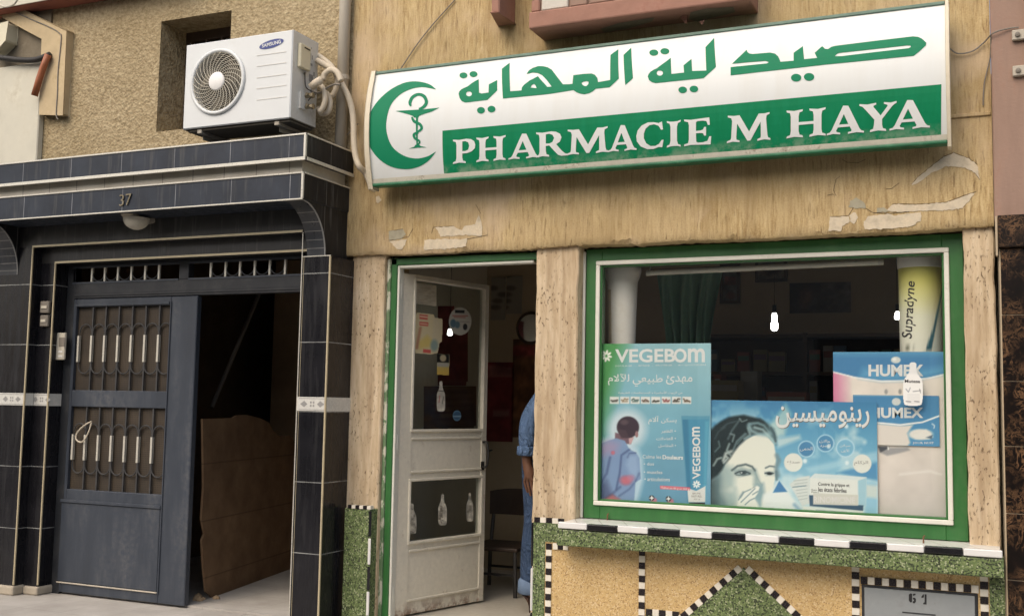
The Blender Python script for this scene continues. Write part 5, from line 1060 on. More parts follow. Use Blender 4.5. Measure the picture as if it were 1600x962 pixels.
# ---- green and blue poster with a man's back
ZQ = lambda x, y: (925+x/5.66, 520+y/5.66); ZW = lambda x, y: (925+x/5.66, 640+y/5.66)
def qz(Z, x0, y0, x1, y1, s=0.0): return [Z(x0, y0), Z(x1, y0+s*(x1-x0)), Z(x1, y1+s*(x1-x0)), Z(x0, y1)]
def draw1(k):
    k.grad((1000, 537), (122, 178, 190), (1000, 795), (84, 152, 182)); k.mottle(70, .10, 3); k.wash((1040, 620), (1100, 545), (150, 195, 205), 0, .6)
    k.wash((966, 640), (936, 632), (58, 146, 66), 0, .95); k.wash((960, 700), (975, 800), (88, 150, 185), 0, .55)
    W = lambda pts: [ZW(*p) for p in pts]
    k.ell(*ZW(310, 170), 30, 31, (205, 220, 228), .5, .85); k.poly(W([(60, 270), (180, 235), (330, 300), (410, 350), (450, 440), (455, 620), (400, 830), (60, 830)]), (190, 214, 228), 9, .8)
    k.poly(W([(205, 200), (320, 230), (365, 215), (345, 300), (200, 300)]), (120, 92, 105), 2); k.poly(W([(325, 250), (372, 240), (350, 290), (330, 310)]), (196, 158, 160), 1.5)
    k.ell(*ZW(318, 152), 17.5, 16.8, (66, 54, 66), .12); k.ell(*ZW(285, 110), 6, 4, (110, 92, 98), .8, .6); k.poly(W([(222, 170), (260, 250), (330, 245), (300, 180)]), (78, 62, 72), 2); k.ell(*ZW(395, 215), 2.5, 5, (150, 112, 115), .4)
    k.poly(W([(60, 305), (150, 268), (215, 250), (290, 272), (330, 345), (390, 378), (420, 425), (425, 520), (432, 610), (385, 640), (372, 830), (60, 830)]), (112, 146, 188), 1.6)
    k.poly(W([(60, 305), (150, 268), (240, 300), (220, 370), (60, 420)]), (158, 142, 178), 14, .8)
    for pts, wd, a in (([(330, 350), (260, 400), (245, 560), (215, 700)], 3, .7), ([(160, 420), (130, 560), (70, 660)], 4, .6), ([(385, 380), (330, 385), (315, 420)], 2, .8), ([(415, 560), (385, 630)], 3, .6), ([(250, 680), (180, 740), (110, 790)], 4, .5), ([(370, 650), (330, 700), (240, 760)], 3, .5)): k.stroke(W(pts), wd, (58, 78, 125), 3, a)
    k.poly(W([(330, 400), (400, 400), (415, 520), (395, 600), (330, 560), (300, 480)]), (140, 172, 208), 8, .7); k.poly(W([(60, 660), (130, 620), (190, 760), (100, 810), (60, 820)]), (60, 70, 110), 10, .6)
    k.ell(*ZW(300, 622), 9, 7, (198, 84, 100), .9, .85); k.ell(*ZW(345, 600), 6, 5, (190, 120, 150), .9, .6); k.ell(*ZW(185, 378), 3, 3, (200, 84, 104), .9, .8); k.poly(W([(85, 800), (180, 748), (250, 790), (240, 825), (80, 825)]), (182, 92, 92), 6, .9)
    k.poly([ZW(795, 58), ZW(1040, 56), ZW(1005, 815), ZW(848, 815)], (42, 140, 176), 1); k.poly([ZW(795, 58), ZW(850, 58), ZW(880, 815), ZW(848, 815)], (28, 112, 150), 4, .7); k.poly([ZW(1000, 100), ZW(1032, 100), ZW(1003, 800), ZW(985, 800)], (70, 165, 192), 3, .7)
    k.poly([ZW(795, 55), ZW(1040, 53), ZW(1038, 82), ZW(797, 85)], (70, 150, 178), 1)
    k.poly([ZW(843, 690), ZW(922, 715), ZW(1004, 672), ZW(1002, 815), ZW(852, 815)], (212, 216, 212), 1); k.poly([ZW(858, 818), ZW(1000, 818), ZW(996, 862), ZW(862, 860)], (58, 44, 52), 1)
    k.poly([ZW(600, 668), ZW(868, 684), ZW(866, 712), ZW(604, 698)], (216, 92, 112), 1)
    for i in range(8):
        x = 158+i*91.5; k.poly([ZQ(x, 562), ZQ(x+80, 562+2), ZQ(x+80, 626), ZQ(x, 624)], (216, 220, 216), .8); rs = np.random.RandomState(i)
        c_ = [(70, 70, 62), (140, 120, 90), (60, 95, 90), (90, 70, 55), (60, 60, 50), (140, 70, 70), (60, 55, 45), (95, 75, 55)][i]
        pts = [ZQ(x+12+i_*14, 594+rs.uniform(-14, 14)) for i_ in range(5)]; k.stroke(pts, 2.2, c_, 1.6, .9); k.stroke([ZQ(x+20, 606), ZQ(x+62, 604)], 2, c_, 1.6, .8)
    for x, y in ((528, 778), (676, 785)):
        k.ell(*ZW(x+18, y+22), 5.2, 4.5, (214, 110, 128), .5, .8); k.ell(*ZW(x, y), 4.3, 4.3, (40, 42, 46), .2); k.poly([ZW(x, y-24), ZW(x+7, y-7), ZW(x+24, y), ZW(x+7, y+7), ZW(x, y+24), ZW(x-7, y+7), ZW(x-24, y), ZW(x-7, y-7)], (235, 238, 235), .6)
    for cx, cy, r2, rr in ((127, 203, 30, 19), ):
        for i in range(8):
            q = i*45+10; k.ell(*ZQ(cx+r2*math.cos(R(q)), cy+r2*1.1*math.sin(R(q))), 3.7, 1.7, (232, 236, 226), .35, 1, q)
    for i in range(8):
        q = i*45; k.ell(*ZW(925+22*math.cos(R(q)), 657+22*math.sin(R(q))), 2.6, 1.2, (232, 236, 232), .4, 1, q)
p1 = thing('poster', 'blue and green pain relief poster with a man rubbing his back', 'poster', tuple(P(1020, 790, 5.126)))
xa, xb = P(937.5, 600, 5.126).x, P(1110.5, 660, 5.126).x; zt_ = P(1020, 536.5, 5.126).z
xa = max(xa, wx0+.028)
card('printed_sheet', xa, xb, SHZ, zt_, 5.126, 176, 250, draw1, 'print', p1)
y_ = 5.1252
def vtext(k, s, quad, y, bold): text(k, s, quad, onY(y), bold)
letters(p1, 'white_lettering', 'whiteink', [
    ('VEGEB', qz(ZQ, 205, 143, 735, 262, -.008), .022), ('O', qz(ZQ, 722, 137, 838, 262), .03), ('m', qz(ZQ, 848, 136, 998, 258), .02),
    ('SOULAGE  -  APAISE  -  PROTEGE  -  AU QUOTIDIEN', qz(ZQ, 205, 284, 1005, 300, -.012), .0, 1),
    (AR('مهدئ'), qz(ZQ, 655, 375, 888, 455), .008), (AR('طبيعي'), qz(ZQ, 360, 368, 625, 472), .008), (AR('للآلام'), qz(ZQ, 142, 362, 330, 462), .008),
    (AR('من الزيوت الأساسية و المستخلصات الطبيعية'), qz(ZQ, 232, 512, 800, 542), .002, 1),
    (AR('يسكن'), qz(ZW, 612, 72, 748, 118), .008), (AR('آلام'), qz(ZW, 498, 55, 592, 128), .008), (AR('• الظهر'), qz(ZW, 612, 172, 742, 208), .006), (AR('• العضلات'), qz(ZW, 568, 238, 742, 266), .006), (AR('• المفاصل'), qz(ZW, 588, 302, 742, 334), .006),
    ('Calme les', qz(ZW, 448, 396, 612, 428, .02), .0), ('Douleurs', qz(ZW, 624, 398, 805, 436, .02), .03), ('• dos', qz(ZW, 458, 464, 548, 490), .004), ('• muscles', qz(ZW, 458, 534, 622, 562, .02), .004), ('• articulations', qz(ZW, 464, 594, 688, 626, .02), .004),
    ('Tubes en 40 g et 100 g', qz(ZW, 612, 676, 860, 702, .06), .012, 1),
    ('VEGEB', [ZW(888, 612), ZW(890, 318), ZW(958, 318), ZW(960, 606)], .022), ('O', [ZW(886, 318), ZW(886, 240), ZW(958, 240), ZW(958, 318)], .03), ('m', [ZW(884, 234), ZW(884, 150), ZW(954, 150), ZW(954, 234)], .02)], y_)
letters(p1, 'dark_lettering', 'cable', [('BAUME', qz(ZW, 890, 730, 960, 745), .0, 1), ('NATUREL', qz(ZW, 880, 754, 972, 772), .0, 1), ('40 g', qz(ZW, 900, 782, 955, 796), 0., 1)], y_)
# ---- wide blue poster with a woman
ZX = lambda x, y: (1105+x/5.065, 620+y/5.065); ZY = lambda x, y: (1200+x/5.065, 620+y/5.065)
def draw2(k):
    X = lambda pts: [ZX(*p) for p in pts]; Yq = lambda pts: [ZY(*p) for p in pts]
    k.grad((1240, 626), (26, 128, 178), (1240, 760), (132, 192, 216)); k.wash((1300, 730), (1300, 810), (206, 222, 222), 0, .75); k.mottle(46, .75, 5, (196, 222, 226), .05)
    k.wash((1240, 660), (1240, 626), (24, 122, 172), 0, .85)
    k.poly(Yq([(300, 560), (860, 430), (870, 500), (330, 600)]), (158, 205, 222), 6, .7); k.poly(Yq([(540, 600), (860, 520), (870, 660), (760, 640)]), (36, 128, 182), 5, .8); k.poly(Yq([(-20, 250), (60, 160), (140, 60), (180, 130), (130, 300), (40, 330)]), (190, 215, 205), 9, .7)
    k.poly(Yq([(60, 330), (250, 300), (260, 330), (80, 400)]), (216, 228, 222), 7, .7); k.poly(Yq([(760, 660), (870, 690), (870, 940), (770, 940)]), (120, 186, 216), 6, .8); k.poly(Yq([(770, 690), (870, 700), (865, 800), (775, 790)]), (224, 222, 205), 6, .7)
    # the woman: face, hair, hand
    k.poly(X([(33, 560), (130, 560), (150, 500), (220, 410), (300, 330), (400, 292), (480, 305), (530, 370), (548, 480), (540, 640), (520, 740), (480, 830), (420, 905), (33, 905)]), (222, 227, 214), 3)
    k.poly(X([(20, 560), (130, 540), (150, 640), (140, 740), (185, 830), (215, 910), (20, 910)]), (96, 128, 134), 22, .9); k.poly(X([(20, 650), (66, 660), (70, 780), (90, 910), (20, 910)]), (44, 66, 72), 15, .8)
    k.poly(X([(120, 560), (200, 545), (225, 620), (215, 720), (150, 720)]), (150, 178, 178), 11, .75); k.poly(X([(150, 760), (230, 720), (250, 800), (215, 880), (170, 860)]), (140, 172, 175), 10, .6)
    k.poly(X([(340, 575), (385, 570), (410, 640), (425, 700), (395, 712), (365, 690), (368, 630)]), (128, 160, 164), 7, .75); k.poly(X([(375, 700), (445, 680), (455, 760), (420, 850), (370, 800)]), (112, 152, 166), 8, .85)
    k.poly(X([(205, 575), (270, 552), (350, 575), (352, 612), (250, 632), (215, 610)]), (140, 165, 166), 5, .85)
    k.stroke(X([(196, 578), (240, 545), (305, 532), (355, 550), (378, 580)]), 3.2, (70, 94, 100), 2.4, .9); k.stroke(X([(222, 604), (255, 588), (300, 586), (340, 604)]), 2.4, (50, 70, 78), 1.8, .95); k.ell(*ZX(285, 600), 5, 2.5, (44, 62, 70), .7, .95); k.ell(*ZX(272, 597), 1.4, 1, (225, 232, 226), .6, .9); k.stroke(X([(228, 614), (285, 620), (338, 610)]), 1.5, (72, 98, 106), 1.2, .9)
    k.poly(X([(455, 590), (525, 585), (528, 620), (465, 622)]), (158, 180, 178), 4, .8); k.stroke(X([(458, 602), (490, 594), (524, 602)]), 2.2, (66, 88, 96), 1.6, .95); k.ell(*ZX(494, 606), 4.4, 2, (28, 42, 50), .6, 1.); k.stroke(X([(462, 560), (495, 545), (532, 550)]), 2.6, (92, 116, 122), 1.6, .9)
    k.stroke(X([(380, 585), (398, 640), (420, 680), (436, 695)]), 1.6, (120, 150, 156), 2, .7); k.ell(*ZX(368, 722), 4, 2, (48, 74, 84), .7, .9, -35)
    k.poly(X([(225, 910), (250, 810), (285, 755), (340, 728), (395, 700), (415, 712), (400, 760), (372, 800), (400, 840), (432, 910)]), (226, 231, 222), 2.4)
    for pts in ([(248, 812), (290, 752), (345, 728)], [(268, 830), (330, 770), (378, 722)], [(372, 800), (340, 815), (300, 850)], [(400, 745), (360, 770)]): k.stroke(X(pts), 1.7, (104, 140, 150), 1.5, .85)
    k.stroke(X([(262, 790), (285, 752)]), 3.5, (120, 150, 158), 2.5, .7); k.poly(X([(385, 800), (412, 790), (432, 850), (425, 900), (405, 850)]), (130, 168, 180), 5, .7)
    k.poly(X([(430, 905), (445, 770), (520, 730), (562, 655), (640, 745), (760, 900), (740, 925)]), (222, 232, 230), 6, .95); k.poly(X([(520, 755), (570, 660), (634, 748)]), (30, 118, 176), 2)
    hair = [(20, 270), (60, 225), (110, 190), (170, 158), (230, 148), (290, 140), (350, 155), (420, 170), (450, 190), (480, 225), (490, 262), (470, 285), (420, 290), (360, 300), (310, 330), (255, 380), (215, 430), (180, 485), (140, 530), (118, 575), (80, 620), (20, 660)]
    k.poly(X([(420, 170), (480, 205), (530, 250), (552, 320), (546, 380), (515, 345), (475, 305), (430, 290)]), (88, 122, 130), 5)
    k.poly(X(hair), (34, 50, 54), 4.5)
    for pts, c_, wd in (([(330, 225), (350, 265), (400, 290), (480, 302)], (146, 184, 190), 6), ([(335, 212), (400, 205), (450, 225), (500, 290)], (124, 164, 170), 4), ([(375, 240), (440, 258), (500, 320), (535, 360)], (166, 200, 202), 4), ([(295, 328), (340, 300), (325, 245)], (140, 174, 178), 4), ([(205, 420), (235, 350), (300, 290)], (112, 140, 144), 3), ([(165, 330), (195, 265), (260, 175)], (84, 108, 112), 3), ([(128, 500), (148, 445), (190, 430)], (206, 220, 214), 4.5), ([(150, 470), (165, 480), (130, 520)], (190, 206, 200), 3), ([(50, 540), (80, 490), (110, 480)], (160, 182, 178), 3), ([(62, 430), (100, 390), (90, 350)], (96, 122, 124), 2.5), ([(175, 370), (155, 420), (185, 460)], (150, 174, 172), 3), ([(185, 290), (215, 300), (200, 350)], (130, 152, 152), 2.5), ([(255, 170), (275, 195), (315, 180)], (120, 142, 142), 2), ([(505, 245), (530, 290), (540, 350)], (58, 84, 92), 3), ([(110, 250), (160, 210), (230, 190)], (66, 86, 90), 2.5), ([(60, 330), (90, 270), (140, 240)], (60, 80, 84), 2.5), ([(240, 370), (280, 320), (310, 290)], (90, 118, 122), 2)): k.stroke(X(pts), wd, c_, wd*.9, .8)
    k.stroke(X([(550, 460), (568, 500), (545, 560), (560, 620)]), 6, (110, 140, 148), 5, .85); k.stroke(X([(545, 590), (550, 650)]), 4, (84, 118, 128), 3, .8)
    for cx, cy, r2, c_ in ((303, 410, 12.2, (44, 128, 176)), (455, 365, 13, (52, 136, 182)), (612, 402, 13.6, (104, 176, 208))): k.ell(*ZY(cx, cy), r2, r2, c_, .06); k.ring(*ZY(cx, cy), r2, 1.7, (176, 216, 232))
    for cx, cy in ((200, 517), (745, 527)): k.ell(*ZY(cx, cy), 14.5, 14.5, (222, 226, 216), .1)
    for cx, cy in ((292, 505), (625, 520), (480, 390), (620, 230)): k.ell(*ZY(cx, cy), 3, 3.4, (220, 236, 240), .9, .9)
    k.poly(Yq([(170, 690), (230, 640), (330, 620), (330, 840), (270, 860)]), (206, 216, 212), 2)
    for j in range(7): k.stroke(Yq([(205+j*6, 662+j*25), (310, 650+j*25)]), .9, (140, 160, 162), 1, .7)
    k.stroke(Yq([(195, 712), (300, 700)]), 1.3, (90, 130, 145), 1)
    k.poly(Yq([(330, 640), (370, 604), (780, 634), (776, 860), (715, 900), (330, 860)]), (220, 226, 220), 1.5); k.poly(Yq([(712, 660), (780, 636), (776, 860), (716, 890)]), (150, 196, 212), 2); k.poly(Yq([(345, 640), (372, 606), (778, 634), (715, 655)]), (206, 222, 222), 2)
    k.poly(Yq([(325, 775), (360, 775), (360, 835), (755, 855), (752, 900), (330, 860)]), (52, 88, 116), 1.4); k.poly(Yq([(358, 760), (715, 772), (712, 858), (358, 848)]), (204, 206, 196), 1.4); k.poly(Yq([(270, 862), (755, 900), (745, 945), (300, 935)]), (222, 228, 222), 2); k.stroke(Yq([(380, 892), (600, 908)]), 1.2, (120, 150, 165), 1, .8); k.stroke(Yq([(210, 850), (260, 905), (300, 920)]), 5, (92, 150, 190), 5, .7)
p2 = thing('poster', 'wide blue flu remedy poster with a woman blowing her nose', 'poster', tuple(P(1240, 800, 5.134)))
card('printed_sheet', P(1106, 700, 5.134).x, P(1371, 720, 5.134).x, SHZ, P(1240, 626.5, 5.134).z, 5.134, 270, 186, draw2, 'print', p2)
y_ = 5.1332
letters(p2, 'title_shadow', 'cable', [(AR('رينوميسين'), qz(ZY, 64, 78, 806, 252), .022)], 5.1336)
letters(p2, 'title', 'whiteink', [(AR('رينوميسين'), qz(ZY, 60, 73, 802, 246), .014)], y_)
letters(p2, 'badge_lettering', 'whiteink', [(AR('الحمى'), qz(ZY, 252, 392, 352, 428), .004, 1), (AR('حالات'), qz(ZY, 405, 335, 492, 362), .008, 1), (AR('التبرد'), qz(ZY, 410, 370, 495, 398), .008, 1), (AR('سيلان'), qz(ZY, 568, 372, 652, 396), .004, 1), (AR('الأنف'), qz(ZY, 578, 408, 642, 436), .004, 1)], y_)
letters(p2, 'dark_lettering', 'decorgrey', [(AR('صداع'), qz(ZY, 150, 502, 250, 532), .0, 1), (AR('الزكام'), qz(ZY, 682, 502, 792, 540), .0, 1)], y_)
letters(p2, 'box_lettering', 'blackink', [('Contre la grippe et', qz(ZY, 395, 672, 645, 706, .05), .012, 2), ('les états fébriles', qz(ZY, 398, 712, 622, 746, .05), .012, 2), ('Rhume', qz(ZY, 345, 726, 385, 738, .05), 0., 1), ('Fièvre', qz(ZY, 345, 744, 402, 756, .05), 0., 1)], y_)
letters(p2, 'pale_lettering', 'edgew', [('RINOMICINE', qz(ZY, 362, 784, 690, 836, .02), .03, 2)], y_)
# ---- tall cream and blue display card, with a smaller card in front
ZH = lambda x, y: (1290+x/3.438, 540+y/3.438)
def draw3(k):
    H = lambda pts: [ZH(*p) for p in pts]
    k.grad((1400, 600), (222, 214, 202), (1400, 815), (216, 208, 200)); k.mottle(60, .10, 9); k.wash((1332, 600), (1300, 600), (206, 92, 146), 0, .95); k.wash((1440, 700), (1478, 800), (190, 186, 184), 0, .5)
    top = [(30, 20), (650, 20), (650, 148), (560, 170), (450, 184), (300, 188), (160, 168), (30, 136)]
    k.poly(H(top), (30, 122, 176), 1.5); k.poly(H([(200, 120), (500, 130), (640, 110), (640, 148), (450, 182), (300, 186), (180, 168)]), (70, 158, 200), 12, .8); k.poly(H([(30, 20), (650, 20), (650, 50), (30, 50)]), (78, 160, 196), 10, .7)
    k.stroke(H([(30, 138), (160, 170), (300, 190), (450, 186), (560, 172), (650, 150)]), 2.2, (232, 236, 234), 1.2)
    k.ell(*ZH(377, 76), 7.6, 5.2, (206, 214, 210), .25); k.ell(*ZH(370, 72), 3, 2, (240, 242, 236), .8, .8)
    for cx, cy in ((325, 246), (400, 246)): k.ell(*ZH(cx, cy), 2.6, 4, (142, 144, 142), .6, .8)
    k.poly(H([(280, 542), (330, 548), (440, 545), (455, 560), (400, 575), (330, 590), (290, 570)]), (150, 152, 154), 3, .9); k.poly(H([(282, 540), (345, 540), (320, 560), (295, 572)]), (70, 76, 86), 2, .9); k.stroke(H([(335, 540), (338, 556)]), 2, (230, 232, 228), 1)
    k.stroke(H([(400, 690), (560, 672), (620, 690)]), 3, (232, 230, 224), 4, .7)
p3_ = thing('display_card', 'tall cream and blue cold medicine card at the right side of the window', 'display card', tuple(P(1400, 800, 5.150)))
card('printed_sheet', P(1302, 600, 5.15).x, wx1-.028, SHZ, P(1390, 549.5, 5.15).z, 5.150, 150, 190, draw3, 'print', p3_)
letters(p3_, 'lettering', 'whiteink', [('HUMEX', qz(ZH, 230, 101, 525, 164, .0), .035)], 5.1492)
def draw4(k):
    H = lambda pts: [ZH(*p) for p in pts]
    k.grad((1400, 616), (32, 126, 178), (1400, 696), (46, 140, 190)); k.ell(*ZH(380, 300), 7, 6, (204, 212, 210), .25); k.poly(H([(150, 262), (420, 262), (420, 272), (150, 270)]), (140, 180, 196), 1.5, .6)
    k.poly(H([(140, 405), (400, 428), (470, 424), (440, 470), (455, 520), (440, 540), (140, 540)]), (220, 214, 204), 4); k.stroke(H([(140, 396), (270, 412), (400, 424), (520, 410), (615, 374)]), 2.6, (232, 236, 234), 1.2)
    k.ell(*ZH(510, 475), 19, 8.5, (222, 222, 214), .35); k.poly(H([(470, 480), (540, 448), (578, 490), (560, 502), (480, 500)]), (226, 226, 218), 3); k.poly(H([(538, 492), (575, 478), (570, 500)]), (60, 90, 116), 2, .9); k.stroke(H([(572, 418), (585, 428), (582, 442)]), 1.5, (220, 232, 236), 1.2)
p4_ = thing('display_card', 'smaller blue cold medicine card in front of the tall cream one', 'display card', tuple(P(1420, 690, 5.142)))
card('printed_sheet', P(1333, 640, 5.143).x, P(1467.5, 640, 5.143).x, P(1420, 696, 5.143).z, P(1420, 617.5, 5.143).z, 5.143, 120, 70, draw4, 'print', p4_)
letters(p4_, 'lettering', 'whiteink', [('HUMEX', qz(ZH, 238, 331, 525, 388, .0), .035), ('JOUR NUIT', qz(ZH, 468, 515, 582, 530, .0), .015, 1)], 5.1422)
# ---- giant display tubes
def bigtube(name, label, px0, px1, pcx, pyt, y, prof, mat):
    t = thing(name, label, 'display tube', tuple(P(pcx, 700, y)))
    return t
yt = 5.31; cl_, cr_ = P(945.5, 425, yt).x, P(1000.5, 425, yt).x; rr = (cr_-cl_)/2; xc = (cl_+cr_)/2; zt_ = P(972, 419, yt).z; hh = zt_-SHZ
t1 = thing('display_tube', 'plain white oversized display tube with old tape, left corner of the window', 'display tube', (xc, yt, SHZ), 'display tubes in the window')
sc = 1/ (P(972, 420, yt).z-P(972, 520, yt).z)
dz = lambda py: P(972, py, yt).z-SHZ
k = MB(); k.lathe((xc, yt, SHZ), [(.001, hh-.004), (rr-.008, hh-.004), (rr-.008, hh), (rr, hh), (rr+.002, dz(424)), (rr-.004, dz(432)), (rr*.84, dz(440)), (rr*.82, dz(445)), (rr*.72, dz(540)), (rr*.70, .0)], 40); k.build('tube_body', 'tubewhite', t1, auto=40)
k = MB()
for (z0, z1) in ((dz(536), dz(454)),):
    n = 5; vs = []
    for i in range(9):
        z = z0+(z1-z0)*i/8; r2 = rr*(.72+.10*(z-dz(540))/(dz(445)-dz(540)))+.0015
        for q in np.linspace(R(196), R(240), n+1): vs.append((xc+r2*math.cos(q), yt+r2*math.sin(q), SHZ+z))
    k.add(vs, [(i*(n+1)+j, i*(n+1)+j+1, (i+1)*(n+1)+j+1, (i+1)*(n+1)+j) for i in range(8) for j in range(n)])
k.build('tape', 'tape', t1)
k = MB(); vs = []
for pz in (536, 532, 493, 489.5, 457, 454):
    z = dz(pz); r2 = rr*(.72+.10*(z-dz(540))/(dz(445)-dz(540)))+.0022
    for q in np.linspace(R(195), R(241), 6): vs.append((xc+r2*math.cos(q), yt+r2*math.sin(q), SHZ+z))
k.add(vs, [(i*6+j, i*6+j+1, (i+1)*6+j+1, (i+1)*6+j) for i in (0, 2, 4) for j in range(5)]); k.build('tape_strip', 'gold', t1)
yt2 = 5.31; cl_, cr_ = P(1401, 410, yt2).x, P(1475, 410, yt2).x; r2_ = (cr_-cl_)/2; xc2 = (cl_+cr_)/2; dz2 = lambda py: P(1438, py, yt2).z-SHZ
t2 = thing('display_tube', 'yellow and white oversized vitamin tube with a white cap, right corner of the window', 'display tube', (xc2, yt2, SHZ), 'display tubes in the window')
k = MB(); k.lathe((xc2, yt2, SHZ), [(.001, dz2(395)), (r2_*.9, dz2(395.5)), (r2_*.985, dz2(398)), (r2_, dz2(403)), (r2_*.995, dz2(407)), (r2_, dz2(409)), (r2_*.985, dz2(418)), (r2_*.955, dz2(420)), (r2_*.93, dz2(420.5))], 40); k.build('cap', 'tubewhite', t2, auto=40)
k = MB(); NB, NA = 40, 90; vs = []; col = []
prof = [(dz2(420)*(i/NB)) for i in range(NB+1)]
for z in prof:
    u = z/dz2(420); r3 = r2_*(.84+.10*u)
    for j in range(NA): q = 2*math.pi*j/NA; vs.append((xc2+r3*math.cos(q), yt2+r3*math.sin(q), SHZ+z))
k.add(vs, [(i*NA+j, i*NA+(j+1) % NA, (i+1)*NA+(j+1) % NA, (i+1)*NA+j) for i in range(NB) for j in range(NA)])
tb_ = k.build('tube_body', 'print_gloss', t2, smooth=True)
pj = np.array([proj(*v) for v in vs]); ink = Ink(pj[:, 0], pj[:, 1]); ink.grad((1438, 430), (226, 218, 84), (1430, 490), (222, 224, 196)); ink.wash((1420, 490), (1420, 540), (224, 226, 212), 0, .8)
ZU2 = lambda x, y: (1250+x/3.2057, 340+y/3.2057)
ink.poly([ZU2(718, 330), ZU2(690, 500), ZU2(655, 680), ZU2(622, 680), ZU2(665, 560)], (24, 96, 116), 2); ink.poly([ZU2(722, 300), ZU2(722, 690), ZU2(658, 690), ZU2(700, 480)], (206, 220, 214), 2, .9)
for j in range(5): ink.stroke([ZU2(510, 632+j*8), ZU2(580-7*(j % 2), 642+j*8)], .9, (60, 66, 50), .8, .7)
qc = np.clip(ink.c, 0, 255)/255; qc = np.where(qc <= .04045, qc/12.92, ((qc+.055)/1.055)**2.4); cc = np.ones((len(vs), 4)); cc[:, :3] = qc
at = tb_.data.color_attributes.new('ink', 'FLOAT_COLOR', 'POINT'); at.data.foreach_set('color', cc.ravel().astype(np.float32))
def onTube(px, py):
    d = ray(px, py); r3 = r2_*.935; o2 = Vector((EYE.x-xc2, EYE.y-yt2)); d2 = Vector((d.x, d.y)); A = d2.dot(d2); B = 2*o2.dot(d2); Cc = o2.dot(o2)-r3*r3; disc = max(0, B*B-4*A*Cc)
    s = (-B-math.sqrt(disc))/(2*A); p = EYE+d*s; u = (p.z-SHZ)/dz2(420); r3 = r2_*(.84+.10*u)+.0012; Cc = o2.dot(o2)-r3*r3; s = (-B-math.sqrt(max(0, B*B-4*A*Cc)))/(2*A); return EYE+d*s
k = MB(); text(k, 'Supradyne', [ZU2(508, 606), ZU2(530, 318), ZU2(590, 318), ZU2(576, 606)], onTube, .012, 3, 0, .22); k.build('lettering', 'blackink', t2)
# fluorescent tube across the window
k = MB(); yb = 5.24; aa, bb_ = P(1014, 426.5, yb), P(1376, 409.5, yb); k.tube([aa, bb_], .0135, 14); fl_ = k.build('tube', 'lampoff', smooth=True, auto=40) if 0 else k.build('fluorescent_tube', 'lampoff', auto=40)
k = MB(); 
for e, s in ((aa, 1), (bb_, -1)): k.tube([e+Vector((s*.012, 0, 0)), e-Vector((s*.012, 0, 0))], .0145, 12); k.tube([e, e+Vector((s*.02, .01, .09)), Vector((e.x+s*.02, e.y+.01, ZL+.2))], .003, 6)
k.build('end_fitting', 'silver', fl_); tag(fl_, 'unlit white fluorescent tube hanging across the top of the window', 'lamp')
# bottle sticker on the pane
def sheet(name, f, nx, nz, draw, mat, outline=None, parent=None):
    """thin film on a surface f(px, py); cut to the outline given in photo points"""
    xs = [p[0] for p in outline]; yy = [p[1] for p in outline]; X0, X1, Y0, Y1 = min(xs), max(xs), min(yy), max(yy)
    gx = np.linspace(X0, X1, nx+1); gy = np.linspace(Y0, Y1, nz+1); pts = [(a_, b_) for b_ in gy for a_ in gx]
    arr = np.array(pts); ink = Ink(arr[:, 0], arr[:, 1]); draw(ink); sd_ = ink.sd(outline); kx = nx+1; fs = []
    for j in range(nz):
        for i in range(nx):
            q = (j*kx+i, (j+1)*kx+i, (j+1)*kx+i+1, j*kx+i+1)
            if sum(sd_[list(q)])/4 <= .05*(X1-X0)/nx: fs.append(q)
    used = sorted({i for q in fs for i in q}); mp = {u: i for i, u in enumerate(used)}
    vs = [f(*pts[u]) for u in used]; fs = [tuple(mp[i] for i in q) for q in fs]
    qc = np.clip(ink.c[used], 0, 255)/255; qc = np.where(qc <= .04045, qc/12.92, ((qc+.055)/1.055)**2.4); cc = np.ones((len(used), 4)); cc[:, :3] = qc
    base = Vector(parent['_world']) if parent is not None else vs[0].copy()
    me = bpy.data.meshes.new(name); me.from_pydata([tuple(v-base) for v in vs], [], fs); me.materials.append(M[mat]); me.color_attributes.new('ink', 'FLOAT_COLOR', 'POINT').data.foreach_set('color', cc.ravel().astype(np.float32))
    o = bpy.data.objects.new(name, me); C.objects.link(o)
    if parent is not None: o.parent = parent
    else: o.location = base
    o['_world'] = tuple(base); return o
def bottle(cx, cy, w_, h_): return sp2([(cx-w_*.16, cy-h_*.5), (cx+w_*.16, cy-h_*.5), (cx+w_*.17, cy-h_*.36), (cx+w_*.24, cy-h_*.25), (cx+w_*.46, cy-h_*.10), (cx+w_*.5, cy+h_*.1), (cx+w_*.47, cy+h_*.42), (cx+w_*.3, cy+h_*.5), (cx-w_*.3, cy+h_*.5), (cx-w_*.47, cy+h_*.42), (cx-w_*.5, cy+h_*.1), (cx-w_*.46, cy-h_*.10), (cx-w_*.24, cy-h_*.25), (cx-w_*.17, cy-h_*.36)], 4)
def drawb(k):
    k.fill((224, 226, 222)); k.poly([ZH(440, 90), ZH(500, 90), ZH(505, 150), ZH(440, 150)], (206, 210, 208), 4, .7)
    for j in range(5): k.stroke([ZH(440, 262+j*11), ZH(505, 262+j*11)], 1, (190, 192, 192), 1, .8)
    k.stroke([ZH(432, 232), ZH(445, 248), ZH(455, 225)], 1.3, (120, 130, 140), 1, .8); k.stroke([ZH(470, 245), ZH(510, 240)], 1.3, (110, 115, 120), 1, .8); k.stroke([ZH(505, 232), ZH(510, 252)], 1.3, (120, 120, 125), 1, .8)
    for x in (445, 490): k.stroke([ZH(x-12, 298), ZH(x+12, 300)], 1.4, (110, 112, 116), 1, .8)
yg = YW+.0034
ms = sheet('sticker', onY(yg), 40, 80, drawb, 'print_gloss', bottle(1426.5, 600, 30.5, 66)); tag(ms, 'white bottle shaped sticker on the shop window glass', 'sticker', 'bottle stickers')
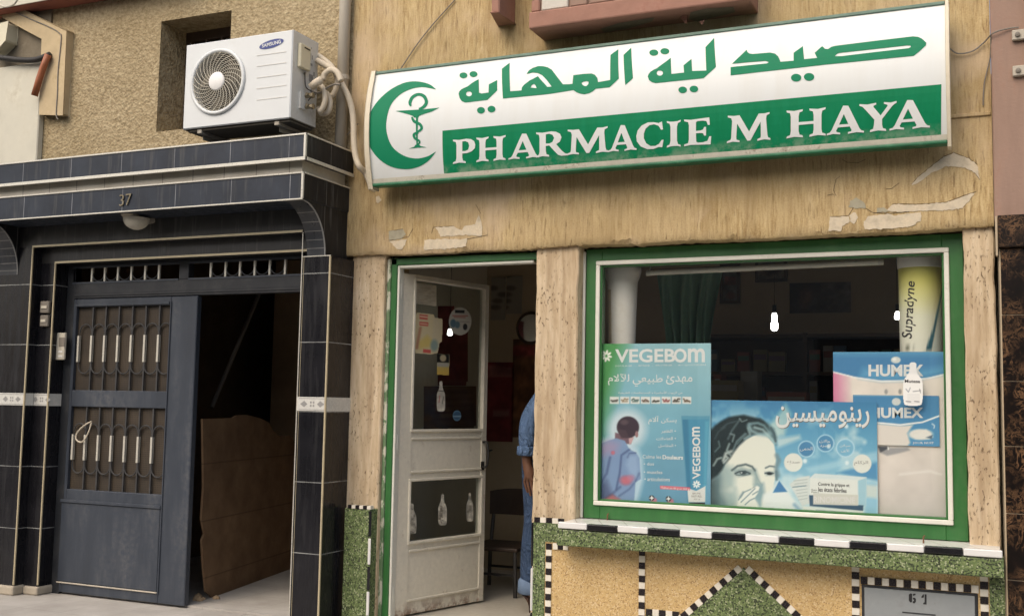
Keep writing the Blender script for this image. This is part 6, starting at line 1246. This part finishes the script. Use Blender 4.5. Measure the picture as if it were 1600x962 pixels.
letters(ms, 'lettering', 'blackink', [('Mutesa', qz(ZH, 425, 180, 508, 198, .02), .02, 2)], yg-.0006)
# ---- stickers on the door panes
tt = .0028
def onDoor(px, py): return PQ(px, py, H0+dn*tt, dn)
ZT6 = lambda x, y: (635+x/5.5, 425+y/5.5)
def dpaper(k):
    k.fill((176, 168, 146)); k.mottle(20, .2, 4)
    for j in range(12): k.stroke([ZT6(98, 130+j*12), ZT6(240-30*((j*7) % 3), 138+j*12)], .7, (118, 110, 96), .8, .6)
tag(sheet('sticker', onDoor, 30, 30, dpaper, 'print', [ZT6(80, 95), ZT6(258, 118), ZT6(256, 292), ZT6(80, 272)]), 'grey notice paper at the top of the door pane', 'sticker')
def dcar(k):
    k.fill((204, 190, 146)); k.poly([ZT6(112, 362), ZT6(185, 370), ZT6(182, 410), ZT6(112, 402)], (196, 62, 40), 1); k.poly([ZT6(112, 425), ZT6(190, 432), ZT6(186, 465), ZT6(112, 458)], (196, 58, 36), 1)
    k.stroke([ZT6(118, 380), ZT6(180, 388)], 1.6, (224, 206, 170), 1); k.stroke([ZT6(120, 442), ZT6(180, 448)], 1.3, (224, 206, 170), 1)
    k.poly([ZT6(105, 600), ZT6(180, 540), ZT6(215, 580), ZT6(200, 640), ZT6(110, 660)], (206, 182, 74), 6, .8); k.stroke([ZT6(120, 480), ZT6(105, 560), ZT6(90, 650)], 4, (162, 92, 60), 3, .7); k.poly([ZT6(145, 660), ZT6(210, 668), ZT6(208, 696), ZT6(142, 690)], (196, 52, 34), 1)
    k.poly([ZT6(230, 400), ZT6(300, 410), ZT6(296, 590), ZT6(225, 590)], (196, 186, 156), 3, .6); k.ell(*ZT6(240, 630), 6, 9, (60, 120, 150), .7, .5)
tag(sheet('sticker', onDoor, 50, 70, dcar, 'print_gloss', [ZT6(72, 370), ZT6(95, 348), ZT6(238, 366), ZT6(240, 392), ZT6(310, 402), ZT6(306, 600), ZT6(285, 602), ZT6(270, 690), ZT6(215, 706), ZT6(75, 695), ZT6(78, 590), ZT6(66, 580)]), 'cream sticker with red labels on the upper door pane', 'sticker')
def dround(k):
    k.fill((186, 184, 172)); k.poly([ZT6(418, 325), ZT6(500, 328), ZT6(498, 352), ZT6(418, 350)], (36, 40, 44), 1.4); k.stroke([ZT6(398, 374), ZT6(525, 376)], 1.4, (168, 70, 60), 1); k.stroke([ZT6(410, 388), ZT6(505, 390)], 1.2, (168, 80, 70), 1)
    k.ell(*ZT6(402, 440), 4.5, 6.5, (78, 112, 130), .4); k.ell(*ZT6(438, 452), 4, 5.5, (90, 122, 136), .4); k.ell(*ZT6(505, 470), 3.4, 5, (44, 42, 44), .3); k.stroke([ZT6(460, 425), ZT6(540, 430)], 1, (120, 110, 108), 1, .7)
rsn = sheet('sticker', onDoor, 44, 50, dround, 'print_gloss', ell(*ZT6(462, 423), 17.6, 21.6, 40)); tag(rsn, 'round white sticker at the right of the upper door pane', 'sticker')
def dyel(k):
    k.grad((690, 560), (168, 160, 130), (690, 582), (190, 156, 30)); k.poly([ZT6(262, 700), ZT6(368, 706), ZT6(366, 780), ZT6(262, 775)], (26, 26, 26), 1); k.ell(*ZT6(315, 738), 5, 5.5, (168, 156, 122), .3)
    k.poly([ZT6(262, 775), ZT6(366, 780), ZT6(365, 815), ZT6(262, 812)], (158, 156, 142), 2)
tag(sheet('sticker', onDoor, 26, 40, dyel, 'print_gloss', [ZT6(264, 700), ZT6(370, 706), ZT6(366, 885), ZT6(262, 880)]), 'black and yellow rectangular sticker low on the upper door pane', 'sticker')
def dbot(c_):
    def f(k):
        k.fill((178, 174, 160)); k.mottle(8, .25, int(c_)); k.stroke([(c_-5, 610), (c_+6, 611)], 2, (64, 62, 60), 1, .7); k.stroke([(c_-2, 618), (c_-3, 628)], 1.5, (160, 70, 60), 1, .8); k.stroke([(c_+4, 620), (c_+2, 630)], 1.2, (80, 76, 74), 1, .8)
    return f
tag(sheet('sticker', onDoor, 26, 60, dbot(689), 'print_gloss', bottle(689, 619, 13, 46)), 'small white bottle sticker on the upper door pane', 'sticker', 'bottle stickers')
def dblue(k): k.fill((40, 78, 108)); k.ring(714, 649, 7, 1.2, (90, 130, 150)); k.stroke([(708, 650), (720, 650)], 2, (120, 150, 165), 1)
tag(sheet('sticker', onDoor, 24, 24, dblue, 'print_gloss', ell(714, 649, 6.5, 8.5)), 'small round blue sticker near the bottom of the upper door pane', 'sticker')
def dworn(s):
    def f(k): k.fill((172, 168, 154)); k.mottle(7, .55, s); k.mottle(5, .8, s+1, (92, 88, 76), .22)
    return f
for (cx, cy, w_, h_, lab) in ((644, 810, 13.5, 46, 'hinge side'), (691.5, 796, 13.5, 47, 'middle'), (734, 792, 11, 43, 'handle side')):
    tag(sheet('sticker', onDoor, 24, 56, dworn(int(cx)), 'print', bottle(cx, cy, w_, h_)), f'worn white bottle sticker on the lower door pane, {lab}', 'sticker', 'worn bottle stickers')

# ================================================================ inside the shop
YPT = 7.0
MB().box(XI0, P(880, 560, YPT).x, YPT, YPT+.1, .035, ZI1).build('partition', 'wall_in', ph)
# curtain
k = MB(); yc = 6.0; n = 90; rows = 26; vs = []
for j in range(rows+1):
    v = j/rows; py = 424+v*230
    for i in range(n+1):
        u = i/n
        pl_ = 1026+40*v*(.4+.6*v); pr2 = 1128-16*v-26*math.sin(math.pi*v)*.3
        p = P(pl_+(pr2-pl_)*u, py, yc); ph_ = u*2*math.pi*6.5+1.2*math.sin(v*3)+.6*math.sin(u*9)
        vs.append((p.x, yc+.045*(.35+.65*v)*math.sin(ph_)+.02*math.sin(ph_*.5+v*4), p.z))
k.add(vs, [(j*(n+1)+i, (j+1)*(n+1)+i, (j+1)*(n+1)+i+1, j*(n+1)+i+1) for j in range(rows) for i in range(n)])
tag(k.build('curtain', 'curtain', smooth=True), 'green cloth curtain hanging in folds behind the window', 'curtain')
k = MB(); k.tube([P(1016, 424, yc), P(1136, 419, yc)], .012, 8); tag(k.build('curtain_rod', 'wood_dark'), 'dark rod carrying the green curtain', 'curtain rod')
# framed pictures and posters on the back wall
YK = 8.2
MB().box(XI0, XI1, YK, YK+.1, .035, ZI1).build('rear_wall', 'wall_in', ph)
def picture(name, label, cat, px0, py0, px1, py1, y, draw, framed=True, group=None):
    a_, b_ = P(px0, py0, y), P(px1, py1, y); t = thing(name, label, cat, (a_.x, y, b_.z), group); f = .022 if framed else 0
    if framed:
        k = MB(); k.box(a_.x, b_.x, y-.03, y-.001, b_.z, b_.z+f); k.box(a_.x, b_.x, y-.03, y-.001, a_.z-f, a_.z); k.box(a_.x, a_.x+f, y-.03, y-.001, b_.z+f, a_.z-f); k.box(b_.x-f, b_.x, y-.03, y-.001, b_.z+f, a_.z-f); k.build('frame', 'wood_dark', t)
    card('print', a_.x+f, b_.x-f, b_.z+f, a_.z-f, y-.012, 40, 40, draw, 'print', t)
def dp1(k): k.fill((96, 92, 86)); k.poly([(1132, 432), (1150, 432), (1150, 445), (1132, 445)], (120, 60, 46), 3); k.mottle(14, .6, 3); k.ell(1142, 462, 7, 6, (120, 62, 40), .8, .7)
picture('framed_picture', 'narrow framed print beside the curtain on the back wall', 'picture', 1126, 412, 1157, 474, YK, dp1, True, 'pictures on the back wall')
def dp2(k): k.fill((120, 108, 90)); k.ell(1205, 420, 14, 9, (60, 50, 44), .8); k.mottle(10, .4, 4)
picture('framed_picture', 'wide dark framed picture high on the back wall', 'picture', 1181, 396, 1231, 440, YK, dp2, True, 'pictures on the back wall')
def dp3(k): k.grad((1235, 460), (52, 46, 46), (1320, 470), (104, 98, 96)); k.ell(1258, 462, 10, 18, (110, 70, 52), .8, .7); k.mottle(16, .5, 6)
picture('wall_poster', 'dark wide poster on the back wall above the medicine shelves', 'poster', 1234, 443, 1330, 488, YK, dp3, False)
def dred(k): k.fill((120, 22, 24)); k.poly([(764, 570), (800, 574), (800, 590), (764, 588)], (168, 120, 110), 2, .6); k.mottle(20, .3, 8); k.poly([(770, 640), (796, 640), (796, 650), (770, 650)], (150, 120, 110), 2, .6)
picture('wall_poster', 'red poster on the shop wall seen through the open door', 'poster', 763, 566, 802, 690, YPT, dred, False)
def dor(k): k.fill((120, 72, 30)); k.poly([(800, 540), (838, 540), (838, 556), (800, 556)], (150, 40, 26), 3); k.mottle(12, .4, 9)
picture('wall_poster', 'brown and red poster on the shop wall right of the red one', 'poster', 803, 530, 850, 684, YPT, dor, False)
def dpap(s):
    def f(k):
        k.fill((150, 142, 126)); rs = np.random.RandomState(s)
        for j in range(6): k.ell(770+rs.uniform(0, 50), 430+j*10, 8, 4, (84, 70, 66), .7, .7)
    return f
picture('wall_notice', 'pale notice sheet pinned on the shop wall above the red poster', 'notice', 769, 434, 790, 500, YPT, dpap(1), False)
picture('wall_notice', 'pale notice sheet on the shop wall beside the round mirror', 'notice', 793, 432, 816, 490, YPT, dpap(2), False)
def onX2(X): return lambda px, py: PQ(px, py, (X, 0, 0), Vector((1, 0, 0)))
def dred2(k): k.fill((128, 44, 46)); k.mottle(20, .4, 12); k.poly([(690, 590), (728, 594), (728, 600), (690, 597)], (150, 120, 110), 2, .5)
tag(sheet('wall_poster', onX2(XI0+.003), 20, 20, dred2, 'print', [(684, 478), (731, 484), (730, 600), (684, 602)]), 'dark red poster on the shop side wall seen through the door pane', 'poster')
def dred3(k):
    k.fill((120, 92, 72)); k.mottle(24, .4, 3)
    for j in range(5): k.stroke([(676, 612+j*11), (738, 612+j*10)], 3, (84, 40, 36), 3, .6)
tag(sheet('wall_poster', onX2(XI0+.003), 24, 20, dred3, 'print', [(662, 604), (744, 603), (742, 668), (662, 672)]), 'brown lettered poster below the dark red one on the shop side wall', 'poster')
mr = P(829, 512, YPT-.03); k = MB(); k.lathe((mr.x, YPT-.002, mr.z), [(.115, 0), (.115, -.02), (.10, -.03), (.095, -.022)], 28, 0, 'y'); mro = k.build('mirror', 'wood_dark', smooth=False)
gm = G('mirror_glass'); M['mirror'] = gm.done((.8, .8, .8), .05, 1.0); k = MB(); k.lathe((mr.x, YPT-.002, mr.z), [(.096, -.022), (.001, -.021)], 28, 0, 'y'); k.build('mirror_glass', 'mirror', mro); tag(mro, 'round mirror on the shop wall near the door pillar', 'mirror')
# medicine shelves
sh = thing('shelf_unit', 'tall dark shelf unit of medicines against the back wall', 'shelf', (-1.3, 8.0, .035)); sxa, sxb = -2.15, -.35
k = MB(); k.box(sxa, sxb, YK-.02, YK-.002, .036, 1.72); k.build('back_panel', 'wood_dark', sh)
for x in (sxa, (sxa+sxb)/2, sxb-.03): MB().box(x, x+.03, 7.86, YK-.021, .036, 1.72).build('side_panel', 'wood_dark', sh)
shz = [.3, .62, .92, 1.17, 1.42, 1.69]
for z in shz:
    MB().box(sxa+.031, (sxa+sxb)/2-.001, 7.87, YK-.0215, z, z+.025).build('shelf', 'wood_dark', sh); MB().box((sxa+sxb)/2+.031, sxb-.031, 7.87, YK-.0215, z, z+.025).build('shelf', 'wood_dark', sh)
rs = random.Random(4); cols = [(.26, .25, .22), (.22, .08, .06), (.08, .13, .19), (.22, .19, .10), (.09, .16, .11), (.28, .27, .25), (.16, .10, .13)]
mats_ = []
for i, c_ in enumerate(cols): M['med%d' % i] = paint('medicine_carton_ink', c_, .5, .1)
for z in shz[2:5]:
    for xa_, xb_ in ((sxa+.04, (sxa+sxb)/2-.02), ((sxa+sxb)/2+.04, sxb-.04)):
        x = xa_
        while x < xb_-.1:
            w_ = rs.uniform(.05, .12); h_ = rs.uniform(.09, .19); d_ = rs.uniform(.05, .1)
            if rs.random() < .86 and x+w_ < xb_:
                k = MB(); ci = rs.randrange(7); y0 = 7.885+rs.uniform(0, .03)
                k.box(x, x+w_, y0, y0+d_, z+.0255, z+.0255+h_, 0); k.box(x+.004, x+w_-.004, y0-.001, y0-.0002, z+.0255+h_*.55, z+.0255+h_*.8, 1)
                tag(k.build('medicine_box', ['med%d' % ci, 'med%d' % ((ci+3) % 7)]), 'small medicine carton in the dim rows on the shelf unit', 'box', 'medicine cartons on the shelves')
            x += w_+rs.uniform(.004, .03)
# counter with a few parcels under the hanging lamp
ct = thing('counter', 'dark shop counter in front of the medicine shelves', 'counter', (-1.2, 7.2, .035))
MB().box(-2.0, -.3, 7.0, 7.45, .036, .93).build('counter_body', 'wood_dark', ct); MB().box(-2.05, -.25, 6.95, 7.5, .931, .965).build('counter_top', 'hall_light', ct, bevel=.006)
c_ = P(1153, 620, 7.2)
def parcel(px0, px1, py, y, mat, lab, h):
    a_, b_ = P(px0, 640, y), P(px1, 640, y); k = MB(); zt_ = P(px0, py, y).z; k.box(a_.x, b_.x, y-.06, y+.1, .966, zt_); k.box(a_.x+.01, b_.x-.01, y-.0612, y-.0602, zt_-.07, zt_-.03, 1); tag(k.build('parcel', [mat, 'med5'], bevel=.004), lab, 'parcel')
parcel(1113, 1157, 594, 7.1, 'med3', 'tan parcel on the counter behind the green poster', .1); parcel(1118, 1130, 585, 7.35, 'med1', 'small red parcel behind the tan one on the counter', .1); parcel(1160, 1186, 580, 7.3, 'med0', 'pale parcel in the middle of the counter', .1); parcel(1200, 1262, 612, 7.15, 'med1', 'long low red parcel on the counter', .1)
# hanging lamps, lit; the third is added for a reflection in the pane
M['bulb'] = emit('lit_bulb', (1, .98, .93), 7)
for px, py, y, hpx, wpx, lab in ((1210, 503, 6.9, 28, 12, 'lit white bulb hanging in the shop, seen through the middle of the window'), (703, 519, 6.1, 12, 10, 'lit bulb seen through the upper door pane'), (1402, 493, 7.6, 12, 9, 'lit bulb added for a lamp reflection beside the yellow display tube')):
    c_ = P(px, py, y); r2 = wpx/F*y/2; h_ = hpx/F*y/2; t = thing('hanging_lamp', lab, 'lamp', tuple(c_), 'lit lamps inside the shop')
    k = MB(); k.lathe(tuple(c_), [(.001, -h_), (r2*.55, -h_*.95), (r2*.9, -h_*.75), (r2*.95, -.15*h_), (r2*.7, 0), (r2*.72, .1*h_), (r2*.7, h_*.7), (r2*.5, h_)], 14); k.build('bulb', 'bulb', t, smooth=True)
    k = MB(); k.tube([c_+Vector((0, 0, h_)), c_+Vector((0, 0, h_+.05))], r2*.55, 10); k.tube([c_+Vector((0, 0, h_+.05)), Vector((c_.x, c_.y, ZI1))], .0018, 6); k.build('lamp_holder', 'blackcable', t)
# chair
ch = thing('chair', 'dark chair with a brown seat standing in the shop behind the door', 'chair', (P(785, 930, 6.2).x, 6.2, .036))
yq0, yq1 = 6.02, 6.38; cxa, cxb = P(745, 850, 6.2).x, P(826, 850, 6.2).x; zseat = P(780, 852, 6.1).z
MB().box(cxa, cxb, yq0, yq1, zseat-.025, zseat).build('seat', 'chair', ch, bevel=.008, seg=2)
k = MB(); zb0, zb1 = P(780, 803, yq1).z, P(780, 762, yq1).z; n = 10; vs = []
for i in range(n+1):
    u = i/n; x = cxa+(cxb-cxa)*u; y = yq1+.02+.03*(1-(2*u-1)**2); zt_ = zb1-.02*(2*u-1)**2
    vs += [(x, y, zb0), (x, y-.02, zb0), (x, y-.02, zt_), (x, y, zt_)]
k.add(vs, [(4*i+j, 4*i+(j+1) % 4, 4*i+4+(j+1) % 4, 4*i+4+j) for i in range(n) for j in range(4)]+[(0, 1, 2, 3), (4*n+3, 4*n+2, 4*n+1, 4*n)]); k.build('backrest', 'chair', ch)
for sx_, sy_ in ((0, 0), (1, 0), (0, 1), (1, 1)):
    x = cxa+.02+(cxb-cxa-.04)*sx_; y = yq0+.02+(yq1-yq0-.04)*sy_; k = MB(); o_ = -.015 if sx_ == 0 else .015
    pts = [(x+o_, y+(-.02 if sy_ == 0 else .02), .036), (x, y, zseat-.026)]
    if sy_: pts += [(x, y+.01, zseat), (x, yq1+.025, zb0+.03)]
    k.tube(pts, .013, 8); k.build('leg', 'chairmetal', ch)
k = MB(); k.tube([(cxa+.02, yq0+.02, .16), (cxb-.02, yq0+.02, .16)], .008, 6); k.tube([(cxa+.02, yq1-.02, .16), (cxb-.02, yq1-.02, .16)], .008, 6); k.build('stretcher', 'chairmetal', ch)

# ================================================================ the man behind the door pillar
def skinned(name, joints, edges, mat, parent, root, lvl=2):
    me = bpy.data.meshes.new(name); base = Vector(parent['_world']) if parent is not None else Vector((0, 0, 0))
    nm = list(joints); me.from_pydata([tuple(Vector(joints[n_][:3])-base) for n_ in nm], [(nm.index(a_), nm.index(b_)) for a_, b_ in edges], [])
    o = bpy.data.objects.new(name, me); C.objects.link(o); sk = o.modifiers.new('skin', 'SKIN'); sk.use_smooth_shade = True
    if not me.skin_vertices: 
        me.update()
    for n_, v in zip(nm, me.skin_vertices[0].data):
        j = joints[n_]; v.radius = (j[3], j[4] if len(j) > 4 else j[3]); v.use_root = n_ == root
    o.modifiers.new('sub', 'SUBSURF').levels = lvl; o.modifiers['sub'].render_levels = lvl
    ev = o.evaluated_get(bpy.context.evaluated_depsgraph_get()); m2 = bpy.data.meshes.new_from_object(ev); m2.shade_smooth(); m2.materials.clear(); m2.materials.append(M[mat]); o.modifiers.clear(); o.data = m2; m2.name = name
    if parent is not None: o.parent = parent
    o['_world'] = tuple(base); return o
PXm, PYm = -2.355, 5.75; fz = .036
man = thing('person', 'man in a rolled blue denim shirt and jeans half hidden behind the door pillar', 'person', (PXm, PYm, fz))
J = {}
def j(n_, dx, dy, z, r, r2=None):
    lean = .19*max(0, min(1, (z-.95)/.42))**1.0                # he leans towards the counter
    J[n_] = (PXm+dx+lean, PYm+dy, fz+z-.25*lean, r, r2 or r)
j('pelvis', 0, 0, .93, .12, .14); j('waist', .0, 0, 1.08, .105, .13); j('chest', .005, 0, 1.27, .115, .155); j('upper', 0, 0, 1.39, .08, .11); j('neck', .01, 0, 1.48, .052); j('skull', .025, 0, 1.56, .07); j('skull2', .03, 0, 1.64, .088); j('crown', .015, 0, 1.71, .06); j('nose', .125, 0, 1.60, .012); j('chin', .085, 0, 1.52, .03)
for s, sy in (('r', -1), ('l', 1)):
    j('sh'+s, -.005, sy*.17, 1.37, .056); j('el'+s, -.05 if s == 'r' else -.02, sy*.225, 1.07, .042); j('wr'+s, -.005 if s == 'r' else .04, sy*.225, .83, .028); j('pm'+s, .008 if s == 'r' else .05, sy*.225, .765, .032, .018)
    for q, (dx, dl, rr_) in enumerate(((.032, .075, .0088), (.012, .088, .0092), (-.009, .083, .009), (-.028, .065, .008))):
        bx = (.012 if s == 'r' else .055)+dx; j(f'f{q}a'+s, bx, sy*.225, .725, rr_); j(f'f{q}b'+s, bx+.006, sy*.218, .725-dl*.5, rr_*.95); j(f'f{q}c'+s, bx+.014, sy*.205, .725-dl, rr_*.8)
    j('ta'+s, (.04 if s == 'r' else .083), sy*.215, .765, .0105); j('tb'+s, (.062 if s == 'r' else .105), sy*.205, .735, .010); j('tc'+s, (.068 if s == 'r' else .111), sy*.197, .705, .008)
    j('hip'+s, -.005, sy*.09, .88, .085, .08); j('kn'+s, .01, sy*.095, .49, .052); j('cf'+s, -.015, sy*.098, .36, .05); j('an'+s, -.02, sy*.10, .09, .035); j('to'+s, .13, sy*.115, .035, .03, .035)
ed = [('pelvis', 'waist'), ('waist', 'chest'), ('chest', 'upper'), ('upper', 'neck'), ('neck', 'skull'), ('skull', 'skull2'), ('skull2', 'crown'), ('skull2', 'nose'), ('skull', 'chin')]
for s in 'rl':
    ed += [('upper', 'sh'+s), ('sh'+s, 'el'+s), ('el'+s, 'wr'+s), ('wr'+s, 'pm'+s), ('pm'+s, 'ta'+s), ('ta'+s, 'tb'+s), ('tb'+s, 'tc'+s), ('pelvis', 'hip'+s), ('hip'+s, 'kn'+s), ('kn'+s, 'cf'+s), ('cf'+s, 'an'+s), ('an'+s, 'to'+s)]
    for q in range(4): ed += [('pm'+s, f'f{q}a'+s), (f'f{q}a'+s, f'f{q}b'+s), (f'f{q}b'+s, f'f{q}c'+s)]
skinned('body', J, ed, 'skin', man, 'pelvis')
def grow(keys, pad, over={}):
    out = {}
    for n_ in keys: a_ = J[n_]; out[n_] = (*a_[:3], a_[3]+pad, a_[4]+pad)
    out.update(over); return out
sj = grow(['pelvis', 'waist', 'chest', 'upper', 'shr', 'elr', 'shl', 'ell'], .017)
sj['pelvis'] = (*sj['pelvis'][:2], fz+.84, .14, .165); sj['upper'] = (*sj['upper'][:2], fz+1.355, .085, .115)
for s in 'rl': a_ = J['wr'+s]; e_ = J['el'+s]; sj['cu'+s] = (e_[0]*.22+a_[0]*.78, e_[1]*.22+a_[1]*.78, e_[2]*.22+a_[2]*.78, .05, .05); sj['el'+s] = (*e_[:3], .062, .06); sj['sh'+s] = (*J['sh'+s][:3], .072, .072)
skinned('shirt', sj, [('pelvis', 'waist'), ('waist', 'chest'), ('chest', 'upper'), ('upper', 'shr'), ('shr', 'elr'), ('elr', 'cur'), ('upper', 'shl'), ('shl', 'ell'), ('ell', 'cul')], 'shirt', man, 'pelvis')
for s in 'rl':
    a_ = Vector(sj['cu'+s][:3]); d_ = (a_-Vector(sj['el'+s][:3])).normalized(); k = MB(); k.tube([a_-d_*.035, a_-d_*.03, a_+d_*.012, a_+d_*.018], [.046, .056, .057, .048], 18); k.build('cuff', 'shirt', man, smooth=True)
pj_ = grow(['waist', 'pelvis', 'hipr', 'knr', 'cfr', 'hipl', 'knl', 'cfl'], .012)
for s in 'rl': a_ = J['an'+s]; pj_['an'+s] = (a_[0], a_[1], a_[2]+.03, .066, .066); pj_['kn'+s] = (*J['kn'+s][:3], .076, .076); pj_['cf'+s] = (*J['cf'+s][:3], .071, .071)
skinned('jeans', pj_, [('pelvis', 'waist'), ('pelvis', 'hipr'), ('hipr', 'knr'), ('knr', 'cfr'), ('cfr', 'anr'), ('pelvis', 'hipl'), ('hipl', 'knl'), ('knl', 'cfl'), ('cfl', 'anl')], 'jeans', man, 'pelvis')
M['hem'] = paint('pale_jeans_hem', (.14, .21, .33), .9, .2, None, 0, 18)
for s in 'rl':
    a_ = J['an'+s]; k = MB(); k.tube([(a_[0]+.002, a_[1], a_[2]+.085), (a_[0], a_[1], a_[2]+.08), (a_[0]-.002, a_[1], a_[2]+.02), (a_[0]-.002, a_[1], a_[2]+.012)], [.06, .071, .072, .06], 18); k.build('hem', 'hem', man, smooth=True)
    tj = {'h': (a_[0]-.035, a_[1], fz+.045, .044, .042), 'm': (a_[0]+.05, a_[1], fz+.05, .043, .046), 't': (a_[0]+.16, a_[1]+(.015 if s == 'l' else -.015), fz+.034, .030, .043), 'up': (a_[0]-.015, a_[1], fz+.10, .045, .045)}
    skinned('shoe', tj, [('h', 'm'), ('m', 't'), ('h', 'up')], 'shoe', man, 'h')
HX, HZ = PXm+.19, fz-.0475
hj = {'a': (HX+.005, PYm, HZ+1.63, .088, .09), 'b': (HX+.012, PYm, HZ+1.70, .08, .085), 'c': (HX-.035, PYm, HZ+1.58, .06, .065)}
skinned('hair', hj, [('a', 'b'), ('a', 'c')], 'hair', man, 'a')
for sy in (-1, 1):
    k = MB(); c_ = Vector((HX+.108, PYm+sy*.032, HZ+1.615)); k.lathe(tuple(c_), [(.001, -.011), (.008, -.007), (.011, 0), (.008, .007), (.001, .011)], 12); k.build('eye', 'edgew', man, smooth=True)
    k = MB(); k.tube([(HX+.0, PYm+sy*.082, HZ+1.57), (HX-.005, PYm+sy*.094, HZ+1.60), (HX-.008, PYm+sy*.09, HZ+1.63)], [.010, .016, .012], 8); k.build('ear', 'skin', man, smooth=True)
k = MB(); k.tube([(HX+.104, PYm-.022, HZ+1.545), (HX+.112, PYm, HZ+1.547), (HX+.104, PYm+.022, HZ+1.545)], .006, 8); M['lip'] = paint('lip_skin', (.20, .075, .055), .5, .1); k.build('mouth', 'lip', man, smooth=True)

for o in bpy.data.objects:
    for key in ('_world', '_base'):
        if key in o: del o[key]
